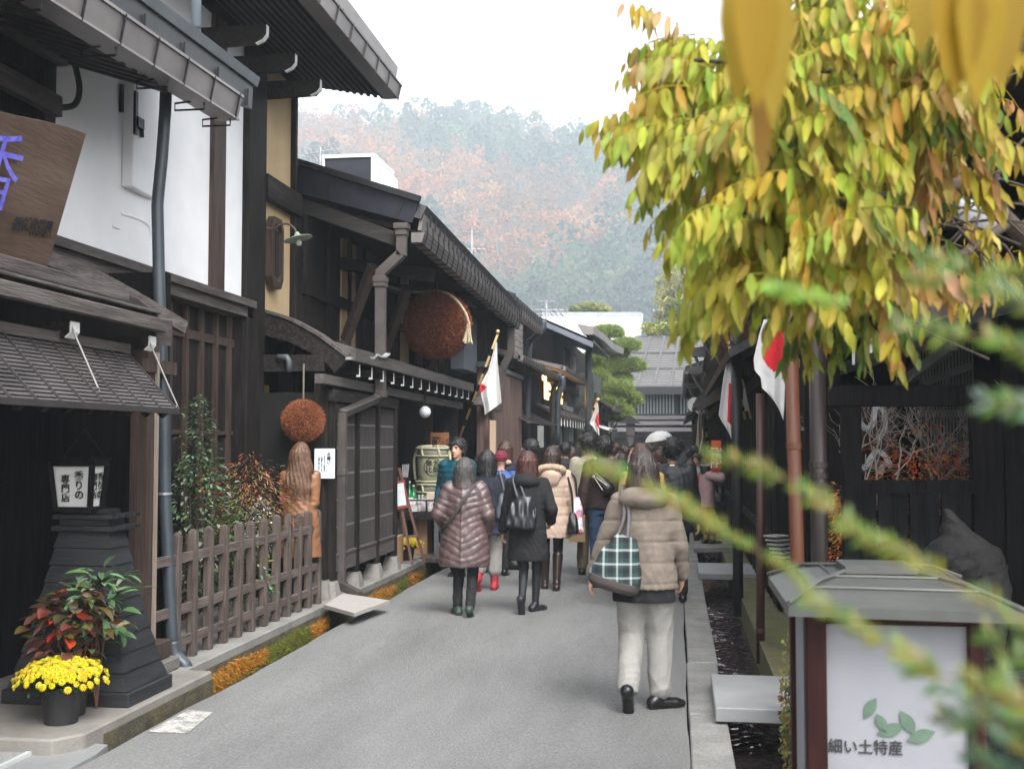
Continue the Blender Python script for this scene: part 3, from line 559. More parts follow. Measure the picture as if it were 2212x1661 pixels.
for y in (9.95, 10.75, 11.55):
    m = MB(); zz = 5.32; xe = -3.68
    m.prism([(XW-.3, y, zz+.16), (xe, y, zz+.16), (xe, y, zz+.06), (xe-.06, y, zz), (XW-.3, y, zz-.02)], (0, .09, 0)); bb = m.obj('bracket_arm', dark_beam(), b)
    e = MB(); C = [(xe+.006, zz+.16), (xe+.004, zz+.07), (xe-.03, zz+.025), (xe-.10, zz-.008)]
    for i in range(3): e.hexa([(C[i][0], y-.002, C[i][1]), (C[i][0]+.008, y-.002, C[i][1]-.01), (C[i][0]+.008, y+.045, C[i][1]-.01), (C[i][0], y+.045, C[i][1])], [(C[i+1][0], y-.002, C[i+1][1]), (C[i+1][0]+.008, y-.002, C[i+1][1]-.01), (C[i+1][0]+.008, y+.045, C[i+1][1]-.01), (C[i+1][0], y+.045, C[i+1][1])])
    e.obj('white_tip', white_paint(), bb)
m = MB(); m.tube([D(424, 60, 8.7), D(424, -120, 8.7)], .04, 12); m.obj('downpipe', M('pale_pipe', (.30, .36, .40), (.26, .31, .35), .4, 3, bump=0), b, smooth=True)
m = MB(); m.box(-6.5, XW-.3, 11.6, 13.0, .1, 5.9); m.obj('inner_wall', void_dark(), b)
m = MB(); m.box(XW-.30, XW-.22, q1+.01, q2, .1, 2.84); m.obj('lower_wall', black_wood(), b)
# entrance of the townhouse: gold door plaque, lintel beam with lamp
p0 = V(566, 1000, XW-.1); m = MB(); m.box(XW-.215, XW-.16, V(566, 900, XW-.18).y, V(577, 900, XW-.18).y, V(570, 1035, XW-.18).z, V(570, 832, XW-.18).z); pq = m.obj('vertical_sign', M('gilt', (.46, .30, .09), (.30, .18, .05), .55, 12, (1, 1, .4), .3), label='narrow gilt vertical signboard beside the dark doorway', cat='sign')
ln = MB(); a = V(562, 788, -4.2); c = V(713, 790, -3.62)
ln.bar((-4.25, 11.55, 2.50), (-3.62, 11.62, 2.50), .10, .17); ln.obj('entrance_beam', dark_beam(), b)
m = MB(); p = D(620, 772, 11.5); m.tube([p+Vector((-.1, 0, 0)), p, p+Vector((.02, 0, -.04)), p+Vector((.02, 0, -.15))], .035, 10); m.obj('spot_lamp', M('lamp_grey', (.06, .07, .075), (.08, .09, .095), .4, 3, bump=0), b, smooth=True)
# curved enamel lamp on the corner post
lp = thing('wall_lamp', 'green enamel wall lamp on curved arm by the hexagonal window', 'lamp', V(572, 492, XW+.06))
Yl = q1+.02; pts = smooth_path([D(570, 491, Yl), D(590, 494, Yl), D(605, 486, Yl), D(622, 484, Yl), D(634, 492, Yl), D(640, 503, Yl)], 4)
m = MB(); m.tube(pts, .011, 8); m.obj('arm', M('arm_iron', (.08, .05, .045), (.11, .075, .065), .5, 8, bump=.05), lp, smooth=True)
c = D(643, 512, Yl); ax = (D(640, 500, Yl)-D(647, 530, Yl)).normalized(); xa = ax.cross(Vector((0, 1, 0))).normalized(); ya = ax.cross(xa)
def cone(prof, n=22):
    vs = []; fs = []
    for r, h in prof: vs += [c+ax*h+(xa*math.cos(2*math.pi*k/n)+ya*math.sin(2*math.pi*k/n))*r for k in range(n)]
    for i in range(len(prof)-1): fs += [(i*n+k, i*n+(k+1) % n, (i+1)*n+(k+1) % n, (i+1)*n+k) for k in range(n)]
    return vs, fs
m = MB(); m.add(*cone([(.02, .05), (.03, .02), (.09, -.005), (.15, -.02), (.152, -.024), (.09, -.012), (.02, .0)])); m.obj('lamp_shade', M('green_enamel', (.30, .38, .28), (.36, .43, .34), .3, 4, bump=0), lp, smooth=True)
m = MB(); m.ball(c-ax*.065, .033, 14); m.obj('bulb', M('bulb_glass', (.85, .85, .82), (.8, .8, .78), .08, 3, bump=0, trans=.7), lp, smooth=True)
# ================================================================ brewery with the cedar balls
b = thing('brewery', 'long dark sake brewery with low metal roof, curved gable board and lattice bay', 'building', (-4.6, 17, .1))
YV = 13.02; YB = 21.4
A = D(625, 345, YV); B = D(906, 432, YV); A2 = D(637, 415, YV); B2 = D(890, 482, YV)
m = MB(); m.prism([A, B, B2, A2], (0, .05, 0)); m.obj('verge_fascia', navy_metal(), b)
m = MB(); m.bar(A+Vector((0, -.03, .0)), B+Vector((.015, -.03, -.0)), .07, .07); 
for x in (752, 918/1.0):
    pass
m.obj('verge_cap', dark_metal(), b)
m = MB()
for x, y in ((753, 436), (921*.8977*1.11, 478)):
    pass
for s in (.28, .86):
    p = lerp(A2, B2, s)+Vector((0, -.008, 0)); q = lerp(A, B, s)+Vector((.03, -.008, -.06)); m.bar(p, p+(q-p)*.7, .05, .012, (0, 1, 0))
m.objs('fascia_seam', dark_metal(), b)
E0 = V(906, 432, -2.87); E1 = V(1128, 664, -2.87); zb0 = V(896, 515, -2.93).z; zb1 = V(1107, 703, -2.93).z
m = MB(); m.hexa([(-2.92, YV, E0.z-.16), (-2.92, YB, E1.z-.16), (-8.5, YB, E1.z+1.6), (-8.5, YV, E0.z+1.6)], [(-2.86, YV+.05, E0.z), (-2.86, YB, E1.z), (-8.5, YB, E1.z+1.8), (-8.5, YV+.05, E0.z+1.8)]); m.obj('roof', dark_metal(), b)
m = MB(); m.hexa([(-2.93, YV+.06, zb0+.15), (-2.93, YB, zb1+.15), (-2.97, YB, zb1+.15), (-2.97, YV+.06, zb0+.15)], [(-2.88, YV+.06, E0.z-.02), (-2.88, YB, E1.z-.02), (-2.93, YB, E1.z-.02), (-2.93, YV+.06, E0.z-.02)]); m.obj('eave_fascia', gutter_metal(), b)
gu = gut(Vector((-2.91, YV+.02, zb0)), Vector((-2.91, YB, zb1)), .12, .13, parent=b)
m = MB(); nb = 26
for i in range(nb):
    t = (i+.3)/nb; y = lerp(YV+.02, YB, t); z = lerp(zb0, zb1, t)
    m.tube([(-3.04, y, z-.012), (-2.895, y, z-.012), (-2.86, y, z+.125), (-2.87, y, z+.25)], .008, 4)
for dx, dz in ((.0, .04), (.012, .085), (.03, .13)): m.bar((-2.90+dx, YV+.02, zb0+dz), (-2.90+dx, YB, zb1+dz), .008, .008)
m.obj('snow_bracket', iron(), gu)
m = MB()
for i in range(30): y = YV+.35+i*.28; m.bar((-2.882, y, lerp(E0.z, E1.z, i/30)-.20), (-2.872, y, lerp(E0.z, E1.z, i/30)-.06), .02, .012, (0, 1, 0))
m.objs('roof_seam', iron(), b)
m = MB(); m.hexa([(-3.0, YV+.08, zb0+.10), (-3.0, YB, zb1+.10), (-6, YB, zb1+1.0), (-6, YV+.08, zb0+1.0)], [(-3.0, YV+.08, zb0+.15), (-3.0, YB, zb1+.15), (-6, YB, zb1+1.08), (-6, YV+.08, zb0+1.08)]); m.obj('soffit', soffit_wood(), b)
m = MB(); a = D(640, 440, YV+.12); c = D(868, 522, YV+.12); m.bar(a, c, .12, .16); m.obj('barge_beam', M('barge', (.012, .010, .009), (.035, .030, .026), .75, 3, HX, .4), b)
for y in (14.6, 17.0, 19.4):
    m = MB(); m.bar((-4.4, y, 4.02), (-3.1, y, 3.83), .14, .16); m.obj('eave_beam', dark_beam(), b)
# upper facade
m = MB(); m.box(XW-.3, XW-.05, YV, YB, .1, 4.5); m.obj('upper_wall', dark_wood(), b)
m = MB()
for xa_, xb_ in ((742, 771), (865, 886), (943, 962)):
    m.box(XW-.06, XW-.02, V(xa_, 700, XW).y, V(xb_, 700, XW).y, 2.75, 4.35)
m.objs('ochre_panel', ochre_plaster(), b)
m = MB(); y = V(742, 700, XW).y
for yy_ in (13.1, 14.0, 14.85, 15.7, 16.9, 17.6, 18.7, 19.6, 20.7): m.box(XW-.05, XW+.0, yy_, yy_+.12, 2.7, 4.4)
m.box(XW-.05, XW+.012, YV, YB, 3.42, 3.56); m.box(XW-.05, XW+.016, YV, YB, 2.68, 2.80); m.objs('post', dark_wood(), b)
for (xa_, ya_, xb_, yb_) in ((746, 736, 806, 574), (829, 766, 880, 622), (930, 792, 962, 700)):
    p = V(xa_, ya_, -4.12); q = V(xb_, yb_, -3.55); q.y = p.y+.25; q = V(xb_, yb_, -3.62)
    m = MB(); m.bar(p, q, .10, .12); br = m.obj('strut', M('strut_wood', (.05, .032, .026), (.09, .06, .05), .7, 3, VZ, .4), b)
    s = MB(); s.box(p.x-.08, p.x+.05, p.y-.07, p.y+.07, p.z-.10, p.z-.0); s.obj('strut_foot', brown_wood(), br)
# pent roof with curved gable board
PZ = 2.65; PX = -3.3
m = MB(); m.bar((PX, 11.55, PZ-.065), (PX, 18.6, PZ-.085), .05, .13); m.obj('pent_fascia', M('pent_fascia', (.045, .039, .036), (.09, .08, .076), .6, 3, HY, .3, 9, dirt=.3), b)
m = MB(); m.hexa([(PX-.03, 11.75, PZ-.06), (PX-.03, 18.6, PZ-.08), (XW, 18.6, PZ+.22), (XW, 11.75, PZ+.24)], [(PX-.026, 11.75, PZ+.005), (PX-.026, 18.6, PZ-.015), (XW, 18.6, PZ+.30), (XW, 11.75, PZ+.32)]); m.obj('pent_roof', M('pent_roof', (.06, .053, .05), (.11, .098, .095), .7, 3, HX, .3), b)
m = MB()
for i in range(34): y = 12.5+i*.18; m.box(PX+.026, PX+.028, y, y+.025, PZ-.03, PZ-.012)
m.obj('nail_row', iron(), b)
for i in range(14):
    m = MB(); y = 11.9+i*.5; m.box(-3.9, PX-.03, y, y+.075, 2.40, 2.475); r_ = m.obj('rafter', dark_beam(), b)
    e = MB(); e.box(PX-.03, PX-.022, y-.001, y+.014, 2.385, 2.50); e.box(PX-.06, PX-.02, y-.001, y+.012, 2.37, 2.392); e.obj('white_tip', white_paint(), r_)
m = MB(); m.bar((-3.5, 11.05, 2.31), (-3.5, 18.6, 2.27), .09, .095); m.obj('eave_purlin', M('purlin', (.06, .053, .048), (.10, .09, .083), .7, 3, HY, .3), b)
m = MB(); ct = smooth_path([D(560, 672, 11.62), D(620, 690, 11.62), D(680, 722, 11.62), D(722, 752, 11.62), D(752, 775, 11.62)], 5); cb = smooth_path([D(563, 722, 11.62), D(620, 737, 11.62), D(670, 762, 11.62), D(705, 785, 11.62), D(722, 806, 11.62)], 5)
for i in range(len(ct)-1): m.hexa([cb[i], cb[i+1], cb[i+1]+Vector((0, .08, 0)), cb[i]+Vector((0, .08, 0))], [ct[i], ct[i+1], ct[i+1]+Vector((0, .08, 0)), ct[i]+Vector((0, .08, 0))])
m.obj('gable_board', dark_beam(), b)
m = MB()
for i in range(len(ct)-1): m.hexa([ct[i]+Vector((0, -.02, 0)), ct[i+1]+Vector((0, -.02, 0)), ct[i+1]+Vector((0, .25, 0)), ct[i]+Vector((0, .25, 0))], [ct[i]+Vector((0.01, -.02, .03)), ct[i+1]+Vector((.01, -.02, .03)), ct[i+1]+Vector((.01, .25, .03)), ct[i]+Vector((.01, .25, .03))])
m.obj('gable_capping', grey_wood(), b)
m = MB(); p = D(752, 775, 11.5); q = D(868, 800, 11.5)
P = [p+(Vector((-3.27, 12.9, PZ+.02))-p)*(i/9)+Vector((0, 0, .02*math.sin(i*2.3))) for i in range(10)]
for i in range(9): m.bar(P[i], P[i+1], .06, .02)
m.obj('lead_strip', M('lead', (.35, .35, .34), (.25, .25, .25), .5, 9, bump=.2), b)
# lattice bay
LX = -3.5; ly0 = V(716, 1250, LX).y; ly1 = V(850, 1200, LX).y; zt = 2.19
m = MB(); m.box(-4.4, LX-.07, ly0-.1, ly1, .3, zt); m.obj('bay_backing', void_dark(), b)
step = (ly1-ly0)/3
for k in range(3):
    a = ly0+k*step; m = MB(); n_ = 24
    for i in range(n_):
        y = a+.06+(step-.1)*i/(n_-1); m.box(LX-.03, LX, y-.006, y+.006, .52, 2.08)
    pn = m.obj('lattice', M('lattice_wood', (.022, .019, .0185), (.050, .043, .042), .7, 3, VZ, .3), b)
    m = MB()
    for z in (.80, 1.08, 1.35, 1.62, 1.87): m.box(LX-.025, LX-.0025, a+.05, a+step-.03, z-.012, z+.012)
    m.obj('cross_slat', M('slat_pale', (.24, .225, .225), (.32, .30, .30), .7, 8, bump=.1), pn)
    m = MB(); m.box(LX-.06, LX+.02, a+.055, a+step-.004, .34, .50); m.box(LX-.05, LX+.03, a+.055, a+step-.004, .505, .53); m.obj('skirt_board', M('skirt', (.055, .047, .046), (.10, .085, .085), .75, 3, HY, .4), pn)
for k in range(4):
    y = ly0+k*step; m = MB(); m.box(LX-.07, LX+.035, y-.04, y+.05, .27, zt); ps = m.obj('bay_post', dark_wood(), b)
    s = MB(); s.hexa([(LX-.14, y-.10, .101), (LX+.08, y-.10, .101), (LX+.08, y+.10, .101), (LX-.14, y+.10, .101)], [(LX-.09, y-.055, .265), (LX+.05, y-.055, .265), (LX+.05, y+.06, .265), (LX-.09, y+.06, .265)]); s.obj('stone_foot', M('foot_stone', (.21, .198, .185), (.14, .132, .124), .85, 5, bump=.3), ps)
m = MB(); m.box(LX-.08, LX+.045, ly0-.1, ly1+.04, 2.10, zt+.03); m.obj('bay_lintel', dark_beam(), b)
y = V(705, 1200, -3.56).y; m = MB(); m.box(-3.66, -3.52, y-.14, y+.1, .29, 2.3); ps = m.obj('corner_post', dark_wood(), b)
s = MB(); s.hexa([(-3.74, y-.2, .101), (-3.47, y-.2, .101), (-3.47, y+.15, .101), (-3.74, y+.15, .101)], [(-3.68, y-.15, .285), (-3.51, y-.15, .285), (-3.51, y+.11, .285), (-3.68, y+.11, .285)]); s.obj('stone_foot', M('foot_stone', (.21, .198, .185), (.14, .132, .124), .85, 5, bump=.3), ps)
# dark shop interior behind
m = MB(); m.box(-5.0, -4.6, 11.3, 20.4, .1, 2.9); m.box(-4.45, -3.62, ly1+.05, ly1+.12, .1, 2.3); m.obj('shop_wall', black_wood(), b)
m = MB()
for y in (15.15, 17.9): m.box(-3.95, -3.83, y, y+.12, .1, 2.3)
m.objs('shop_post', brown_wood(), b)
m = MB(); m.box(-3.75, -3.55, 18.45, 18.65, .1, 2.6); m.obj('end_post', dark_wood(), b)
for i in range(8):
    m = MB(); y = 11.6+.13*i-.3; m.box(-4.6, -4.56, y, y+.05, .1, 2.4); m.obj('door_batten', dark_wood(), b)
# square downpipe of the brewery
m = MB(); P = [D(868, 505, YV-.05), D(867, 548, YV-.05), D(822, 590, YV-.05), D(822, 845, YV-.05)]
for i in range(3): m.bar(P[i], P[i+1]+(P[i+1]-P[i]).normalized()*.03, .118, .10, (0, 1, 0))
Q = [P[3], D(812, 862, 12.9), D(740, 893, 11.75), D(737, 1264, 11.75), D(775, 1284, 11.6)]
for i in range(4): m.bar(Q[i], Q[i+1]+(Q[i+1]-Q[i]).normalized()*.02, .085, .085, (0, 1, 0))
dq = m.obj('square_downpipe', pipe_brown(), b, bevel=.008)
m = MB()
for x, y, Y, w_ in ((868, 490, YV-.05, .17), (868, 503, YV-.05, .135), (822, 604, YV-.05, .155), (822, 614, YV-.05, .14), (822, 852, 12.95, .13), (739, 1020, 11.75, .10), (738, 1262, 11.75, .10)):
    p = D(x, y, Y); m.box(p.x-w_/2, p.x+w_/2, p.y-w_/2, p.y+w_/2, p.z-.035, p.z+.035)
m.objs('pipe_collar', pipe_brown(), dq, bevel=.006)
# notice
n_ = thing('notice', 'white paper notice with vertical writing hung on the brewery corner post', 'notice', D(701, 1034, 11.3))
a = D(679, 1033, 11.3); c = D(723, 969, 11.3); m = MB(); m.box(a.x, c.x, 11.3, 11.312, a.z, c.z); m.obj('paper', M('notice_paper', (.70, .74, .80), (.64, .70, .78), .6, 3, bump=0), n_)
m = MB(); m.box(a.x-.008, c.x+.008, 11.3125, 11.32, a.z-.008, c.z+.008); m.obj('backing', iron(), n_)
xm = c.x-.045; text('お\n願\nい', .042, ink(), n_, (xm-.015, 11.298, c.z-.10), (1, 0, 0), (0, 0, 1), .02, space=1.0)
for k, tx in enumerate(('店\n内\nで\nの\nご\n飲\n食\nは', 'ご\n遠\n慮\nく\nだ\nさ\nい\nま', 'お\n願\nい\n致\nし\nま\nす')): text(tx, .02, ink(), n_, (xm-.06-.028*k, 11.298, c.z-.15), (1, 0, 0), (0, 0, 1), .0, space=1.0)
# cedar balls: thousands of short sprigs on a solid core
def cedar_ball(label, c, r, n, hang, colr=((.24, .072, .028), (.085, .022, .010)), parentname='cedar_ball'):
    t = thing(parentname, label, 'cedar ball', c, 'cedar balls hung under eaves'); m = MB()
    m.ball(c, r*.965, 28); m.obj('core', M('cedar_core', (.13, .04, .018), (.06, .02, .01), .95, 60, bump=.8), t, smooth=True)
    u = RNG.normal(size=(n, 3)); u /= np.linalg.norm(u, axis=1)[:, None]; k = RNG.normal(size=(n, 3)); s = np.cross(u, k); s /= np.linalg.norm(s, axis=1)[:, None]
    L = r*(.055+.035*RNG.random(n)); d = u+.55*RNG.normal(size=(n, 3)); base = np.array(c)+u*r*.955
    W = (r*.014+.0015)*np.ones(n); v = np.stack([base-s*W[:, None], base+s*W[:, None], base+d*L[:, None]], 1).reshape(-1, 3)
    f = np.arange(3*n).reshape(-1, 3); cc = np.array(colr[0])*(.45+.8*RNG.random((n, 1)))+np.array(colr[1])*RNG.random((n, 1))*.3
    mk('sprigs', v, f, M('cedar_sprig', (1, 1, 1), vcol='raw', rough=.9, bump=0), t, cols=np.repeat(cc, 3, 0))
    if hang:
        m = MB(); m.tube([Vector(c)+Vector((0, 0, r*.9)), Vector(c)+Vector((0, 0, hang))], .008+r*.01, 6); m.obj('rope', M('rope', (.14, .12, .09), (.2, .17, .13), .9, 30, bump=.3), t)
    return t
c = D(655, 909, 11.3); cedar_ball('small rust brown cedar ball hanging in front of the dark doorway', c, 47/FX*11.3*1.0, 16000, .58, ((.33, .115, .05), (.12, .035, .018)))
c2 = D(944, 702, 16.3); big = cedar_ball('huge dark red cedar ball tied with pale rope under the brewery eave', c2, 74/FX*16.3, 18000, .62, ((.21, .06, .028), (.08, .02, .012)))
m = MB(); R_ = 72/FX*16.3*1.03
rp = [c2+Vector((-.9, .1, .62)), c2+Vector((-.35, -.02, R_*1.0)), c2+Vector((.05, -.12, R_*.98)), c2+Vector((R_*.62, -.2, R_*.72)), c2+Vector((R_*.92, -.16, R_*.30)), c2+Vector((R_*1.0, -.12, R_*.02))]
m.tube(smooth_path(rp, 5), .022, 8); p = rp[-1]
for k in range(22): m.tube([p+Vector((random.uniform(-.02, .02), random.uniform(-.02, .02), .02)), p+Vector((random.uniform(-.09, .05), random.uniform(-.06, .06), -.28+random.uniform(-.02, .02)))], .010, 4)
m.obj('straw_rope', M('straw', (.52, .44, .30), (.40, .33, .22), .9, 30, bump=.3), big)
# white globe lamp
g_ = thing('globe_lamp', 'white globe lamp under the brewery pent roof', 'lamp', D(918, 890, 15.6)); m = MB(); m.ball(D(918, 890, 15.6), .082, 20); m.obj('globe', M('opal_glass', (.62, .63, .66), (.58, .59, .62), .25, 3, bump=0), g_, smooth=True)
p = D(918, 876, 15.6); m = MB(); m.lathe([(.03, 0), (.03, .03), (.012, .04), (.012, .3)], p, 10); m.obj('stem', iron(), g_)
# rooftop unit, aerials
ru = thing('rooftop_unit', 'dark fronted rooftop box with white frame on the brewery roof', 'roof unit', D(760, 395, 16.5)); a = D(702, 397, 16.5); c = D(803, 336, 16.5); e = D(823, 345, 16.9)
a.z -= .35
m = MB(); m.box(a.x, c.x, 16.5, 17.6, a.z, c.z-.03); m.obj('body', M('unit_dark', (.012, .014, .022), (.02, .022, .03), .35, 3, bump=0), ru)
m = MB(); m.box(a.x-.03, c.x+.06, 16.46, 17.65, c.z-.028, c.z+.02); m.box(c.x+.002, c.x+.07, 16.46, 16.56, a.z, c.z-.03); m.box(a.x-.03, a.x-.002, 16.46, 16.56, a.z, c.z-.03); m.prism([(c.x+.002, 16.57, a.z), (c.x+.16, 16.57, a.z), (c.x+.13, 16.57, c.z-.15), (c.x+.06, 16.57, c.z-.05), (c.x+.002, 16.57, c.z-.03)], (0, 1.0, 0)); m.obj('frame', white_paint(), ru)
def aerial(x, ytop, ybase, Y, label, els=((0, .5), (.12, .35)), tilt=.12, leg=0):
    t = thing('tv_aerial', label, 'aerial', D(x, ybase, Y), 'television aerials on the roofs'); p = D(x, ytop, Y); q = D(x, ybase, Y)-Vector((0, 0, leg)); m = MB(); m.tube([q, p], .017*Y/17, 6); m.obj('mast', M('aerial_metal', (.42, .42, .44), (.34, .34, .36), .5, 5, bump=0, metal=.2), t)
    s = Y/FX
    for dz, L in els:
        m = MB(); z = p-Vector((0, 0, dz)); d = Vector((1, .2, tilt)).normalized()*L/2; m.tube([z-d, z+d], .009*Y/17, 5)
        for k in range(7):
            o = z-d+d*2*k/6; m.tube([o-Vector((0.03, L*.22, -.06)), o+Vector((.03, L*.22, -.06))], .006*Y/17, 4)
        m.obj('element_array', M('aerial_metal', (.42, .42, .44), (.34, .34, .36), .5, 5, bump=0, metal=.2), t)
aerial(692, 318, 385, 18, 'branching television aerial left of the rooftop box', ((.08, .5), (.16, .3), (.3, .25)), .2, .3)
aerial(1019, 497, 640, 22, 'television aerial with two spread arrays above the brewery eave', ((.05, .35), (.38, .6)), .0, .2)
aerial(1180, 648, 720, 34, 'pale television aerial standing over the far left roofs', ((.05, .5), (.3, 1.1), (.42, .9)), .0, .6)
# ================================================================ far left houses
def verge_house(name, label, Y0, Y1, ex, ez, xw, wallmat, rise=.36, fh=.22, run=4.5):
    b = thing(name, label, 'building', (xw-1, (Y0+Y1)/2, .1))
    m = MB(); m.box(xw-4, xw, Y0+.3, Y1-.1, .1, ez+.25); m.obj('wall', wallmat, b)
    m = MB(); m.hexa([(ex, Y0, ez-.05), (ex, Y1, ez-.05), (ex-run, Y1, ez-.05+run*rise), (ex-run, Y0, ez-.05+run*rise)], [(ex+.01, Y0, ez+.08), (ex+.01, Y1, ez+.08), (ex-run, Y1, ez+.08+run*rise), (ex-run, Y0, ez+.08+run*rise)]); m.obj('roof', dark_metal(), b)
    m = MB(); m.hexa([(ex-.03, Y0-.04, ez-fh), (ex-.03, Y0-.001, ez-fh), (ex-run, Y0-.001, ez-fh+run*rise), (ex-run, Y0-.04, ez-fh+run*rise)], [(ex+.02, Y0-.04, ez+.11), (ex+.02, Y0-.001, ez+.11), (ex-run, Y0-.001, ez+.11+run*rise), (ex-run, Y0-.04, ez+.11+run*rise)]); m.obj('verge_fascia', navy_metal(), b)
    m = MB(); m.hexa([(ex-.02, Y0, ez-fh+.1), (ex-.02, Y1, ez-fh+.1), (ex-.08, Y1, ez-fh+.1), (ex-.08, Y0, ez-fh+.1)], [(ex+.005, Y0, ez-.06), (ex+.005, Y1, ez-.06), (ex-.06, Y1, ez-.06), (ex-.06, Y0, ez-.06)]); m.obj('eave_fascia', gutter_metal(), b)
    gu = gut(Vector((ex, Y0, ez-fh-.02)), Vector((ex, Y1, ez-fh-.02)), .11, .12, parent=b)
    m = MB()
    for i in range(int((Y1-Y0)/.35)): y = Y0+.1+i*.35; m.bar((ex+.01, y, ez-fh-.02), (ex+.04, y, ez+.04), .015, .02, (0, 1, 0))
    m.objs('gutter_clip', iron(), gu)
    m = MB(); m.hexa([(ex-.1, Y0, ez-.12), (ex-.1, Y1, ez-.12), (ex-run, Y1, ez-.12+run*rise*.9), (ex-run, Y0, ez-.12+run*rise*.9)], [(ex-.1, Y0, ez-.07), (ex-.1, Y1, ez-.07), (ex-run, Y1, ez-.07+run*rise*.9), (ex-run, Y0, ez-.07+run*rise*.9)]); m.obj('soffit', soffit_wood(), b)
    return b
def pent(b, x0, x1, Y0, Y1, z, rise=.35, mat=None):
    m = MB(); m.hexa([(x1, Y0, z-.12), (x1, Y1, z-.12), (x0, Y1, z+rise-.06), (x0, Y0, z+rise-.06)], [(x1, Y0, z), (x1, Y1, z), (x0, Y1, z+rise), (x0, Y0, z+rise)]); m.obj('pent_roof', mat or M('pent_roof_far', (.085, .07, .068), (.14, .12, .115), .6, 2, HX, .2), b)
    gu = gut(Vector((x1+.05, Y0, z-.14)), Vector((x1+.05, Y1, z-.14)), .11, .10, parent=b)
    m = MB()
    for i in range(int((Y1-Y0)/.4)): y = Y0+.1+i*.4; m.bar((x1+.06, y, z-.14), (x1+.08, y, z+.03), .015, .015, (0, 1, 0))
    m.objs('gutter_clip', iron(), gu)
def vpipe(b, pts, Y, r, mat=None):
    m = MB(); m.tube(smooth_path(DD(pts, Y), 3), r, 10); m.obj('downpipe', mat or pipe_blue(), b, smooth=True)
bb = M('brown_boards', (.075, .042, .033), (.16, .10, .085), .75, 2.5, (7, 7, .5), .5, 7, dirt=.4)
b = verge_house('boarded_house', 'dark house with brown vertical boards below and black slats above', 21.5, 26.0, -3.0, 4.36, -3.75, dark_wood())
yA = V(1054, 900, -3.3).y; yB = V(1126, 900, -3.3).y
m = MB(); nb = 22
for i in range(nb):
    y = lerp(yA, yB, i/nb); m.box(-3.5, -3.3+random.uniform(0, .015), y, y+(yB-yA)/nb-.008, .1, 3.0)
m.obj('brown_boarding', bb, b)
m = MB(); m.box(-3.6, -3.26, yA-.1, yB+.1, 3.01, 3.10); m.obj('board_capping', M('verdigris', (.06, .075, .075), (.09, .10, .10), .5, 4, bump=.1), b)
m = MB()
for i in range(28): y = lerp(20.6, 25.2, i/28); m.box(-3.7, -3.64, y, y+.06, 3.1, 4.2)
m.box(-3.9, -3.705, 20.4, 25.3, 3.1, 4.15); m.obj('black_slats', dark_wood(), b)
gu = gut(D(1040, 874, 19.6), D(1084, 890, 20.6), .14, .14, parent=b)
m = MB(); P = [D(1105, 700, 21), D(1104, 760, 21), D(1085, 800, 21), D(1082, 850, 21)]
for i in range(3): m.bar(P[i], P[i+1], .13, .11, (0, 1, 0))
m.obj('zigzag_downpipe', pipe_brown(), b)
m = MB(); m.box(-3.72, -3.5, 18.9, 20.2, 2.9, 4.1); m.obj('blue_grey_panel', M('blue_panel', (.10, .125, .15), (.13, .15, .17), .6, 2, bump=.1), b)
vpipe(b, [(1173, 692), (1172, 712), (1150, 735), (1142, 755), (1138, 960)], 26, .075)
m = MB(); p = D(1065, 908, 20); m.box(p.x-.05, p.x+.05, 19.95, 20.05, .1, p.z); m.obj('pale_post', M('pale_post', (.42, .30, .20), (.5, .37, .26), .7, 4, VZ, .1), b)
# house with the lit window
b = thing('lit_house', 'weathered timber house with glowing amber window and stepped pent roofs', 'building', (-4.5, 33, .1))
m = MB(); m.box(-7, -3.7, 26.4, 41, .1, 3.4); m.box(-7, -4.3, 27, 40, 3.4, 5.3); m.box(-7.01, -3.5, 33, 47, 3.41, 5.05); m.obj('wall', dark_wood(), b)
m = MB()
for i in range(9): m.box(-4.28, -4.24, 27, 32.0, 3.75+i*.17, 3.75+i*.17+.155)
m.box(-4.4, -4.2, 26.95, 27.0, 3.4, 5.3); m.obj('weatherboard', M('weathered', (.10, .088, .082), (.19, .168, .158), .8, 2.5, HY, .4, 8, dirt=.3), b)
m = MB(); m.box(-3.499, -3.44, 36, 37.5, 3.9, 4.6); m.box(-3.499, -3.44, 38.4, 39.9, 3.9, 4.6); m.objs('white_shutter', M('shutter_pale', (.5, .48, .44), (.4, .39, .36), .8, 4, bump=.1), b)
m = MB()
for i in range(5): m.box(-3.439, -3.42, 36+i*.36, 36.1+i*.36, 3.85, 4.65)
m.objs('window_bar', dark_wood(), b)
pent(b, -4.3, -3.05, 22.6, 30.2, 3.42, .34); pent(b, -4.3, -2.95, 30.3, 40.5, 3.70, .30)
y0 = V(1174, 840, -3.68).y; y1 = V(1216, 840, -3.68).y; z0 = V(1195, 868, -3.68).z
m = MB(); m.box(-3.72, -3.69, y0, y1, z0, 3.6); lw = m.obj('lit_window', M('amber_glow', (.9, .5, .15), (.9, .45, .1), .6, 1.2, bump=0, emit=(1, .55, .16, 1.8)), b)
m = MB()
for k in range(18):
    p = Vector((-3.675, random.uniform(y0+1.2, y1-.1), random.uniform(z0, 3.3))); m.ball(p, random.uniform(.03, .10), 6)
for k in range(9): p = Vector((-3.675, lerp(y0, y1, .35+.05*k), z0)); m.tube([p, p+Vector((0, random.uniform(-1, 1), .3)), p+Vector((0, random.uniform(-1.6, 1.6), .62))], .025, 4)
m.obj('leaf_silhouette', iron(), lw)
m = MB(); m.box(-3.75, -3.66, y0-.12, y0-.01, z0-.1, 3.4); m.box(-3.75, -3.66, y1, y1+.12, z0-.1, 3.4); m.box(-3.75, -3.66, y0-.12, y1+.12, z0-.2, z0-.001); m.obj('window_frame', dark_wood(), lw)
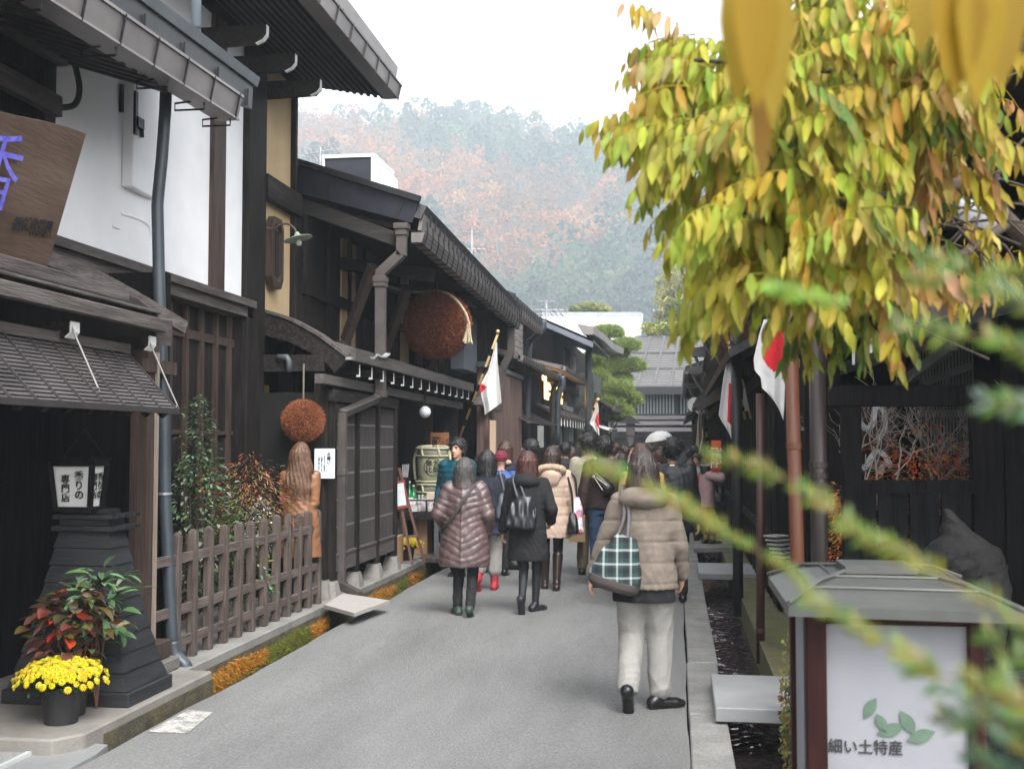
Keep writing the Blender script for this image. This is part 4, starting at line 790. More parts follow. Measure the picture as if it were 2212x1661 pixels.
Y = 32; A = D(1180, 690, Y); B = D(1282, 734, Y)
m = MB(); m.prism([A, B, B-Vector((.02, 0, .22)), A-Vector((0, 0, .22))], (0, .1, 0)); m.obj('verge_fascia', M('slate_metal', (.11, .125, .15), (.14, .155, .18), .4, 3, bump=0, metal=.3), b)
m = MB(); P = [A-Vector((2, 0, -.85)), A, B]; m.sheet([[P[0]-Vector((0, 0, .05)), P[0]+Vector((0, 8, -.05))], [A, A+Vector((0, 8, 0))], [B, B+Vector((0, 8, .1))]], (0, 0, -.07)); m.obj('roof', dark_metal(), b)
m = MB(); cp = smooth_path([V(1283, 706, -2.3), V(1306, 722, -2.15), V(1326, 742, -1.98), V(1347, 752, -1.9)], 4)
for i in range(len(cp)-1): m.hexa([cp[i]-Vector((0, 0, .22)), cp[i+1]-Vector((0, 0, .22)), cp[i+1]-Vector((.3, 0, .22)), cp[i]-Vector((.3, 0, .22))], [cp[i], cp[i+1], cp[i+1]-Vector((.5, 0, -.1)), cp[i]-Vector((.5, 0, -.1))])
m.obj('curved_eave', gutter_metal(), b)
vpipe(b, [(1281, 716), (1280, 730), (1272, 745), (1271, 960)], 36, .11); vpipe(b, [(1208, 806), (1206, 826), (1194, 846), (1193, 960)], 30, .07, pipe_brown()); vpipe(b, [(1214, 812), (1216, 836), (1206, 858), (1205, 962)], 29.5, .075); vpipe(b, [(1290, 848), (1284, 872), (1246, 884), (1243, 965)], 41, .10, pipe_brown())
m = MB(); a0 = D(1126, 880, 25); a1 = D(1168, 890, 25); bb0 = D(1120, 908, 24.2); bb1 = D(1206, 911, 24.2)
for i in range(14): t = i/13; m.bar(lerp(Vector((-3.7, 24.2, 2.42)), Vector((-3.7, 29.6, 2.42)), t), lerp(Vector((-3.05, 24.2, 2.08)), Vector((-3.05, 29.6, 2.08)), t), .05, .03)
for s in range(7): x = -3.7+.65*s/6; z = 2.42-.34*s/6; m.bar((x, 24.2, z+.02), (x, 29.6, z+.02), .07, .015)
m.obj('slatted_awning', grey_wood(), b)
pent(b, -3.7, -3.15, 30.5, 41, 2.48, .25)
m = MB()
for i in range(10): y = 31.5+i*.9; m.box(-3.13, -3.11, y, y+.06, 2.12, 2.34)
m.objs('white_rafter_tip', white_paint(), b)
m = MB(); m.box(-3.69, -3.6, 34.6, 36.6, .1, 2.1); m.obj('pale_door', M('pale_door', (.30, .27, .22), (.36, .32, .26), .8, 3, VZ, .2), b)
m = MB(); m.box(-3.5, -3.42, 29.2, 29.9, 1.55, 2.1); m.obj('hanging_cloth', white_paint(), b)
m = MB(); m.box(-3.69, -3.62, 37, 40.9, 2.75, 2.9); m.box(-3.69, -3.62, 37, 40.9, 2.25, 2.4); m.box(-3.69, -3.6, 38, 38.15, 1.6, 3.0); m.box(-3.69, -3.62, 39.2, 40.9, 1.7, 2.15); m.obj('plaster_band', M('grey_plaster', (.30, .30, .30), (.24, .24, .24), .8, 3, bump=.1), b)
# house at the bend with small roofs behind the flag
b = thing('bend_house', 'far dark house with small tiled hoods behind the pine', 'building', (-3.5, 46, .1))
m = MB(); m.box(-9, -3.0, 42, 50, .1, 4.2); m.obj('wall', M('far_dark', (.03, .04, .04), (.05, .06, .058), .8, 2, bump=.1), b)
pent(b, -3.0, -2.3, 42.5, 47, 3.0, .4, grey_wood()); pent(b, -3.0, -2.4, 42.5, 46, 2.2, .15, white_paint())
m = MB(); m.box(-2.99, -2.9, 44, 49.5, 1.55, 1.62); 
for i in range(8): m.box(-2.98, -2.92, 44.2+i*.7, 44.35+i*.7, 1.0, 1.55)
m.obj('railing', grey_wood(), b)
# end building across the street
b = thing('end_house', 'grey metal roofed timber house closing the end of the street', 'building', (0, 60, .1)); YR = 60.0
a = D(1374, 728, 64); c = D(1560, 728, 64); e0 = D(1340, 836, YR-1); e1 = D(1560, 836, YR-1)
m = MB(); m.sheet([[e0, e1], [a, c]], (0, 0, -.1)); rf = m.obj('roof', M('far_roof', (.11, .108, .108), (.16, .155, .152), .5, .7, bump=.1, metal=.2, dirt=.3), b)
m = MB()
for i in range(7): t = i/6; m.bar(lerp(e0, e1, t)+Vector((0, 0, .03)), lerp(a, c, t)+Vector((0, 0, .03)), .12, .08)
for s in (.0, .35, .65, 1): m.bar(lerp(e0, a, s)+Vector((0, 0, .04)), lerp(e1, c, s)+Vector((0, 0, .04)), .07, .06)
m.obj('roof_batten', M('roof_batten', (.075, .073, .075), (.10, .097, .098), .5, 2, bump=0), rf)
m = MB()
for i in range(22): t = i/22; m.bar(lerp(e0, a, t)+Vector((0, 0, .01)), lerp(e1, c, t)+Vector((0, 0, .01)), .03, .03)
m.obj('roof_course', M('roof_course', (.055, .054, .055), (.075, .073, .074), .5, 2, bump=0), rf)
m = MB(); m.box(-4, 3, YR-1.1, YR-.9, D(1400, 852, YR-1).z, D(1400, 836, YR-1).z-.02); m.obj('eave_fascia', dark_metal(), b)
m = MB(); m.box(-3.5, 3, YR, YR+6, .1, e0.z); m.obj('wall', M('end_wall', (.045, .04, .042), (.075, .07, .07), .8, 2, bump=.1), b)
for xa_, xb_ in ((1376, 1456), (1468, 1520)):
    p = D(xa_, 894, YR-.05); q = D(xb_, 850, YR-.05); m = MB(); m.box(p.x, q.x, YR-.06, YR-.02, p.z, q.z); wn = m.obj('window', M('pale_glass', (.24, .29, .30), (.3, .34, .35), .4, 2, bump=0), b)
    m = MB(); k_ = int((q.x-p.x)/.16)
    for i in range(k_+1): x = p.x+i*.16; m.box(x-.03, x+.03, YR-.12, YR-.065, p.z, q.z)
    m.obj('window_bar', dark_wood(), wn)
m = MB()
for y_, d_ in ((900, .25), (912, .3), (926, .5)): p = D(1400, y_, YR-d_); m.box(-3.2, 3, YR-d_, YR-.01, p.z-.14, p.z+.06)
m.obj('lower_band', M('band', (.11, .10, .105), (.16, .15, .155), .7, 1, HX, .1), b)
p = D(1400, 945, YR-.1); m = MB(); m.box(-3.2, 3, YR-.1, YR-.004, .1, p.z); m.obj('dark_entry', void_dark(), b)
# white roof house behind
b = thing('white_roof_house', 'house with brilliant white metal roof behind the pine tree', 'building', (-5, 74, .1))
a = D(1170, 682, 78); c = D(1386, 682, 78); e0 = D(1170, 762, 70); e1 = D(1377, 762, 70)
m = MB(); m.sheet([[e0, e1], [a, c]], (0, 0, -.15)); rf = m.obj('roof', M('white_roof', (.60, .60, .61), (.54, .54, .55), .4, 1, bump=0), b)
m = MB(); m.bar(a+Vector((0, 0, .1)), c+Vector((0, 0, .1)), .3, .25)
for i in range(6): t = (i+.5)/6; m.bar(lerp(a, c, t)+Vector((0, -.1, .05)), lerp(lerp(a, c, t), lerp(e0, e1, t), .12)+Vector((0, 0, .05)), .08, .08)
m.bar(c+Vector((.05, 0, 0)), e1+Vector((.05, 0, 0)), .12, .3); m.obj('ridge_cap', M('ridge_grey', (.25, .27, .3), (.3, .32, .35), .4, 2, bump=0), rf)
m = MB(); m.box(e0.x, c.x-.3, 70.5, 80, .1, e0.z); m.obj('wall', dark_wood(), b)
# street lantern post by the pine, utility pole
b = thing('post_lantern', 'small roofed wooden lantern on a post before the end house', 'lantern', D(1362, 990, 47)); p = D(1362, 925, 47)
m = MB(); m.box(p.x-.17, p.x+.17, 46.85, 47.15, p.z-.28, p.z+.22); m.obj('box', grey_wood(), b)
m = MB(); m.prism([p+Vector((-.42, -.3, .2)), p+Vector((.42, -.3, .2)), p+Vector((0, -.3, .55))], (0, .6, 0)); m.obj('roof', dark_metal(), b)
m = MB(); m.box(p.x-.11, p.x+.11, 46.9, 47.1, .1, p.z-.281); m.obj('post', grey_wood(), b)
b = thing('utility_pole', 'pale utility pole with one crossarm beyond the roofs', 'pole', D(1432, 720, 95)); m = MB(); q = D(1432, 652, 95); m.tube([(q.x, 95, 2), q], .14, 8); m.obj('pole', M('pole_grey', (.5, .52, .54), (.45, .47, .49), .7, 3, bump=0), b)
m = MB(); p = D(1432, 670, 95); m.box(p.x-.8, p.x+.8, 94.8, 94.86, p.z-.06, p.z+.06); m.box(p.x-.3, p.x+.3, 94.8, 94.86, p.z+.4, p.z+.5); m.obj('crossarm', M('pole_grey', (.5, .52, .54), (.45, .47, .49), .7, 3, bump=0), b)
# ================================================================ right row, seen edge-on
def right_house(name, label, Y0, Y1, xw, ex, ez, hh, mat):
    b = thing(name, label, 'building', (xw+1.5, (Y0+Y1)/2, .09))
    m = MB(); m.box(xw, xw+5, Y0, Y1, .09, ez+.3); m.obj('wall', mat, b)
    m = MB(); m.hexa([(ex, Y0-.2, ez), (ex, Y1+.1, ez), (ex+5, Y1+.1, ez+1.8), (ex+5, Y0-.2, ez+1.8)], [(ex, Y0-.2, ez+.16), (ex, Y1+.1, ez+.16), (ex+5, Y1+.1, ez+1.96), (ex+5, Y0-.2, ez+1.96)]); m.obj('roof', dark_metal(), b)
    gu = gut(Vector((ex-.02, Y0-.2, ez-.08)), Vector((ex-.02, Y1+.1, ez-.08)), .13, .13, parent=b, side=1, mat=M('dark_gutter', (.09, .085, .085), (.13, .125, .12), .5, 3, bump=.05, metal=.3))
    m = MB()
    for i in range(int((Y1-Y0)/.9)): y = Y0+i*.9; m.box(ex+.15, xw, y, y+.1, ez-.16, ez-.04)
    m.objs('eave_beam', dark_beam(), b)
    m = MB()
    k = int((Y1-Y0)/.45)
    for i in range(k): y = Y0+.1+i*.45; m.box(xw-.03, xw-.002, y, y+.09, .12, ez)
    m.box(xw-.045, xw-.0305, Y0, Y1, 2.3, 2.45); m.box(xw-.045, xw-.0305, Y0, Y1, .7, .8); m.obj('facade_batten', dark_wood(), b)
    m = MB(); m.hexa([(xw-.42, Y0+.3, 2.52), (xw-.42, Y1-.3, 2.52), (xw, Y1-.3, 2.74), (xw, Y0+.3, 2.74)], [(xw-.44, Y0+.3, 2.6), (xw-.44, Y1-.3, 2.6), (xw, Y1-.3, 2.84), (xw, Y0+.3, 2.84)]); m.obj('pent_roof', dark_metal(), b)
    return b
b2 = right_house('dark_townhouse', 'tall dark townhouse edge-on behind the vine leaves at right', 11.4, 22.3, .95, .52, 5.1, 0, black_wood())
b3 = right_house('dark_shop', 'dark right hand shop between the tall townhouse and the round sign', 23.6, 35.5, .85, .42, 4.9, 0, black_wood())
b4 = right_house('far_shop', 'farthest dark shop of the right hand row', 37, 57, .75, .28, 3.9, 0, dark_wood())
m = MB(); P = [D(1545, 650, 21), D(1547, 742, 21), D(1562, 770, 21), D(1576, 790, 20.5), D(1578, 860, 20.5)]
for i in range(4): m.bar(P[i], P[i+1], .26 if i < 3 else .13, .22 if i < 3 else .13, (0, 1, 0))
for y in (655, 680, 705, 730): p = D(1546, y, 21); m.box(p.x-.16, p.x+.16, 20.85, 21.15, p.z-.02, p.z+.02)
m.obj('square_downpipe', M('black_pipe', (.014, .014, .016), (.024, .024, .027), .5, 4, bump=.1), b2, bevel=.01)
for x, y, Y, s, bb_ in ((1506, 760, 33, .5, b3), (1500, 800, 33, .4, b3), (1492, 830, 41, .5, b4), (1520, 720, 29, .4, b3)):
    m = MB(); p = D(x, y, Y); m.hexa([p+Vector((-.25*s, 0, -.25*s)), p+Vector((.5*s, 0, -.25*s)), p+Vector((.5*s, .4, -.25*s)), p+Vector((-.25*s, .4, -.25*s))], [p+Vector((-.5*s, 0, .2*s)), p+Vector((.6*s, 0, .35*s)), p+Vector((.6*s, .4, .35*s)), p+Vector((-.5*s, .4, .2*s))]); m.tube([p+Vector((-.1*s, .1, -.25*s)), p+Vector((.1*s, .1, -.8*s)), p+Vector((.6*s, .1, -1.5*s))], .09*s, 8); m.obj('gutter_box', M('dark_gutter', (.09, .085, .085)), bb_)
m = MB(); a = D(1500, 875, 25); m.hexa([D(1504, 882, 25), D(1560, 850, 20), D(1562, 858, 20), D(1506, 890, 25)], [D(1496, 872, 25), D(1556, 836, 20), D(1620, 836, 20), D(1540, 872, 25)]); m.obj('black_hood', navy_metal(), b3)
def pole(label, name, x0, y0, x1, y1, Y, r, mat, bands=(), foot=None):
    t = thing(name, label, 'downpipe', D(x1, y1, Y), 'downpipes along the right channel'); m = MB(); m.tube([D(x0, y0, Y), D(x1, y1, Y)], r, 14); m.obj('pipe', mat, t, smooth=True)
    if bands:
        m = MB()
        for s in bands: p = lerp(D(x0, y0, Y), D(x1, y1, Y), s); m.lathe([(r*1.02, -.02), (r*1.13, -.018), (r*1.13, .018), (r*1.02, .02)], p, 14)
        m.obj('pipe_collar', mat, t)
    return t
rust = M('rust_pipe', (.085, .026, .012), (.12, .042, .02), .5, 3, (3, 3, .5), .1, 12, dirt=.3, dcol=(.1, .045, .03))
dkp = M('dark_brown_pipe', (.040, .030, .029), (.030, .022, .021), .4, 3, (3, 3, .5), .05)
pole('slim black downpipe ending in the water beyond the pale slab', 'downpipe', 1589, 690, 1595, 1330, 12.4, .055, M('black_pipe', (.028, .028, .032)), (.08, .75))
pole('thin rusty brown downpipe ending in the water nearest the lone walker', 'downpipe', 1642, 850, 1643, 1432, 9.75, .035, M('maroon_pipe', (.040, .020, .015), (.06, .03, .024), .5, 4, bump=.05), (.88,))
pole('square looking bright rust brown downpipe left of the dark one', 'downpipe', 1705, 620, 1738, 1745, 7.2, .042, rust, (.31, .66))
pole('thick dark brown downpipe with collars beside the garden gate', 'downpipe', 1763, 560, 1776, 1700, 7.6, .053, dkp, (.395, .415, .435, .755))
# black boarded corner of the nearest right hand house
b = thing('right_house', 'black timber house at right with white tipped rafters above the garden gate', 'building', (3.2, 10, .09))
m = MB(); m.box(1.02, 1.3, 9.55, 11.3, .09, 4.6); m.obj('boarded_corner', black_wood(), b)
m = MB(); m.box(2.78, 6, 6.5, 10.5, .09, 5.2); m.box(2.0, 6, 10.55, 11.3, .09, 5.2); m.obj('wall', black_wood(), b)
m = MB(); m.hexa([(.95, 5.2, 3.2), (.95, 11.3, 3.2), (6, 11.3, 4.4), (6, 5.2, 4.4)], [(.95, 5.2, 3.3), (.95, 11.3, 3.3), (6, 11.3, 4.5), (6, 5.2, 4.5)]); m.obj('roof', black_wood(), b)
for x, y in ((1957, 690), (1880, 745), (1843, 772), (1801, 800)):
    p = V(x, y, 1.32); 
    m = MB(); m.bar(p+Vector((0.01, 0, 0)), p+Vector((1.6, 0, .45)), .06, .10); r_ = m.obj('rafter', M('rafter_grey', (.03, .028, .028), (.05, .047, .046), .7, 3, bump=.1), b)
    m = MB(); m.box(p.x-.004, p.x+.008, p.y-.033, p.y+.033, p.z-.055, p.z+.055); m.obj('white_tip', white_paint(), r_)
m = MB(); m.bar(D(1935, 840, 10.4), D(2060, 745, 9.0), .05, .09); m.bar(D(1990, 830, 10.4), D(2100, 790, 10.4), .04, .06); m.obj('diagonal_brace', M('brace_grey', (.10, .10, .10), (.15, .15, .15), .7, 3, bump=.1), b)
m = MB(); yl = 10.45
xa, xb = D(1990, 900, yl).x, D(2103, 900, yl).x; zl0, zl1 = .1, 2.75
for i in range(17): x = lerp(xa, xb, i/16); m.box(x-.008, x+.008, yl, yl+.02, zl0, zl1)
lt = m.obj('lattice_screen', M('lattice_grey', (.12, .115, .11), (.17, .165, .16), .7, 4, VZ, .2), b)
m = MB()
for z in (D(2050, 893, yl).z, D(2050, 1010, yl).z, .9): m.box(xa, xb, yl+.021, yl+.04, z-.03, z+.03)
m.obj('cross_slat', M('slat_pale2', (.30, .30, .29), (.22, .22, .22), .7, 12, bump=.1), lt)
# garden gate across the frame
YG = 8.6; t = thing('garden_gate', 'black timber garden gate with open window panel and boarded lower half', 'gate', (2.0, YG, .09))
a = D(1838, 900, YG); zt0, zt1 = D(1850, 878, YG).z, D(1850, 833, YG).z; xl0, xl1 = D(1817, 900, YG).x, D(1859, 900, YG).x; xr0, xr1 = D(2098, 950, YG).x, D(2165, 950, YG).x
m = MB(); m.box(D(1790, 850, YG).x, 3.2, YG-.05, YG+.09, zt0, zt1); m.obj('top_beam', black_wood(), t, bevel=.006)
for q0, q1 in ((xl0, xl1), (xr0, xr1)):
    m = MB(); m.box(q0, q1, YG-.04, YG+.08, .09, zt0-.003); m.obj('post', black_wood(), t, bevel=.006)
zm1, zm0 = D(1950, 1037, YG).z, D(1950, 1067, YG).z
m = MB(); m.box(xl1+.002, xr0-.002, YG-.03, YG+.06, zm0, zm1); m.obj('mid_rail', black_wood(), t)
m = MB(); n_ = 7; wv = (xr0-xl1)/n_
for i in range(n_): m.box(xl1+.004+i*wv, xl1-.004+(i+1)*wv, YG+(-.015 if i % 2 else .02), YG+(.015 if i % 2 else .045), .09, zm0-.002)
for z in (D(1950, 1125, YG).z, D(1950, 1240, YG).z): m.box(xl1+.003, xr0-.003, YG+.046, YG+.07, z-.04, z+.04)
m.obj('boarding', M('gate_board', (.007, .007, .008), (.013, .013, .014), .65, 3, VZ, .3, spec=.08), t)
m = MB(); m.box(xr1+.01, 5, YG-.02, YG+.05, .09, 3.4); m.obj('side_panel', black_wood(), t)
# patterned curtain behind the gate
YN = 9.9; t = thing('shop_curtain', 'brown shop curtain with white wave pattern behind the garden gate', 'curtain', D(1890, 1020, YN)); a = D(1836, 1025, YN); c = D(1938, 860, YN)
m = MB(); m.sheet([[(lerp(a.x, c.x, j/14), YN+.02*math.sin(j*1.4), lerp(a.z, c.z, i)) for j in range(15)] for i in (0, 1)], (0, .008, 0)); cl = m.obj('cloth', M('curtain_brown', (.05, .026, .022), (.07, .04, .034), .9, 12, bump=.2), t, smooth=True)
m = MB()
for k, (pts, w_) in enumerate((([(1836, 880), (1852, 905), (1870, 925), (1885, 915), (1890, 885), (1905, 870)], .05), ([(1836, 985), (1850, 1000), (1868, 1010), (1880, 990), (1895, 975), (1912, 985), (1925, 1010)], .045), ([(1905, 880), (1912, 905), (1910, 930), (1895, 950)], .04), ([(1900, 1025), (1908, 1005), (1925, 1000)], .05))):
    P = smooth_path([D(x, y, YN-.022-.002*k) for x, y in pts], 5)
    for i in range(len(P)-1): d = (P[i+1]-P[i]).cross(Vector((0, 1, 0))).normalized()*w_/2; m.add([P[i]-d, P[i+1]-d, P[i+1]+d, P[i]+d], [(0, 1, 2, 3)])
m.obj('wave_pattern', M('curtain_white', (.75, .76, .79), (.68, .69, .73), .9, 12, bump=.1), cl)
# flags
def flag(label, top, tip_px, Y, W_, Hh, sway, px_of, disc=True, cloth=(.80, .79, .78), bamboo=True, foot=None, dcol=(.62, .02, .03), droop=None):
    """top: pixel of the finial, foot: pixel of the pole foot; droop: list of pixel columns giving the hanging cloth outline"""
    t = thing('flag', label, 'flag', D(*foot, Y), 'national flags on bamboo poles'); p = D(*top, Y); q = D(*foot, Y+.6)
    m = MB(); m.tube([q, p], .016*max(1, Y/15), 8); pl_ = m.obj('pole', M('bamboo', (.50, .36, .16), (.42, .29, .12), .5, 6, bump=.1), t, smooth=True)
    m = MB(); n_ = 5
    for i in range(n_): s = .12+.85*i/n_; m.tube([lerp(q, p, s), lerp(q, p, s+.065)], .0175*max(1, Y/15), 8)
    m.obj('black_band', iron(), pl_)
    m = MB(); m.ball(p+Vector((0, 0, .03)), .032*max(1, Y/16), 12); m.obj('finial', M('gold', (.65, .5, .22), (.55, .42, .2), .25, 4, bump=0, metal=.7), pl_, smooth=True)
    # droop: rows of (left px, right px, y) top to bottom; pleats push the cloth in depth
    rows = smooth_rows(droop, 20); m = MB(); n2 = 26; P = []
    red = []
    for i, (xl, xr, yl_, yr) in enumerate(rows):
        R = []
        for j in range(n2+1):
            u = j/n2; s = i/(len(rows)-1); d = .035*Y/12*math.sin(u*9+1.2*s+top[0])*(.3+.7*s)
            R.append(D(lerp(xl, xr, u), lerp(yl_, yr, u), Y+d-.03))
        P.append(R)
    m.sheet(P); cl = m.obj('cloth', M('flag_cloth_%d' % (cloth[2]*100), cloth, tuple(v*.93 for v in cloth), .9, 30, bump=.05, transl=.25), t, smooth=True)
    if disc:
        m = MB()
        for i in range(len(P)-1):
            for j in range(n2):
                u, s = (j+.5)/n2, (i+.5)/(len(P)-1)
                if disc(u, s): m.add([P[i][j]-Vector((0, .006, 0)), P[i][j+1]-Vector((0, .006, 0)), P[i+1][j+1]-Vector((0, .006, 0)), P[i+1][j]-Vector((0, .006, 0))], [(0, 1, 2, 3)])
        if m.v: m.obj('red_disc', M('flag_red', dcol, tuple(v*.85 for v in dcol), .9, 30, bump=.05), cl, smooth=True)
    return t
def smooth_rows(rows, n):
    rows = sorted(rows, key=lambda r: r[0]); T = [r[0] for r in rows]; return [tuple(float(np.interp(s, T, [r[k] for r in rows])) for k in (1, 2, 3, 4)) for s in np.linspace(0, 1, n*2)]
flag('white flag with a red corner showing, on a slanted pole under the huge cedar ball', (1075, 722), None, 15.0, 0, 0, 0, 0, foot=(993, 945), droop=[(0, 1071, 1074, 738, 740), (.25, 1055, 1075, 800, 780), (.55, 1037, 1079, 832, 822), (.75, 1040, 1082, 856, 852), (.9, 1046, 1083, 880, 866), (1, 1047, 1083, 896, 870)], disc=lambda u, s: u < .32*(1-abs(s-.60)/.09*1.0) and abs(s-.60) < .09)
flag('small far flag with a red disc beside the pine tree', (1291, 866), None, 36, 0, 0, 0, 0, foot=(1245, 965), droop=[(0, 1289, 1292, 872, 872), (.3, 1283, 1293, 890, 888), (.6, 1272, 1294, 915, 905), (.75, 1280, 1294, 921, 920), (1, 1291, 1295, 938, 942)], disc=lambda u, s: ((u-1.0)/.38)**2+((s-.58)/.24)**2 < 1)
flag('narrow hanging flag with a red stripe of disc left of the slim black downpipe', (1575, 748), None, 12.9, 0, 0, 0, 0, foot=(1610, 905), droop=[(0, 1574, 1579, 757, 757), (.3, 1562, 1585, 820, 830), (.7, 1552, 1587, 897, 925), (.82, 1560, 1587, 912, 940), (1, 1572, 1584, 930, 958)], disc=lambda u, s: abs(u-.66) < .13 and .30 < s < .68)
flag('large flag with half of its red disc showing under the vine leaves', (1702, 700), None, 9.6, 0, 0, 0, 0, foot=(1757, 890), droop=[(0, 1650, 1697, 690, 690), (.12, 1640, 1698, 722, 715), (.3, 1628, 1698, 775, 770), (.45, 1630, 1696, 800, 800), (.52, 1643, 1696, 815, 815), (.8, 1646, 1694, 838, 880), (1, 1676, 1692, 866, 908)], disc=lambda u, s: ((u-.80)/.55)**2+((s-.20)/.27)**2 < 1)
flag('cream flag with a slim red disc beside the round white sign', (1512, 868), None, 27, 0, 0, 0, 0, foot=(1535, 985), droop=[(0, 1510, 1513, 873, 873), (.4, 1506, 1522, 925, 915), (.7, 1503, 1524, 960, 940), (1, 1504, 1512, 985, 990)], disc=lambda u, s: abs(u-.5) < .16 and .28 < s < .70, cloth=(.66, .60, .46))
t = thing('flag', 'pale flag corner behind the slim black downpipe', 'flag', D(1612, 900, 13.6)); m = MB(); m.sheet([[D(1606, 838, 13.6), D(1609, 838, 13.6)], [D(1604, 880, 13.6), D(1617, 878, 13.65)], [D(1604, 889, 13.6), D(1618, 887, 13.65)]], (0, .01, 0)); m.obj('cloth', M('flag_cloth_78', (.80, .79, .78)), t)
m = MB(); m.tube([D(1604, 820, 13.6), D(1622, 905, 14)], .012, 6); m.obj('pole', M('bamboo', (.50, .36, .16)), t)
# round sign, globes, banner, big right ball
t = thing('round_sign', 'round white sign projecting from the far right hand shop', 'sign', D(1501, 874, 32)); p = D(1501, 874, 32); m = MB(); m.tube([p, p+Vector((0, .08, 0))], .20, 26); m.obj('disc', M('sign_white', (.60, .60, .58), (.66, .65, .63), .6, 3, bump=0), t)
m = MB(); m.tube([p+Vector((.05, -.005, -.04)), p+Vector((.08, -.005, .08)), p+Vector((.02, -.005, .02))], .018, 5); m.obj('red_mark', M('flag_red', (.62, .02, .03)), t)
m = MB(); m.bar(p+Vector((.15, .04, .1)), p+Vector((.5, .04, .12)), .03, .03); m.obj('bracket', iron(), t)
t = thing('globe_pair', 'pair of white globe lamps on a post by the cream flag', 'lamp', D(1517, 888, 27))
for x in (1511, 1523):
    m = MB(); m.ball(D(x, 889, 27), .075, 14, sz=.9); m.obj('globe', M('opal_glass', (.62, .63, .66)), t, smooth=True)
m = MB(); m.tube([D(1517, 894, 27), D(1517, 1000, 27)], .08, 10); m.obj('post', pipe_brown(), t)
t = thing('shop_banner', 'small orange red hanging banner with white lettering beside the right hand flags', 'banner', D(1548, 1022, 16)); a = D(1537, 1020, 16); c = D(1558, 951, 16)
m = MB(); m.sheet([[(lerp(a.x, c.x, j/6), 16+.015*math.sin(j+i), lerp(a.z, c.z, i/6)) for j in range(7)] for i in range(7)], (0, .006, 0)); m.obj('cloth', M('banner_red', (.66, .10, .035), (.58, .07, .03), .8, 6, bump=.05), t, smooth=True)
text('い\nち\nい', .075, white_paint(), t, ((a.x+c.x)/2+.035, 15.975, (a.z+c.z)/2), (1, 0, 0), (0, 0, 1), .03, space=1.1)
text('一\n刀\n彫', .10, white_paint(), t, ((a.x+c.x)/2-.03, 15.974, (a.z+c.z)/2-.01), (1, 0, 0), (0, 0, 1), .03, space=1.1)
m = MB(); m.tube([(a.x, 16, c.z), ((a.x+c.x)/2, 16, c.z+.22), (c.x, 16, c.z)], .005, 4); m.obj('cord', iron(), t)
cedar_ball('large greyish brown cedar ball half hidden behind the slim black downpipe', D(1605, 752, 14.2), 56/FX*14.2, 7000, .5, ((.10, .06, .045), (.06, .035, .025)))
# roofed lantern box in front at right
YL = 3.95; t = thing('roofed_signbox', 'white paper sign box with grey hipped roof and red brown frame at lower right', 'lantern', D(1935, 1700, YL))
def LP(x, y, dy=0): return D(x, y, YL+dy)
zb = LP(1900, 1335).z; zt = D(1900, 1226, YL+.43).z-.03; xl, xr = .362, LP(2215, 1330).x; dd = .86
E4 = [(xl, YL, zb), (xr, YL, zb-.01), (xr, YL+dd, zb), (xl, YL+dd, zb)]
xm0, xm1 = LP(1868, 1225).x, LP(2010, 1225).x; R4 = [(xm0, YL+.34, zt+.02), (xm1, YL+.34, zt+.02), (xm1, YL+.52, zt+.02), (xm0, YL+.52, zt+.02)]
m = MB(); E4t = [(p[0], p[1], p[2]+.035) for p in E4]; m.hexa(E4, E4t)
for i in range(4):
    j = (i+1) % 4; n_ = 4; rows = []
    for k in range(n_+1):
        s = k/n_; s2 = s**1.15; rows.append([lerp(Vector(E4t[i]), Vector(R4[i]), s)+Vector((0, 0, .02*math.sin(math.pi*s))), lerp(Vector(E4t[j]), Vector(R4[j]), s)+Vector((0, 0, .02*math.sin(math.pi*s)))])
    m.sheet(rows)
m.add(R4, [(0, 1, 2, 3)]); zr = M('zinc_roof', (.078, .08, .076), (.052, .054, .051), .42, 2.2, bump=.12, metal=.15, dirt=.4, dcol=(.08, .085, .078)); m.obj('roof', zr, t)
m = MB()
for i in range(4): m.tube([Vector(E4t[i])+Vector((0, 0, .01)), lerp(Vector(E4t[i]), Vector(R4[i]), .5)+Vector((0, 0, .03)), Vector(R4[i])+Vector((0, 0, .012))], .008, 6)
for s in (.36, .72):
    P = [lerp(Vector(E4t[i]), Vector(R4[i]), s)+Vector((0, 0, .02*math.sin(math.pi*s)+.003)) for i in range(4)]
    for i in range(4): m.tube([P[i], P[(i+1) % 4]], .005, 5)
m.box(xm0-.02, xm1+.02, YL+.30, YL+.56, zt+.021, zt+.045); m.obj('roof_seam', M('seam_dark', (.06, .063, .06), (.09, .09, .088), .5, 5, bump=0), t)
redbrown = M('red_frame', (.016, .004, .003), (.030, .008, .006), .55, 3, VZ, .2, spec=.15)
bx0, bx1 = LP(1742, 1500, .12).x, LP(2130, 1500, .12).x; fxl = LP(1787, 1500, .12).x; fxr = LP(2095, 1500, .12).x
m = MB(); yb = YL+.12
m.box(bx0, fxl, yb, yb+.08, .36, zb-.002); m.box(fxr, bx1, yb, yb+.08, .36, zb-.002); m.box(fxl, fxr, yb+.005, yb+.07, zb-.04, zb-.003); m.box(fxl, fxr, yb+.005, yb+.07, .36, .40); m.box(bx0+.002, bx0+.07, yb+.55, yb+.62, .36, zb-.002); m.box(bx1-.07, bx1-.002, yb+.55, yb+.62, .36, zb-.002); m.box(bx0+.01, bx1-.01, yb+.005, yb+.615, .31, .358); m.obj('frame', redbrown, t, bevel=.005)
m = MB(); m.box(bx0+.02, bx1-.02, yb+.03, yb+.59, .405, zb-.045); m.obj('paper_panel', M('sign_paper', (.215, .22, .24), (.19, .195, .215), .7, 3, bump=.02), t)
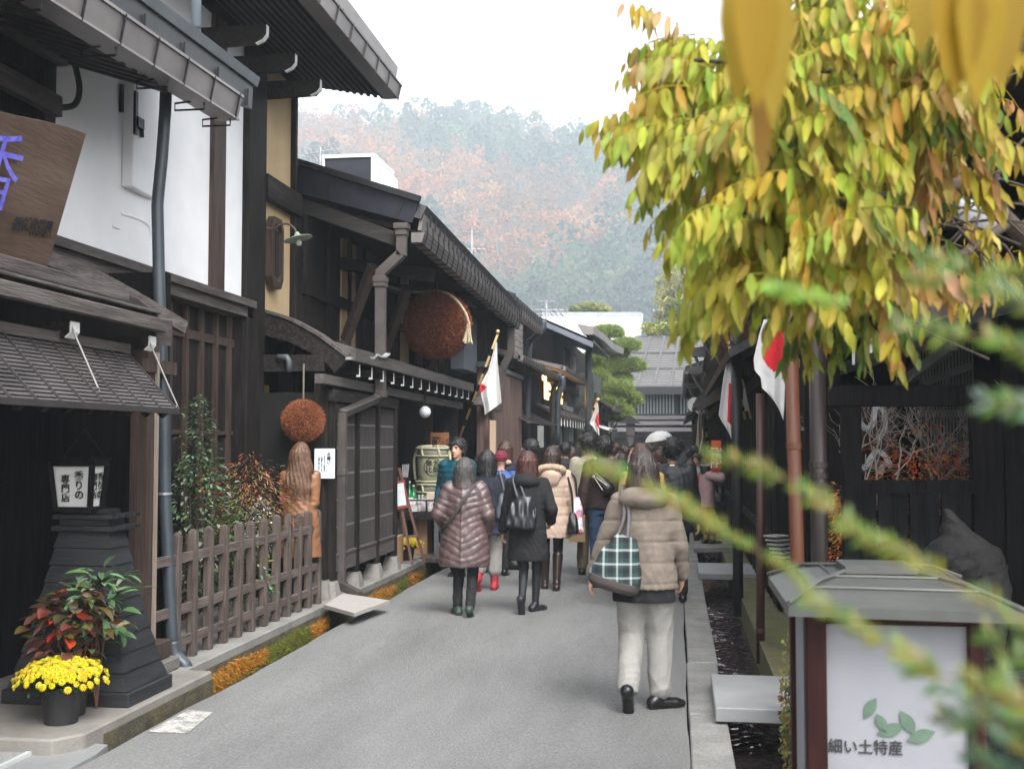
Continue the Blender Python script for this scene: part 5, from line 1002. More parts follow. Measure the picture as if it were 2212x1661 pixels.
m = MB(); m.box(bx0+.08, bx1-.08, yb+.1, yb+.5, .06, .308); m.obj('stand', redbrown, t)
pc = LP(1870, 1615, .15-.005); pc.y = yb+.026; text('細い土特産', .052, ink(), t, pc, (1, 0, 0), (0, 0, 1), .004, sx=.95)
# flat leaf shapes added on the panel in place of blurred foreground leaves
m = MB()
for le_, (x, y, L, W_, ang) in enumerate(((1880, 1530, .085, .035, 60), (1925, 1575, .10, .04, 200), (1960, 1560, .09, .04, -60), (1990, 1590, .10, .04, 20), (1905, 1560, .07, .03, 120))):
    c = LP(x, y, .1455-.0012*le_); d = Vector((math.cos(math.radians(ang)), 0, math.sin(math.radians(ang)))); s = Vector((-d.z, 0, d.x)); P = []
    for k in range(13): u = k/12; P.append((c+d*L*(u-.5)+s*W_*.5*math.sin(math.pi*u)*(1+.3*u), c+d*L*(u-.5)-s*W_*.5*math.sin(math.pi*u)))
    for k in range(12): m.add([tuple(P[k][0]), tuple(P[k+1][0]), tuple(P[k+1][1]), tuple(P[k][1])], [(0, 1, 2, 3)])
m.obj('panel_leaves', M('panel_leaf_green', (.09, .14, .10), (.06, .10, .075), .7, 10, bump=0), t)
# carved ornament behind the sign box
oc = D(2085, 1190, 5.6); t = thing('carved_ornament', 'weathered grey carved ornament with pointed crest behind the sign box', 'ornament', (oc.x, oc.y, .09))
sd = SDF((-.45, -.4, .5), (.5, .4, 1.75), .014); z0 = oc.z
sd.el((.03, 0, z0-.14), (.15, .16, .175), .02); sd.el((-.10, -.02, z0-.09), (.095, .14, .15), .03); sd.rc((-.02, -.02, z0-.04), (-.075, 0, z0+.18), .075, .020, .04); sd.rc((.09, 0, z0-.04), (-.055, 0, z0+.12), .075, .028, .05); sd.el((-.05, -.15, z0-.07), (.075, .05, .06), .015); sd.rc((.0, 0, .55), (.03, 0, z0-.2), .15, .15, .06)
sd.warp(lambda x, y, z: .006*np.sin(40*x+9*np.sin(14*z))*np.sin(33*z+20*y)); v, f = sd.mesh(); v[:, :2] += np.array([oc.x, oc.y]); mk('carving', v, f, M('weathered_stone', (.009, .0088, .0085), (.0035, .0034, .0032), .7, 5, bump=.5, spec=.15, bscale=50, dirt=.6, dscale=4, dcol=(.02, .02, .02)), t, smooth=True)
m = MB(); m.box(oc.x-.25, oc.x+.3, oc.y-.2, oc.y+.25, .09, .56); m.obj('plinth', M('weathered_stone', (.10, .098, .092)), t)
# dark stacked trays outside the right hand house
m = MB(); t = thing('tray_stack', 'stack of pale edged trays leaning at the foot of the right hand house', 'trays', D(1676, 1215, 9.3))
for i in range(6): p = D(1662+4*i, 1158+9*i, 9.3); m = MB(); m.bar(p, p+Vector((.11, .12, 0)), .12, .012); m.obj('tray', M('tray_grey', (.20, .20, .19), (.28, .28, .27), .6, 8, bump=.05), t)
t = thing('globe_lamp', 'white globe lamp hanging behind the vine at upper right', 'lamp', D(2122, 450, 4.6)); m = MB(); m.ball(D(2122, 452, 4.6), .088, 22); m.obj('globe', M('opal_glass', (.62, .63, .66)), t, smooth=True); m = MB(); m.tube([D(2122, 410, 4.6), D(2122, 200, 4.6)], .012, 6); m.obj('stem', iron(), t)
# ================================================================ things on the left pavement
t = thing('picket_fence', 'weathered timber picket fence with three rails on the raised left pavement', 'fence', (-3.55, 9.8, .1))
fA = G(430, 1404, .1); fB = G(680, 1309, .1); fA.x = -3.60; fB.x = -3.50
xs = [(207, 930), (322, 1152)]
nP = 12; y_a = V(384, 1300, -3.57).y; y_b = V(686, 1250, -3.5).y
posts = []
for i in range(nP):
    s = i/(nP-1); y = lerp(y_a-.02, y_b, s); x = lerp(-3.58, -3.50, s); h = .905+random.uniform(-.012, .012); m = MB(); r_ = .033
    lx, ly = random.uniform(-.008, .008), random.uniform(-.008, .008)
    b0 = [(x-r_, y-r_, .10), (x+r_, y-r_, .10), (x+r_, y+r_, .10), (x-r_, y+r_, .10)]; t0 = [(p[0]+lx, p[1]+ly, .1+h) for p in b0]; m.hexa(b0, t0); m.hexa([(p[0], p[1], p[2]+.0005) for p in t0], [(lerp(p[0], x+lx, .7), lerp(p[1], y+ly, .7), .1+h+.022) for p in t0])
    m.obj('picket', fence_wood(), t, bevel=.006)
for z in (.24, .47, .84):
    m = MB(); m.bar((-3.585, y_a-.35, z), (-3.497, y_b+.02, z), .030, .072); m.obj('rail', rail_wood(), t, bevel=.004)
# pots: chrysanthemums, red leaved shrub, green shrub
def pot(name, parent, c, r, h, mat=None): m = MB(); m.lathe([(r*.78, 0), (r*.97, h*.93), (r*1.03, h*.94), (r*1.03, h), (r*.92, h), (r*.9, h*.9)], c, 22); return m.obj('pot', mat or M('black_plastic', (.012, .012, .013), (.02, .02, .02), .45, 5, bump=.02), parent, smooth=False)
def chrysanthemum(label, c, rp, hp, R, Hd, nfl, fr):
    t = thing('chrysanthemum', label, 'potted flowers', c, 'yellow chrysanthemum pots'); c = Vector(c); pot('pot', t, c, rp, hp)
    m = MB(); v = 0
    for i in range(900):
        a = random.uniform(0, 6.283); q = random.random()**.6; p = c+Vector((R*.85*q*math.cos(a), R*.85*q*math.sin(a), hp+random.uniform(-.01, Hd*.85*math.sqrt(max(0, 1-q*q*.8)))))
        leafcard(m, p, random.uniform(.02, .04), .018, (random.uniform(-1, 1), random.uniform(-1, 1), random.uniform(-.5, .8)), (0, 0, 1), tuple(k*random.uniform(.6, 1.2) for k in (.022, .045, .016)))
    m.obj('foliage', M('leaf_col', (1, 1, 1), vcol='raw', rough=.6, bump=0), t)
    m = MB()
    for i in range(nfl):
        a = i*2.39996; q = math.sqrt((i+.5)/nfl)*1.02; sp = random.uniform(.9, 1.1); rr = R*q*sp; z = hp+Hd*math.sqrt(max(.02, 1-(q*.93)**2))*random.uniform(.9, 1.08)-(.05 if q > .95 else 0)*random.random()
        p = c+Vector((rr*math.cos(a), rr*math.sin(a), z)); f_ = fr*random.uniform(.8, 1.15); nv = Vector((math.cos(a)*q, math.sin(a)*q, 1.1-q*.6)).normalized(); xa_ = nv.cross(Vector((0, 1, .2))).normalized(); ya_ = nv.cross(xa_)
        col = (random.uniform(.62, .78), random.uniform(.50, .60), random.uniform(.01, .04)); n_ = 11
        for ring, (r1, lift, tilt) in enumerate(((1, .15, .0), (.72, .45, .25), (.42, .62, .5))):
            for k in range(n_-ring*2):
                an = 6.283*k/(n_-ring*2)+ring*.3; d = xa_*math.cos(an)+ya_*math.sin(an); s_ = nv.cross(d); tip = p+d*f_*r1+nv*f_*lift; bs = p+nv*f_*.1; md = p+d*f_*r1*.6+nv*f_*(lift+.22); w_ = f_*.24
                m.add([bs, md-s_*w_, tip, md+s_*w_], [(0, 1, 2, 3)], tuple(q2*(1-.13*ring*random.random()) for q2 in col))
    m.obj('flower_heads', M('flower_col', (1, 1, 1), vcol='raw', rough=.7, bump=0, transl=.2), t)
    return t
chrysanthemum('yellow chrysanthemum cushion in black pot before the clapboard pillar', tuple(G(132, 1560, .1)), .115, .20, .235, .15, 240, .0225)
chrysanthemum('small yellow chrysanthemum pot behind the easel by the lattice bay', tuple(G(880, 1210, .1)), .10, .17, .20, .12, 130, .024)
def bush(name, label, c, leaves, pc=None, stems=8, h=.5, r=.2, stemcol=(.10, .05, .03), potr=.1, poth=.18, cat='potted plant', group=None, nrm=(0, 0, 1), lump=.05):
    """leaves: list of (n, L, W, zlo, zhi, rad, colours, droop)"""
    t = thing(name, label, cat, c, group); c = Vector(c)
    if potr: pot('pot', t, c, potr, poth)
    z0 = poth if potr else 0; m = MB(); tips = []
    for i in range(stems):
        a = random.uniform(0, 6.283); q = c+Vector((r*random.uniform(.2, .8)*math.cos(a), r*random.uniform(.2, .8)*math.sin(a), z0+h*random.uniform(.6, 1))); tips.append(q); m.tube(smooth_path([c+Vector((0, 0, z0*.8)), lerp(c+Vector((0, 0, z0)), q, .5)+Vector((random.uniform(-.03, .03), random.uniform(-.03, .03), 0)), q], 3), [.006]*6+[.003], 5)
    m.obj('stems', M('stem_%d' % (stemcol[0]*1000), stemcol, tuple(v*.7 for v in stemcol), .8, 20, bump=.2), t)
    m = MB()
    for n_, L_, W_, zl, zh, rad, cols, droop in leaves:
        for i in range(n_):
            a = random.uniform(0, 6.283); q = math.sqrt(random.random()); z = random.uniform(zl, zh); pr = math.sin(math.pi*(.12+.8*(z-zl)/(zh-zl+1e-6)))**.7
            p = c+Vector((rad*q*pr*math.cos(a)*(1+.22*math.sin(a*4+z*9)), rad*q*pr*math.sin(a), z0+z+lump*math.sin(a*3+5*q+c.y)*math.sin(6*q+a))); d = Vector((math.cos(a)+random.uniform(-.5, .5), math.sin(a)+random.uniform(-.5, .5), random.uniform(-.4, .7)-droop))
            cl = random.choice(cols); f_ = random.uniform(.65, 1.25); leafcard2(m, p, L_*f_, W_*f_, d, (random.uniform(-.4, .4), random.uniform(-.4, .4), 1), tuple(k*random.uniform(.75, 1.2) for k in cl))
    m.obj('foliage', M('leaf_gloss', (1, 1, 1), vcol='raw', rough=.32, bump=0, transl=.15), t, smooth=True)
    return t
def leafcard2(mb, p, L, W, d, nrm, col, fold=.22, curl=.25):
    d = Vector(d).normalized(); s = d.cross(Vector(nrm))
    if s.length < 1e-3: s = Vector((1, 0, 0))
    s.normalize(); u = s.cross(d).normalized(); q = Vector(p); A = []
    for t_, w_ in ((0, .06), (.22, .75), (.5, 1), (.78, .68), (1, .03)):
        c = q+d*L*t_-u*L*curl*t_*t_; A.append((c-s*W/2*w_+u*W*fold*w_, c, c+s*W/2*w_+u*W*fold*w_))
    vs = [x for r in A for x in r]; fs = []
    for i in range(4): fs += [(i*3, i*3+1, i*3+4, i*3+3), (i*3+1, i*3+2, i*3+5, i*3+4)]
    mb.add(vs, fs, col)
c = G(176, 1545, .1)
bush('red_leaf_shrub', 'potted shrub with red, purple and olive autumn leaves behind the chrysanthemums', (c.x-.08, c.y+.02, .1), [(190, .10, .062, .10, .50, .25, [(.10, .045, .035), (.065, .035, .02), (.11, .085, .02), (.14, .045, .03), (.15, .09, .08), (.06, .04, .015), (.08, .07, .015), (.10, .06, .02), (.34, .035, .015), (.22, .12, .10)], .2)], h=.45, r=.25, potr=.105, poth=.19)
c = G(235, 1528, .1)
bush('green_shrub', 'potted green shrub with pale glossy leaves rising in front of the clapboard pillar', (G(208, 1530, .1).x, G(208, 1530, .1).y, .1), [(90, .115, .038, .62, .80, .20, [(.10, .17, .08), (.16, .26, .13), (.07, .13, .06)], -.1), (50, .10, .055, .35, .62, .20, [(.09, .16, .07), (.16, .22, .13), (.06, .11, .045)], .4), (14, .02, .02, .4, .6, .2, [(.5, .04, .02)], .3)], stems=6, h=.7, r=.12, potr=0)
# planting behind the fence
GREEN = [(.06, .125, .045), (.09, .17, .065), (.04, .085, .032), (.16, .24, .13)]
bush('camellia_shrub', 'tall glossy camellia bush between the blue downpipe and the battens', (-4.02, 9.35, .1), [(1500, .05, .026, .25, 1.45, .42, GREEN+[(.16, .20, .16)], .1), (420, .045, .024, 1.2, 1.95, .16, GREEN+[(.18, .22, .18)], .0)], h=1.6, r=.3, stems=10, potr=0, poth=0, cat='shrub', stemcol=(.09, .07, .05))  # palest leaf tints put glossy reflections into the colour
bush('nandina_shrub', 'feathery nandina bush turning red and green behind the fence', (-3.95, 10.35, .1), [(1300, .055, .011, .88, 1.34, .50, [(.34, .085, .055), (.22, .12, .05), (.16, .17, .06), (.42, .14, .08)], .1), (1500, .045, .010, .55, 1.05, .42, [(.19, .21, .07), (.13, .17, .055), (.25, .18, .07)], .1)], h=1.1, r=.35, stems=14, potr=0, poth=0, cat='shrub', lump=.16)
bush('white_flower_bush', 'small bush of tiny white flowers behind the middle pickets', (-3.75, 10.15, .1), [(260, .022, .018, .55, 1.05, .15, [(.55, .57, .62), (.62, .64, .68)], 0), (260, .03, .01, .2, .95, .17, GREEN, .1)], h=.8, r=.1, potr=0, poth=0, cat='shrub')
bush('yellow_leaf_shrub', 'low shrub with yellow green leaves showing through the fence', (-3.78, 9.75, .1), [(60, .10, .03, .1, .95, .2, [(.30, .36, .04), (.20, .28, .04), (.10, .16, .04)], .1), (500, .045, .022, .05, .75, .3, GREEN, .1)], h=.8, r=.15, potr=0, poth=0, cat='shrub')
# easel, table, barrels, bottles, crates at the brewery front
t = thing('menu_easel', 'slender brown wooden easel holding a red framed menu', 'easel', G(905, 1216, .1))
a = D(852, 1005, 14.85); fl = D(890, 1221, 14.75); fr_ = D(916, 1214, 14.9); tp = D(862, 1012, 15.0)
for p, q in ((D(852, 1008, 14.8), fl), (D(862, 1010, 14.85), fr_), (D(858, 1030, 15), D(872, 1195, 15.5))):
    q.z = max(q.z, .1); m = MB(); m.bar(p, q, .03, .03, (0, 1, 0)); m.obj('leg', M('easel_wood', (.11, .055, .045), (.16, .085, .07), .5, 4, VZ, .2), t)
m = MB(); m.bar(D(880, 1159, 14.75), D(903, 1157, 14.85), .03, .03); m.obj('crossbar', M('easel_wood', (.11, .055, .045)), t)
P4 = [D(858, 1100, 14.72), D(881, 1096, 14.76), D(873, 1036, 14.74), D(852, 1040, 14.70)]
m = MB(); m.prism(P4, (0, .03, 0)); fm = m.obj('menu_frame', M('menu_red', (.20, .03, .03), (.26, .05, .045), .5, 5, bump=.05), t)
Q4 = [Vector(p) for p in P4]; cc = sum(Q4, Vector())/4; m = MB(); m.prism([cc+(p-cc)*.80+Vector((0, -.006, 0)) for p in Q4], (0, .005, 0)); m.obj('menu_sheet', M('menu_sheet', (.62, .64, .64), (.50, .56, .60), .5, 14, bump=0), fm)
m = MB(); p = D(852, 990, 14.9); m.box(p.x-.02, p.x+.03, 14.89, 14.9, p.z-.06, p.z+.07); m.obj('price_tag', white_paint(), t)
YT = 15.75; t = thing('display_table', 'dark wooden display table set with sake bottles and packages', 'table', D(930, 1210, YT)); z1 = D(930, 1106, YT).z; xa, xb = D(858, 1110, YT).x, D(985, 1110, YT).x
m = MB(); m.box(xa, xb, YT, YT+.7, z1-.10, z1); m.obj('table_top', dark_beam(), t)
for x in (xa+.05, D(944, 1150, YT).x, xb-.05):
    m = MB(); m.box(x-.045, x+.045, YT+.02, YT+.11, .1, z1-.101); m.obj('leg', M('grey_leg', (.07, .072, .075), (.10, .10, .105), .6, 3, bump=.1), t)
m = MB(); m.bar((xa, YT-.0, z1+.16), (xb, YT, z1+.16), .015, .02); 
for x in (xa, (xa+xb)/2, xb): m.box(x-.01, x+.01, YT-.01, YT+.01, z1+.001, z1+.15)
m.obj('low_rail', iron(), t)
def bottle(c, h, r, mat, cap, label, lab=None, name='bottle'):
    t = thing(name, label, 'bottle', c, 'goods on the display table'); m = MB(); m.lathe([(r*.9, 0), (r, .01), (r, h*.55), (r*.75, h*.66), (r*.36, h*.76), (r*.32, h*.93), (r*.36, h*.94)], c, 14); m.obj('glass', mat, t, smooth=True)
    m = MB(); m.lathe([(r*.38, h*.941), (r*.38, h)], c, 10); m.obj('cap', cap, t)
    if lab: m = MB(); m.lathe([(r*1.01, h*.12), (r*1.02, h*.13), (r*1.02, h*.45), (r*1.01, h*.46)], c, 14); m.obj('paper_label', lab, t)
gg = M('green_glass', (.01, .16, .05), (.02, .2, .07), .1, 3, bump=0, spec=.8); wl = M('label_white', (.7, .7, .68), (.55, .5, .5), .7, 20, bump=0); cw = M('cap_silver', (.5, .5, .48), (.4, .4, .4), .4, 5, bump=0)
def tp_(x, dy=.1): p = D(x, 1105, YT+dy); return (p.x, p.y, z1+.001)
bottle(tp_(884, .15), .42, .052, gg, cw, 'tall green sake bottle at the left end of the display table', wl); bottle(tp_(893, .35), .36, .05, gg, cw, 'second green sake bottle standing behind the tallest one', wl)
for k, x in enumerate((905, 912, 929, 943)): bottle(tp_(x, .08+.05*(k % 2)), .23 if k < 2 else .16, .045, M('pale_jar_%d' % k, [(.55, .54, .52), (.45, .42, .44), (.6, .58, .54), (.5, .35, .33)][k], (.3, .25, .28), .4, 20, bump=0), wl, ['white sake jar with dark band in the middle of the table', 'short pale sake jar beside the white one', 'round cream sake jar before the small barrel', 'reddish sake jar at the right end of the table'][k])
def packet(x, y, w_, h, col, label):
    p = tp_(x, y); m = MB(); m.hexa([(p[0]-w_, p[1], p[2]), (p[0]+w_, p[1], p[2]), (p[0]+w_, p[1]+.09, p[2]), (p[0]-w_, p[1]+.09, p[2])], [(p[0]-w_*.92, p[1]+.01, p[2]+h), (p[0]+w_*.92, p[1]+.01, p[2]+h), (p[0]+w_*.92, p[1]+.08, p[2]+h), (p[0]-w_*.92, p[1]+.08, p[2]+h)]); m.obj('package', M('packet_%d%d' % (x, int(h*100)), col, tuple(.4*v+.3 for v in col), .6, 40, bump=.05), label=label, cat='package', group='goods on the display table', bevel=.005)
packet(872, .06, .05, .12, (.45, .06, .07), 'small red package at the left end of the display table'); packet(893, .03, .045, .10, (.55, .5, .5), 'small pale package before the green bottles'); packet(936, .25, .11, .25, (.46, .33, .22), 'tan cardboard package behind the round sake jar'); packet(920, .2, .05, .17, (.3, .26, .36), 'violet grey package between the jars')
def barrel(label, c, r, h, big=True):
    t = thing('sake_barrel', label, 'barrel', c, 'straw wrapped sake barrels'); c = Vector(c); straw = M('straw_wrap', (.36, .37, .24), (.29, .31, .19), .85, 5, (1, 1, .4), .3, 40); m = MB()
    m.lathe([(r*.80, 0), (r*.92, h*.06), (r, h*.25), (r*1.02, h*.6), (r*.98, h*.78)], c, 26); m.obj('wrap', straw, t, smooth=True)
    m = MB(); m.lathe([(r*1.0, h*.781), (r*1.0, h*.96), (r*.9, h*1.0), (r*.2, h*1.01)], c, 26); m.obj('top_mat', M('mat_grey', (.33, .33, .27), (.27, .27, .22), .85, 6, bump=.3), t, smooth=True)
    rope = M('barrel_rope', (.50, .48, .34), (.42, .40, .27), .9, 40, bump=.4)
    m = MB()
    for z in (.05, .765, .975): m.tube([c+Vector((r*1.05*math.cos(a*.2618), r*1.05*math.sin(a*.2618), h*z)) for a in range(25)], .016, 6)
    for k in range(6): a = k*1.047; m.tube(smooth_path([c+Vector((r*.3*math.cos(a+.5), r*.3*math.sin(a+.5), h*1.04)), c+Vector((r*.98*math.cos(a), r*.98*math.sin(a), h*1.0)), c+Vector((r*1.08*math.cos(a+.1), r*1.08*math.sin(a+.1), h*.76))], 4), .018, 6)
    for s in (-1, 1): m.tube(smooth_path([c+Vector((s*r*1.05, -.02, h*.9)), c+Vector((s*r*1.16, -.05, h*.6)), c+Vector((s*r*1.1, -.02, h*.1))], 4), .02, 6)
    m.obj('rope', rope, t); return t, c
YBr = 16.7; pb_ = D(935, 1074, YBr); rb = 35/FX*YBr
bt, bc = barrel('straw wrapped sake barrel with circled lettering, upper of the two', (pb_.x, YBr, D(935, 1043, YBr).z), rb, .52)
m = MB(); yy = YBr-rb*1.03; cz = D(940, 1007, YBr).z; cx = pb_.x+.05; m.tube([(cx+.13*math.cos(k*.2618), yy+.005*abs(math.cos(k*.26)), cz+.13*math.sin(k*.2618)) for k in range(25)], .005, 5); m.obj('circle_mark', ink(), bt)
text('芳\n醇', .10, ink(), bt, (cx+.055, yy-.004, cz), (1, .1, 0), (0, 0, 1), .01, space=.95); text('無\n比', .10, ink(), bt, (cx-.055, yy-.004, cz), (1, 0, 0), (0, 0, 1), .01, space=.95)
barrel('straw wrapped sake barrel under the lettered one, its top rope showing', (pb_.x+.02, YBr, D(935, 1043, YBr).z-.535), rb*1.05, .53)
m = MB(); m.box(pb_.x-.3, pb_.x+.35, YBr-.3, YBr+.3, .1, D(935, 1043, YBr).z-.537); m.obj('barrel_stand', dark_wood(), label='low dark timber stand under the two sake barrels', cat='stand')
t = thing('hanging_signboard', 'orange brown wooden signboard with brushed characters behind the upper barrel', 'sign', D(948, 985, 17.4)); a = D(930, 988, 17.4); c = D(969, 934, 17.4); m = MB(); m.box(a.x, c.x, 17.4, 17.44, a.z, c.z); m.obj('board', M('orange_wood', (.34, .14, .055), (.28, .11, .045), .6, 3, HX, .2), t)
text('蔵\n酒', .15, ink(), t, ((a.x+c.x)/2-.05, 17.396, (a.z+c.z)/2-.03), (1, 0, 0), (0, 0, 1), .02); text('この\nみち', .07, ink(), t, ((a.x+c.x)/2+.09, 17.396, (a.z+c.z)/2+.03), (1, 0, 0), (0, 0, 1), .02)
for x0_, x1_, y0_, label in ((893, 923, 1120, 'tan wooden crate under the display table'), (951, 962, 1120, 'narrow tan crate standing right of the table leg'), (850, 858, 1140, 'small pale wooden box against the lattice bay')):
    Yc = 16.0 if x0_ > 880 else 14.6; a = D(x0_, 1208, Yc); c = D(x1_, y0_ if x0_ > 880 else 1158, Yc); m = MB(); m.box(a.x, c.x, Yc, Yc+.35, .101, c.z); o = m.obj('crate', M('crate_wood', (.27, .15, .085), (.35, .21, .12), .7, 3, VZ, .2, dirt=.3), label=label, cat='crate', group='crates by the display table', bevel=.008)
t = thing('umbrella_stand', 'dark tube of grey umbrellas beside the brewery door', 'stand', D(874, 1090, 15.6))
p = D(874, 1085, 15.6); m = MB(); m.lathe([(.05, .0), (.06, .5)], (p.x, p.y, .7), 12); m.obj('tube', iron(), t)
for k in range(4): m = MB(); m.tube([(p.x-.02+.015*k, p.y, 1.1), (p.x-.03+.025*k, p.y+.01*k, D(874, 1003, 15.6).z)], .012, 6); m.obj('umbrella', M('umbrella_grey', (.2, .2, .21), (.3, .3, .3), .6, 8, bump=0), t)
m = MB(); p = D(1020, 930, 15.5)
# garden wall behind the gate: red nandina and bare twigs
bush('red_nandina', 'bright orange red nandina leaves filling the gate window bottom', (1.88, 9.4, .09), [(1500, .05, .017, .75, 1.52, .52, [(.80, .17, .04), (.75, .10, .05), (.80, .32, .05), (.5, .26, .05)], .1), (90, .06, .018, 1.35, 1.72, .45, [(.8, .12, .05), (.7, .33, .04)], 0)], h=1.45, r=.45, stems=14, potr=0, poth=0, cat='shrub')
bush('orange_nandina', 'tall orange nandina between the dark pipe and the gate post', (1.205, 8.8, .09), [(2200, .045, .015, .05, 1.25, .17, [(.75, .22, .04), (.66, .11, .04), (.62, .36, .06), (.32, .26, .05)], .1)], h=1.0, r=.18, stems=8, potr=0, poth=0, cat='shrub')
t = thing('bare_shrub', 'leafless grey twigs tangled behind the gate window', 'shrub', (2.1, 9.3, .09)); m = MB()
def twig(p, d, L, r_, dep):
    q = p+d*L; k = lerp(p, q, .5)+Vector((random.uniform(-.03, .03), random.uniform(-.02, .02), random.uniform(-.02, .02))); m.tube([p, k, q], [r_, r_*.85, r_*.7], 5)
    if dep:
        for i in range(random.choice((2, 3))): twig(lerp(p, q, random.uniform(.5, 1)), (d+Vector((random.uniform(-.9, .9), random.uniform(-.4, .4), random.uniform(-.5, .6)))).normalized(), L*random.uniform(.55, .8), r_*.65, dep-1)
for i in range(7): twig(Vector((random.uniform(1.5, 2.6), random.uniform(9.5, 9.8), .9)), Vector((random.uniform(-.5, .5), random.uniform(-.2, .2), 1)).normalized(), .55, .010, 4)
for i in range(4): twig(Vector((random.uniform(1.35, 1.6), 9.0, 1.2)), Vector((random.uniform(-.3, .5), 0, 1)).normalized(), .45, .008, 3)
m.obj('twigs', M('twig_grey', (.42, .38, .35), (.30, .26, .24), .8, 20, bump=.2), t)
# ivy on the channel wall beside the sign box
t = thing('ivy', 'strip of olive ivy climbing the channel wall left of the sign box', 'plant', (.68, 6.0, -.2)); m = MB()
for i in range(2400):
    y = random.uniform(5.2, 6.95); z = random.triangular(-.25, .62, .1); x = .68+random.uniform(-.10, .05)-.03*math.sin(y*7); 
    leafcard2(m, (x, y, z), random.uniform(.02, .045), random.uniform(.015, .03), (random.uniform(-1, .1), random.uniform(-1, .4), random.uniform(-1, .4)), (-1, -.4, .3), tuple(k*random.uniform(.6, 1.25) for k in random.choice([(.10, .11, .025), (.14, .13, .03), (.07, .085, .02), (.16, .09, .03)])))
m.obj('leaves', M('leaf_col', (1, 1, 1), vcol='raw'), t)
m = MB(); m.box(.69, .74, 5.2, 6.95, .06, .60); m.obj('wire_support', M('ivy_stem', (.05, .045, .02), (.08, .07, .03), .9, 20, bump=.4), t)
# ================================================================ people
def cloth(name, c, rough=.8, var=.85, bump=.25, bs=120, sheen=.0, **k): return M(name, c, tuple(v*var for v in c), rough, 14, bump=bump, bscale=bs, sheen=sheen, **k)
SKIN = lambda: M('skin', (.52, .31, .22), (.46, .26, .18), .55, 8, bump=.03)
def hairmat(n, c): return M(n, c, tuple(v*.45 for v in c), .42, 7, (9, 9, 1.1), .5, 10, lo=.3, hi=.7, spec=.5)
def ik(a, t, l1, l2, bend):
    a = Vector(a); t = Vector(t); d = t-a; L = min(d.length, (l1+l2)*.999); d.normalize(); x = (l1*l1-l2*l2+L*L)/(2*L); h = math.sqrt(max(l1*l1-x*x, 0)); b = Vector(bend); b = (b-d*b.dot(d)).normalized()
    return a+d*x+b*h, a+d*L
def hand_geo(wr, dr, palm_n, s, curl=.6, vox=.0045):
    """five fingered hand growing from wrist wr along dr; palm faces palm_n; s = +1 when the thumb lies on dr x palm_n"""
    dr = Vector(dr).normalized(); n = Vector(palm_n); n = (n-dr*n.dot(dr)).normalized(); t = dr.cross(n)*s; W = Vector(wr)
    f = SDF(W-Vector((.2, .2, .2)), W+Vector((.2, .2, .2)), vox); L = lambda a, b, c: W+dr*a+t*b+n*c
    f.rc(L(-.03, 0, 0), L(.02, 0, 0), .026, .026, .01); f.rc(L(.02, .018, 0), L(.08, .024, .004), .017, .013, .012); f.rc(L(.02, -.012, 0), L(.075, -.026, .004), .018, .012, .012); f.rc(L(.02, .0, 0), L(.08, .0, .002), .018, .013, .012)
    for b, l in ((.030, .070), (.010, .078), (-.010, .072), (-.029, .056)):
        p = L(.082-.12*abs(b), b, .003); a1, a2, a3 = curl*.5, curl*1.2, curl*1.8; q = p; 
        for k, (an, fr, r1, r2) in enumerate(((a1, .45, .0095, .0088), (a2, .32, .0088, .008), (a3, .25, .008, .0068))):
            e = q+(dr*math.cos(an)+n*math.sin(an))*l*fr; f.rc(q, e, r1, r2, .003); q = e
    p = L(.022, .028, .006); e = p+(dr*.55+t*.75+n*.35).normalized()*.038; f.rc(p, e, .0125, .0105, .008); f.rc(e, e+(dr*.85+t*.2+n*.45).normalized()*.030, .0103, .008, .004)
    return f.mesh()
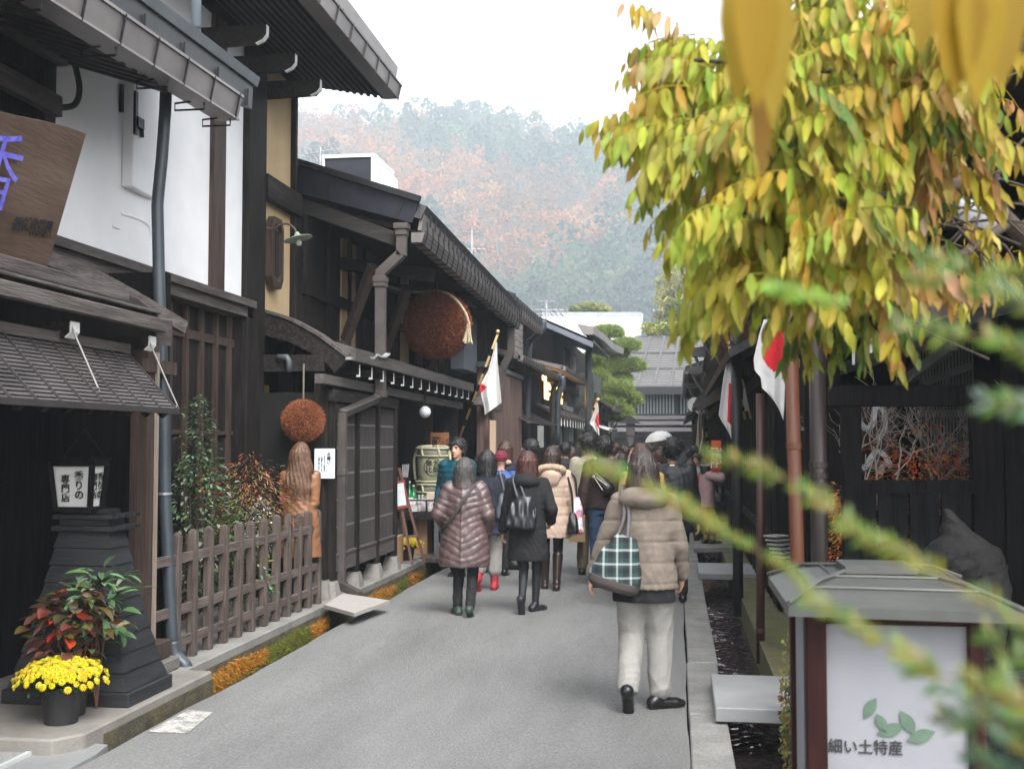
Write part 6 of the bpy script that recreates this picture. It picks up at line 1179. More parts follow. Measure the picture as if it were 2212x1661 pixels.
def person(label, pos, h=1.6, face=0, vox=.012, legs=None, arms=None, top=None, sleeve=(.062, .048), topmat=None, topdisp=None, bottom=None, legmat=None, legr=(.095, .065, .055), leghem=.1, shoemat=None, heel=False, boots=None, skirt=None, hair='short', hairm=None,
           hands='', group='people walking in the street', facefeat=False, hood=None, scarf=None, belly=None, extra=None, headturn=0, hooddisp=None, lean=0, bootr=.05, hairw=1.08):
    s = h/1.68; X, Y, Z = pos if len(pos) == 3 else (pos[0], pos[1], .012)
    t = thing('person', label, 'person', (X, Y, Z), group, face)
    def part(nm, vf, mat, parent=None, smooth=True):
        v, f = vf
        if not len(v): return None
        o = mk(nm, v*s, f, mat, None, local=True, smooth=smooth); o.parent = parent or t; return o
    legs = legs or ((-.10, .10, 0, 0), (.10, -.12, .0, .25)); lean_ = lambda z: lean*max(0, z-.9)
    hip = [(-.085, 0, .88), (.085, 0, .88)]; J = []
    for lg_, hp in zip(legs, hip):
        (lx, ly, lz, pitch), yaw = lg_[:4], (lg_[4] if len(lg_) > 4 else 0)
        an = Vector((lx, ly, .085+lz)); kn, an = ik(hp, an, .415, .40, (0, 1, .05)); c, sn = math.cos(pitch), math.sin(pitch)
        rot = (lambda an, c, sn, yaw: lambda y, z: an+Vector((-(y*c+z*sn)*math.sin(yaw), (y*c+z*sn)*math.cos(yaw), z*c-y*sn)))(an, c, sn, yaw); J.append((Vector(hp), kn, an, rot(-.05, -.055), rot(.115, -.060), rot(.165, -.062), rot(-.06, -.07)))
    arms = arms or ((-.235, .02, .80), (.235, .02, .80)); A = []
    for k, wr in enumerate(arms):
        sh = Vector((-.165 if k == 0 else .165, lean_(1.36), 1.355)); el, wp = ik(sh, wr, .285, .25, (-.5 if k == 0 else .5, -1, -.1)); A.append((sh, el, wp))
    hy = lean_(1.55); hc = np.array((0, .012+hy, 1.565))
    # body: one continuous surface
    B = SDF((-.62, -.55, -.05), (.62, .75, 1.75), vox)
    B.pf([(.86, .135, .095), (1.0, .12, .085), (1.15, .135, .095, lean_(1.15)), (1.3, .155, .095, lean_(1.3)), (1.38, .12, .07, lean_(1.38)), (1.41, .07, .055, lean_(1.4))], .03)
    b0, b1, b2 = min(.08, legr[0]-.014), min(.052, legr[1]-.014), min(.036, legr[2]-.012)
    for q in J: B.rc(q[0], q[1], b0, b1, .02); B.rc(q[1], q[2], b1, b2, .01); B.rc(q[3], q[5], .030, .020, .02)
    for q in A: B.rc(q[0], q[1], .048, .038, .03); B.rc(q[1], q[2], .038, .026, .01)
    B.rc((0, lean_(1.4)-.005, 1.38), (0, hy, 1.50), .052, .05, .03)
    B.el(hc+(0, -.012, .012), (.073, .092, .098), .02); B.el(hc+(0, .032, -.05), (.054, .058, .06), .03)
    for e in (-1, 1): B.el(hc+(e*.076, -.012, -.02), (.012, .022, .03), .008)
    B.rc(hc+(0, .083, .0), hc+(0, .10, -.03), .010, .013, .012)
    for e in (-1, 1): B.el(hc+(e*.014, .086, -.035), (.011, .012, .009), .008)
    B.el(hc+(0, .084, -.062), (.022, .010, .007), .006); B.el(hc+(0, .082, -.074), (.018, .010, .006), .006); B.el(hc+(0, .07, -.10), (.022, .016, .016), .02)
    for e in (-1, 1): B.rc(hc+(e*.018, .088, .022), hc+(e*.042, .078, .020), .006, .005, .01)
    v, f = B.mesh(); f = [f]
    for ch in hands:
        k = 0 if ch == 'L' else 1; sh, el, wp = A[k]; d = (wp-el).normalized(); hv, hf = hand_geo(wp, d, (1 if k == 0 else -1, .15, 0), -1 if k == 0 else 1, .7, .0045 if vox < .011 else .007); f.append(hf+len(v)); v = np.concatenate([v, hv])
    body = mk('body', v*s, f, SKIN(), None, local=True, smooth=True); body.parent = t
    # trousers, shoes
    fold = lambda amp: (lambda x, y, z: amp*(np.sin(26*z+5*x+3*np.sin(9*y+6*x))*np.sin(17*x+11*y)+.6*np.sin(47*z+20*y)))
    lg = SDF((-.4, -.6, -.02), (.4, .8, 1.1), vox*.9)
    for q in J:
        lg.rc(q[0], q[1], legr[0], legr[1]*1.02, .02); e = q[2]+(q[1]-q[2])*max(0, (leghem-.085)/.4); lg.rc(q[1], e, legr[1], legr[2], .015)
    lg.pf([(.82, .14, .105), (.95, .135, .10), (1.05, .12, .09)], .03); lg.warp((lambda x, y, z: crease(x, y, z, .0075)*np.clip(1.25-z, .3, 1)) if legr[2] > .045 else fold(.0015)); part('trousers' if legr[2] > .045 else 'tights', lg.mesh(), legmat)
    for q in J:
        sf = SDF(np.minimum(np.array(q[3]), np.array(q[5]))-.16, np.maximum(np.array(q[3]), np.array(q[5]))+(.16 if not boots else .45), vox*.75)
        sf.rc(q[3], q[4], .040, .037, .01); sf.rc(q[4], q[5], .037, .025, .01); sf.rc(q[2], q[3], .040, .04, .02)
        if boots: e = q[2]+(q[1]-q[2]).normalized()*boots; sf.rc(q[2], e, .046, bootr+.012, .02)
        if heel: sf.rc(q[3], q[6]+Vector((0, 0, -.02)), .028, .020, .01)
        part('boot' if boots else 'shoe', sf.mesh(), shoemat)
    if skirt: sk = SDF((-.4, -.35, .3), (.4, .35, 1.2), vox); sk.pf(skirt[0], 0, fold(.004)); part('skirt', sk.mesh(), skirt[1])
    # coat with sleeves
    if top:
        rows = [(r[0], r[1], r[2], lean_(r[0])+(r[3] if len(r) > 3 else 0)) for r in top]; C = SDF((-.6, -.5, min(r[0] for r in top)-.06), (.6, .7, 1.66), vox*.9); C.pf(rows, .02, None)
        for q in A: C.rc(q[0], q[1], sleeve[0]*1.08, sleeve[0]*.92, .035); C.rc(q[1], lerp(q[1], q[2], .93), sleeve[0]*.92, sleeve[1], .012)
        C.warp(topdisp or (lambda x, y, z: crease(x, y, z, .006))); zb_ = min(r[0] for r in top); C.cut(lambda x, y, z: (zb_-z)+0*x) if False else None
        coat = part('coat', C.mesh(), topmat)
        if scarf: c2 = SDF((-.25, -.25, 1.2), (.25, .3, 1.7), vox*.8); c2.pf([(r[0], r[1], r[2], lean_(r[0])) for r in scarf[0]], .0, fold(.006)); part('collar', c2.mesh(), scarf[1], coat)
        if hood:
            hd = SDF((-.3, -.35, 1.1), (.3, .3, 1.7), vox*.8)
            for a, r in hood[0]: hd.el(a, r, .03)
            hd.warp(hooddisp or fold(.006)); part('hood', hd.mesh(), hood[1], coat)
    # hair
    if hair:
        H_ = SDF((-.24, -.30, 1.0), (.24, .26, 1.80), vox*.7)
        if hair == 'hat': pass
        if hair in ('short', 'bob', 'long'):
            hw = hairw; H_.el(hc+(0, -.018, .030), (.093*min(hw, 1.15), .112, .112), .02)
            if hair == 'short': H_.el(hc+(0, -.055, -.035), (.072, .055, .075), .02); H_.cut(lambda x, y, z: np.minimum((y-hy-.055)+0*x+(z-hc[2]-.055)*-.9, .0+0*x+(hc[2]+.052-z)+.0*y) if False else (y-hy-.066)*.8-(z-hc[2]-.028+.012*np.sin(60*x))*.9); H_.cut(lambda x, y, z: -(z-(hc[2]-.085))+.25*(y-hy)+0*x)
            else:
                zb_ = 1.40 if hair == 'bob' else 1.16
                H_.pf([(zb_, .100*hw, .05, hy-.045), (zb_+.05, .115*hw, .075, hy-.035), (1.50, .108*hw, .09, hy-.025), (1.60, .092*hw, .10, hy-.02)] if hair == 'bob' else [(zb_, .085*hw, .025, hy-.12), (zb_+.07, .125*hw, .045, hy-.105), (1.36, .130*hw, .07, hy-.075), (1.5, .108*hw, .09, hy-.03), (1.6, .09*hw, .10, hy-.02)], .03)
                H_.cut(lambda x, y, z: np.minimum((y-hy-.048)-np.maximum(0, z-hc[2]-.03)*1.6+0*x, .062-np.abs(x)+0*y+0*z+np.maximum(0, 0*y)))
            H_.warp(lambda x, y, z: .0042*np.sin(np.arctan2(x, -(y-hy))*21+4*np.sin(9*z)+8*z)*np.clip((1.70-z)*8, .2, 1)+.002*np.sin(np.arctan2(x, -(y-hy))*47+13*z)+(.006*np.sin(24*z+9*x) if hair == 'long' else 0))
        v_, f_ = H_.mesh()
        if len(v_):
            n_ = (900 if hair != 'short' else 700) if vox < .012 else 260; g_ = np.random.default_rng(int(abs(X)*1000+Y*10)); i_ = g_.integers(len(v_), size=n_); p_ = v_[i_]; c_ = np.array((0, hy-.02, 1.56)); o_ = p_-c_; o_[:, 2] *= .4; o_ /= np.linalg.norm(o_, axis=1)[:, None]+1e-6
            if hair == 'short': d_ = o_*.55+g_.normal(size=(n_, 3))*.45+np.array([0, -.1, -.35]); L_ = .022+.02*g_.random((n_, 1))
            else: d_ = o_*.12+g_.normal(size=(n_, 3))*.10+np.array([0, 0, -1.0]); L_ = .05+.05*g_.random((n_, 1))
            d_ /= np.linalg.norm(d_, axis=1)[:, None]; s_ = np.cross(d_, o_+1e-3); s_ /= np.linalg.norm(s_, axis=1)[:, None]+1e-6; w_ = .0035 if vox < .012 else .005; b_ = p_+o_*.0015
            hv = np.stack([b_-s_*w_, b_+s_*w_, b_+d_*L_+o_*.005], 1).reshape(-1, 3); part('hair', (np.concatenate([v_, hv]), [f_, np.arange(3*n_).reshape(-1, 3)+len(v_)]), hairm)
    if facefeat:
        for e in (-1, 1):
            m = MB(); m.ball(Vector(hc+(e*.030, .080, .004))*s, .0085*s, 8, sz=.6); o = mk('eye', np.array([tuple(p) for p in m.v]), m.f, ink(), None, local=True, smooth=True); o.parent = body
            m = MB(); m.bar(Vector(hc+(e*.016, .093, .026))*s, Vector(hc+(e*.045, .082, .024))*s, .006, .007); o = mk('eyebrow', np.array([tuple(p) for p in m.v]), m.f, ink(), None, local=True); o.parent = body
        m = MB(); m.bar(Vector(hc+(-.02, .092, -.068))*s, Vector(hc+(.02, .092, -.068))*s, .006, .005); o = mk('lips', np.array([tuple(p) for p in m.v]), m.f, M('lips', (.32, .10, .09), (.28, .09, .08), .5, 5, bump=0), None, local=True, smooth=True); o.parent = body
    if extra: extra(t, part, s, A, hc, vox)
    return t, s, A, J, hc
def wpt(t, s, p):      # local point of a person -> world
    return t.matrix_basis @ (Vector(p)*s)
bpy.context.view_layer.update()
crease = lambda x, y, z, a: a*(np.abs(np.sin(19*z+11*x+4*np.sin(13*x+9*y)+2*np.sin(8*z)))**.6+.7*np.abs(np.sin(31*z-17*x+5*np.sin(11*y+7*z)))**.6-.9)
seams = lambda sp, amp, ph=0: (lambda x, y, z: amp*np.exp(-(((z-ph)/sp-np.round((z-ph)/sp))*sp/.009)**2)+.25*amp*(np.cos(2*np.pi*(z-ph)/sp))+crease(x, y, z, .0045))
quilt = lambda sp, amp, ph=0: (lambda x, y, z: amp*(1-2*np.abs(np.sin(np.pi*(z-ph)/sp))**.45)*.5+.003*np.sin(40*x+17*z)*np.sin(31*z+23*y))
chev = lambda sp, amp: (lambda x, y, z: -amp*np.abs(np.sin(np.pi*(z-.45*np.abs(x)+.012*np.sin(14*x+9*z)+.008*np.sin(31*z))/sp))**.5+amp*.4+.0035*np.sin(55*x+9*z)*np.sin(23*z+30*y)-amp*.9*np.exp(-(x/.012)**2))
black_sh = cloth('black_leather', (.012, .012, .013), .28, bump=.05); blk = cloth('black_cloth', (.010, .010, .012), .85); dknavy = cloth('navy_cloth', (.014, .017, .028), .85); blkhair = hairmat('black_hair', (.022, .020, .022)); brnhair = hairmat('brown_hair', (.075, .035, .022)); redhair = hairmat('reddish_hair', (.085, .028, .024)); greyhair = hairmat('grey_hair', (.075, .07, .068)); dkbrn = hairmat('dark_brown_hair', (.045, .028, .022))
GX_ = lambda x, y: (lambda p: (p.x, p.y))(G(x, y, 0))
# 1. nearest woman with the tartan bag
TW = cloth('tweed', (.20, .165, .135), .9, .7, .5, 160); GT = cloth('grey_trouser', (.27, .262, .245), .85, .88, .25, 90)
P1 = GX_(1393, 1535)
def ex1(t, part, s, A, hc, vox):
    sd = SDF((-.3, -.3, .65), (.3, .3, 1.1), vox); sd.pf([(.705, .207, .13), (.8, .203, .13), (.97, .18, .12)], 0, lambda x, y, z: .004*np.sin(50*x+20*z)); part('tunic', sd.mesh(), blk)
t1, s1, A1, J1, hc1 = person('woman in khaki quilted short jacket and pale grey trousers, nearest walker, seen from behind', P1, 1.60, math.radians(-3), .0095, legs=((-.10, -.10, .05, 1.0), (.095, .08, 0, 0.05, -1.05)), arms=((-.37, .08, .80), (.24, .14, .86)),
    top=[(.79, .225, .155), (.83, .228, .16), (.95, .205, .148), (1.05, .192, .14), (1.2, .195, .135), (1.32, .188, .118), (1.385, .14, .10), (1.42, .09, .085)], sleeve=(.062, .056), topmat=TW, topdisp=seams(.135, .006, .02), legmat=GT, legr=(.114, .090, .076), leghem=.12, shoemat=black_sh, heel=True, hair='bob', hairw=.98, hairm=hairmat('ash_brown_hair', (.045, .032, .028)), hands='LR',
    hood=([((0, -.10, 1.385), (.16, .085, .075)), ((0, -.03, 1.40), (.14, .12, .055))], TW), extra=ex1)
# 2. shiny brown down coat
DB = M('down_brown', (.105, .068, .066), (.07, .045, .045), .42, 5, bump=.3, bscale=14, spec=.6)
t2, s2, A2_, J2, hc2 = person('short woman in shiny brown quilted down coat with grey bobbed hair', GX_(1003, 1331), 1.50, 0, .0105, legs=((-.085, .05, 0, .0, .5), (.085, -.12, .02, .6)), arms=((-.25, .14, .93), (.24, .12, .90)),
    top=[(.53, .265, .19), (.60, .285, .20), (.82, .255, .185), (1.05, .215, .16), (1.2, .215, .155), (1.33, .195, .13), (1.39, .13, .10), (1.45, .10, .09)], sleeve=(.085, .06), topmat=DB, topdisp=chev(.078, .009), legmat=blk, legr=(.085, .062, .055), shoemat=cloth('green_leather', (.035, .055, .045), .4), hair='bob', hairm=greyhair, hands='L', scarf=([(1.36, .13, .115), (1.42, .135, .12), (1.48, .115, .11)], DB))
# 3. black coat
t3, s3, A3, J3, hc3 = person('woman in long black coat and dark tights with reddish brown bob', GX_(1140, 1325), 1.56, math.radians(-4), .0105, legs=((-.03, -.16, .06, 1.15), (.06, .12, 0, 0.05, -.5)), arms=((-.30, .12, .82), (.22, .16, .95)),
    top=[(.545, .215, .15), (.60, .22, .155), (.85, .205, .15), (1.05, .19, .14), (1.2, .20, .14), (1.33, .19, .125), (1.39, .13, .10), (1.43, .09, .08)], sleeve=(.07, .058), topmat=blk, legmat=cloth('tights', (.012, .013, .018), .6), legr=(.075, .053, .038), shoemat=cloth('dark_boot', (.016, .016, .02), .4), hair='bob', hairm=redhair, hands='LR', hood=([((0, -.09, 1.39), (.14, .07, .085)), ((0, -.02, 1.41), (.12, .11, .05))], blk))
# 4. dark jacket, grey trousers, red boots
t4, s4, A4, J4, hc4 = person('person in black jacket over navy skirt, grey trousers and red ankle boots', GX_(1052, 1277), 1.56, 0, .0115, legs=((-.09, -.13, .05, .9), (.075, .10, 0, .0)), arms=((-.24, .05, .86), (.24, .05, .86)),
    top=[(.95, .20, .14), (1.1, .185, .135), (1.22, .20, .14), (1.34, .185, .12), (1.39, .12, .09), (1.43, .07, .07)], topmat=dknavy, legmat=cloth('wide_grey', (.26, .25, .24), .9), legr=(.10, .09, .09), leghem=.24, shoemat=cloth('red_boot', (.33, .02, .03), .5), boots=.12, bootr=.045, hair='bob', hairm=blkhair, hands='LR', skirt=([(.68, .205, .14), (.8, .20, .14), (1.0, .17, .12)], cloth('navy_skirt', (.022, .022, .055), .8)))
# 5. beige coat with fur hood and tall boots
BE = M('beige_down', (.50, .37, .29), (.42, .31, .24), .5, 5, bump=.3, bscale=18); FUR = M('fur', (.62, .48, .34), (.42, .30, .2), .95, 40, bump=1, bscale=120)
def ex5(t, part, s, A, hc, vox):
    sd = SDF((-.25, -.3, 1.25), (.25, .25, 1.6), .01)
    for k in range(15): a = math.pi*(.0+k/14); sd.el((.145*math.cos(a), -.10-.05*math.sin(a), 1.41+.05*math.sin(a)), (.038, .038, .036), .02)
    sd.warp(lambda x, y, z: .007*np.sin(150*x+60*z)*np.sin(140*y+130*z)); part('fur_trim', sd.mesh(), FUR)
t5, s5, A5, J5, hc5 = person('woman in beige down coat with fur trimmed hood and tall dark boots', GX_(1192, 1276), 1.60, math.radians(3), .0115, legs=((-.09, .14, 0, 0), (.06, -.05, .0, .2)), arms=((-.22, .14, .95), (.25, .06, .84)),
    top=[(.62, .235, .16), (.68, .24, .165), (.95, .195, .15), (1.1, .185, .14), (1.22, .195, .145), (1.34, .19, .125), (1.39, .12, .1), (1.43, .08, .08)], sleeve=(.075, .055), topmat=BE, topdisp=seams(.11, .003), legmat=blk, legr=(.08, .055, .045), shoemat=cloth('tall_boot', (.03, .018, .017), .28, bump=.05), boots=.33, bootr=.052, hair='bob', hairm=dkbrn, hands='LR', hood=([((0, -.12, 1.33), (.12, .08, .11)), ((0, -.05, 1.40), (.13, .10, .06))], BE), extra=ex5)
# 6. man in teal down jacket facing us
TEAL = M('teal_down', (.012, .075, .10), (.01, .055, .08), .35, 5, bump=.2)
def ex6(t, part, s, A, hc, vox):
    sd = SDF((-.2, -.2, 1.3), (.2, .25, 1.5), .01); sd.pf([(1.33, .085, .08), (1.42, .075, .07)], 0); part('red_shirt', sd.mesh(), cloth('red_shirt', (.45, .04, .05), .8))
p6 = D(988, 1000, 14.3)
person('smiling young man in teal quilted jacket facing the camera by the barrels', (p6.x, 14.3), 1.70, math.radians(165), .011, arms=((-.24, .05, .86), (.24, .05, .86)), top=[(.85, .19, .14), (.95, .205, .15), (1.15, .20, .14), (1.3, .20, .13), (1.38, .15, .10), (1.42, .11, .085)], sleeve=(.075, .06), topmat=TEAL, topdisp=quilt(.07, .010), legmat=blk, legr=(.09, .07, .06), shoemat=black_sh, hair='short', hairm=blkhair, facefeat=True, extra=ex6, hands='LR', hood=([((0, -.06, 1.40), (.13, .09, .05))], cloth('plum', (.16, .02, .05), .8)))
def hat_(kind, mat, brim=False):
    def f(t, part, s, A, hc, vox):
        sd = SDF((-.2, -.25, 1.4), (.2, .3, 1.8), .009); sd.el(hc+(0, -.012, .035), (.096, .112, .10), 0); zc = hc[2]+(.0 if kind == 'knit' else .03); sd.cut(lambda x, y, z: zc-z+0*x+.25*(y-hc[1]))
        if kind == 'cap': sd.el(hc+(0, .12, .045), (.07, .075, .012), .01)
        if kind == 'bucket': sd.pf([(hc[2]-.02, .135, .15, hc[1]-.01), (hc[2]+.05, .10, .115, hc[1]-.01)], .01)
        if kind == 'knit': sd.warp(lambda x, y, z: .003*np.sin(160*z))
        part('hat', sd.mesh(), mat)
    return f
std = lambda z0=.82, w=.20, d=.14: [(z0, w, d), (1.0, w*.97, d*.98), (1.2, w, d), (1.33, w*.95, d*.88), (1.385, .13, .09), (1.425, .08, .075)]
def simple(label, x, y, Y, h, hair, hm, tm, face=0, z0=.82, lm=None, vox=.014, hands='', w=.20, **k):
    p = D(x, y, Y); return person(label, (p.x, Y), h, math.radians(face), vox, top=std(z0, w), topmat=tm, legmat=lm or blk, shoemat=black_sh, hair=hair, hairm=hm, hands=hands, **k)
# headtop pixel gives height: h = eye - (y-955)/F*Y
simple('figure in burgundy knit hat and blue padded jacket', 1082, 970, 14.6, 1.55, None, None, cloth('royal_blue', (.03, .07, .25), .5), extra=hat_('knit', cloth('burgundy_knit', (.16, .02, .04), .9)), face=-8)
simple('figure in coral red jacket beyond the navy jacket walker', 1040, 985, 14.9, 1.50, 'bob', dkbrn, cloth('coral', (.62, .10, .08), .6), face=10)
simple('figure with curled brown hair and navy coat with fur collar', 1092, 955, 15.8, 1.66, 'bob', brnhair, cloth('navy_coat', (.015, .02, .04), .8), face=-15, hood=([((0, -.06, 1.41), (.13, .10, .05))], FUR))
GLS = M('spectacle', (.6, .6, .6), (.5, .5, .5), .3, 4, bump=0)
simple('man with glasses turned to the left, in dark jacket', 1146, 953, 15.2, 1.69, 'short', blkhair, blk, face=80, facefeat=True, extra=lambda t, part, s, A, hc, vox: part('spectacles', (lambda m: (np.array([tuple(p) for p in m.v]), np.array([f for f in m.f if len(f) == 4])))((lambda m: (m.tube([hc+(-.08, 0, .0), hc+(-.05, .094, .0), hc+(-.01, .104, .0), hc+(.01, .104, 0), hc+(.05, .094, 0), hc+(.08, 0, 0)], .004, 4, cap=False), [m.tube([hc+(e*.03+.02*math.cos(a*.7), .097, .018*math.sin(a*.7)) for a in range(10)], .003, 4, cap=False) for e in (-1, 1)], m)[2])(MB())), GLS))
# 9. brown jacket, jeans, sling bag; 10. blue cap and beige jacket
BJ = cloth('brown_jacket', (.040, .022, .020), .6)
t9, s9, A9, J9, hc9 = person('man in dark brown jacket and blue jeans seen from behind', GX_(1307, 1270), 1.72, math.radians(4), .0115, legs=((-.10, .02, 0, .1), (.10, .10, 0, 0)), arms=((-.29, .0, .80), (.29, .02, .82)),
    top=[(.88, .205, .15), (.95, .22, .155), (1.1, .22, .155), (1.25, .225, .15), (1.34, .20, .125), (1.39, .13, .10), (1.43, .085, .085)], sleeve=(.075, .06), topmat=BJ, legmat=M('denim', (.035, .075, .15), (.02, .045, .10), .85, 6, bump=.3, bscale=120, dirt=.5, dscale=3, dcol=(.07, .11, .17)), legr=(.105, .08, .07), leghem=.09, shoemat=cloth('brown_shoe', (.07, .03, .02), .5), hair='short', hairm=blkhair, hands='LR', scarf=([(1.33, .14, .11), (1.40, .12, .10), (1.45, .09, .09)], cloth('grey_hood', (.10, .10, .10), .9)))
def sling(t, s):
    bg = thing('sling_bag', 'black sling bag worn across the brown jacketed back', 'bag', wpt(t, s, (-.02, -.2, 1.1)))
    c = wpt(t, s, (-.03, -.205, 1.17)); sd = SDF((-.25, -.15, -.25), (.25, .15, .25), .009); sd.rc((-.08, 0, .10), (.06, 0, -.06), .05, .085, .02); sd.warp(lambda x, y, z: y*y*3); v, f = sd.mesh(); mk('bag_body', v+np.array(c), f, black_sh, bg, smooth=True)
    m = MB(); m.tube(smooth_path([wpt(t, s, (-.10, -.19, 1.27)), wpt(t, s, (-.15, -.12, 1.40)), wpt(t, s, (-.13, .02, 1.43))], 5), .015, 6); m.tube(smooth_path([wpt(t, s, (.06, -.2, 1.08)), wpt(t, s, (.16, -.17, 1.0)), wpt(t, s, (.22, -.05, .95))], 5), .015, 6); m.obj('strap', blk, bg)
    m = MB(); p = c+Vector((-.09, -.075, .08)); m.tube([p, p+Vector((.10, -.03, -.15))], .006, 4); m.tube([p+Vector((.03, -.01, -.01)), p+Vector((.15, -.02, -.10))], .006, 4); m.ball(p, .018, 8); m.obj('zip_cord', M('cord_pale', (.45, .45, .38), (.35, .35, .3), .6, 20, bump=0), bg)
sling(t9, s9)
t10, s10, A10, J10, hc10 = person('man in blue baseball cap and pale beige jacket beside the brown jacket', (D(1272, 1000, 14.6).x, 14.6), 1.76, math.radians(-6), .013, arms=((-.27, .02, .78), (.27, .02, .78)), top=std(.80, .215, .15), topmat=cloth('pale_beige', (.36, .33, .25), .85), legmat=cloth('khaki', (.16, .13, .09), .9), legr=(.10, .08, .07), shoemat=black_sh, hair='short', hairm=blkhair, hands='L', extra=hat_('cap', cloth('blue_cap', (.02, .06, .20), .8)))
# 11-13
simple('woman with straight brown hair and mustard jacket', 1386, 962, 11.6, 1.63, 'long', brnhair, cloth('mustard', (.42, .28, .08), .8), vox=.012)
simple('second brown haired head close beside the mustard jacket', 1386, 975, 12.3, 1.58, 'long', hairmat('auburn_hair', (.085, .04, .025)), blk, vox=.013)
p12 = D(1453, 1000, 12.3)
t12 = person('tall man in plain black coat walking ahead of the nearest woman', (p12.x, 12.3), 1.70, math.radians(-3), .0105, legs=((-.09, -.1, 0, .3), (.09, .12, 0, 0)), arms=((-.24, .05, .80), (.26, .05, .80)), top=[(.72, .225, .16), (.95, .215, .155), (1.2, .22, .15), (1.33, .205, .125), (1.39, .13, .10), (1.43, .08, .08)], sleeve=(.072, .055), topmat=cloth('black_coat', (.008, .010, .014), .5), legmat=blk, shoemat=black_sh, hair='short', hairm=hairmat('jet_hair', (.012, .012, .014)), hands='LR', extra=lambda t, part, s, A, hc, vox: part('collar_label', (lambda m: (np.array(m.v), np.array(m.f)))(MB().box(-.025, .025, -.098, -.085, 1.405, 1.418)), white_paint(), smooth=False))
PK = cloth('pink_coat', (.42, .27, .27), .7)
p13 = D(1527, 1172, 18.3)
t13, s13, A13, J13, hc13 = person('small figure in pink coat and grey hat taking a photo, black boots on slab', (p13.x, 18.3, .115), 1.30, math.radians(-75), .011, legs=((-.07, .0, 0, 0), (.08, .1, 0, 0)), arms=((-.12, .28, 1.38), (.12, .28, 1.36)), top=[(.72, .235, .17), (.9, .22, .16), (1.15, .20, .15), (1.33, .185, .13), (1.39, .12, .1), (1.43, .08, .08)], sleeve=(.08, .065), topmat=PK, legmat=cloth('ochre_tights', (.28, .17, .05), .8), legr=(.085, .07, .06), shoemat=black_sh, boots=.14, bootr=.058, hair='bob', hairm=dkbrn, hands='LR', extra=hat_('bucket', cloth('grey_felt', (.24, .26, .27), .9)), skirt=([(.62, .15, .11), (.8, .15, .11)], cloth('magenta', (.45, .03, .10), .8)))
# 14. tan leather coat in the doorway
p14 = D(648, 1100, 10.95)
LT = M('tan_leather', (.235, .11, .052), (.16, .07, .032), .42, 4, bump=.35, bscale=10, spec=.5)
person('woman with long wavy hair in tan leather coat standing at the doorway beyond the fence', (p14.x, 10.95, .1), 1.56, math.radians(8), .0105, top=[(.50, .235, .165), (.7, .215, .155), (.88, .20, .15), (1.08, .165, .13), (1.22, .185, .135), (1.33, .185, .12), (1.385, .13, .09), (1.42, .07, .07)], arms=((-.05, .19, 1.08), (.05, .21, 1.08)), sleeve=(.050, .045), topmat=LT, topdisp=lambda x, y, z: .003*np.sin(75*z+9*np.sin(9*x))*np.exp(-((z-1.02)/.10)**2)+crease(x, y, z, .005)-.006*np.exp(-(np.abs(x)-.10)**2/.0001), legmat=blk, shoemat=black_sh, hair='long', hairm=hairmat('light_brown_hair', (.15, .075, .04)), hands='LR')
# bags
def shoulder_bag(name, label, c, w_, h_, d_, mat, hp, hmat, disp=None, rz=0, bottom=None):
    t = thing(name, label, 'bag', c); sd = SDF((-w_*.8, -d_*1.2, -h_*.75), (w_*.8, d_*1.2, h_*.75), .008)
    sd.pf([(-h_/2, w_*.42, d_*.45), (-h_*.42, w_*.52, d_*.55), (-h_*.1, w_*.48, d_*.48), (h_*.25, w_*.36, d_*.30), (h_/2, w_*.20, d_*.16)], 0, disp or (lambda x, y, z: .006*np.sin(60*x+10*z)*np.sin(20*z)), 2.6)
    v, f = sd.mesh(); R = np.array(Matrix.Rotation(rz, 3, 'Y')); v = v@R.T; mk('bag_body', v+np.array(c), f, mat, t, smooth=True)
    for P in hp: m = MB(); m.tube(smooth_path(P, 6), .013, 6); m.obj('handle', hmat, t, smooth=True)
    if bottom:
        sd = SDF((-w_*.8, -d_*1.2, -h_*.75), (w_*.8, d_*1.2, 0), .008); sd.pf([(-h_/2-.004, w_*.43, d_*.47), (-h_*.42, w_*.53, d_*.565), (-h_*.30, w_*.53, d_*.56)], 0, None, 2.6); v, f = sd.mesh(); mk('bag_base', v@R.T+np.array(c), f, bottom, t, smooth=True)
    return t
pm = bpy.data.materials.new('tartan'); pm.use_nodes = True; n = pm.node_tree.nodes; L = pm.node_tree.links; tc = n.new('ShaderNodeTexCoord'); sp = n.new('ShaderNodeSeparateXYZ'); L.new(tc.outputs['Object'], sp.inputs[0])
def stripe(src, sc, ph, thr):
    a = n.new('ShaderNodeMath'); a.operation = 'MULTIPLY_ADD'; a.inputs[1].default_value = sc; a.inputs[2].default_value = ph; L.new(src, a.inputs[0]); f = n.new('ShaderNodeMath'); f.operation = 'FRACT'; L.new(a.outputs[0], f.inputs[0]); g = n.new('ShaderNodeMath'); g.operation = 'LESS_THAN'; g.inputs[1].default_value = thr; L.new(f.outputs[0], g.inputs[0]); return g.outputs[0]
def addm(a, b, op='ADD', k=None):
    m_ = n.new('ShaderNodeMath'); m_.operation = op; L.new(a, m_.inputs[0])
    if b is None: m_.inputs[1].default_value = k
    else: L.new(b, m_.inputs[1])
    return m_.outputs[0]
white_ = addm(stripe(sp.outputs['X'], 12, .2, .16), stripe(sp.outputs['Z'], 12, .1, .16), 'ADD'); dk = addm(stripe(sp.outputs['X'], 11, .72, .35), stripe(sp.outputs['Z'], 11, .62, .35), 'ADD')
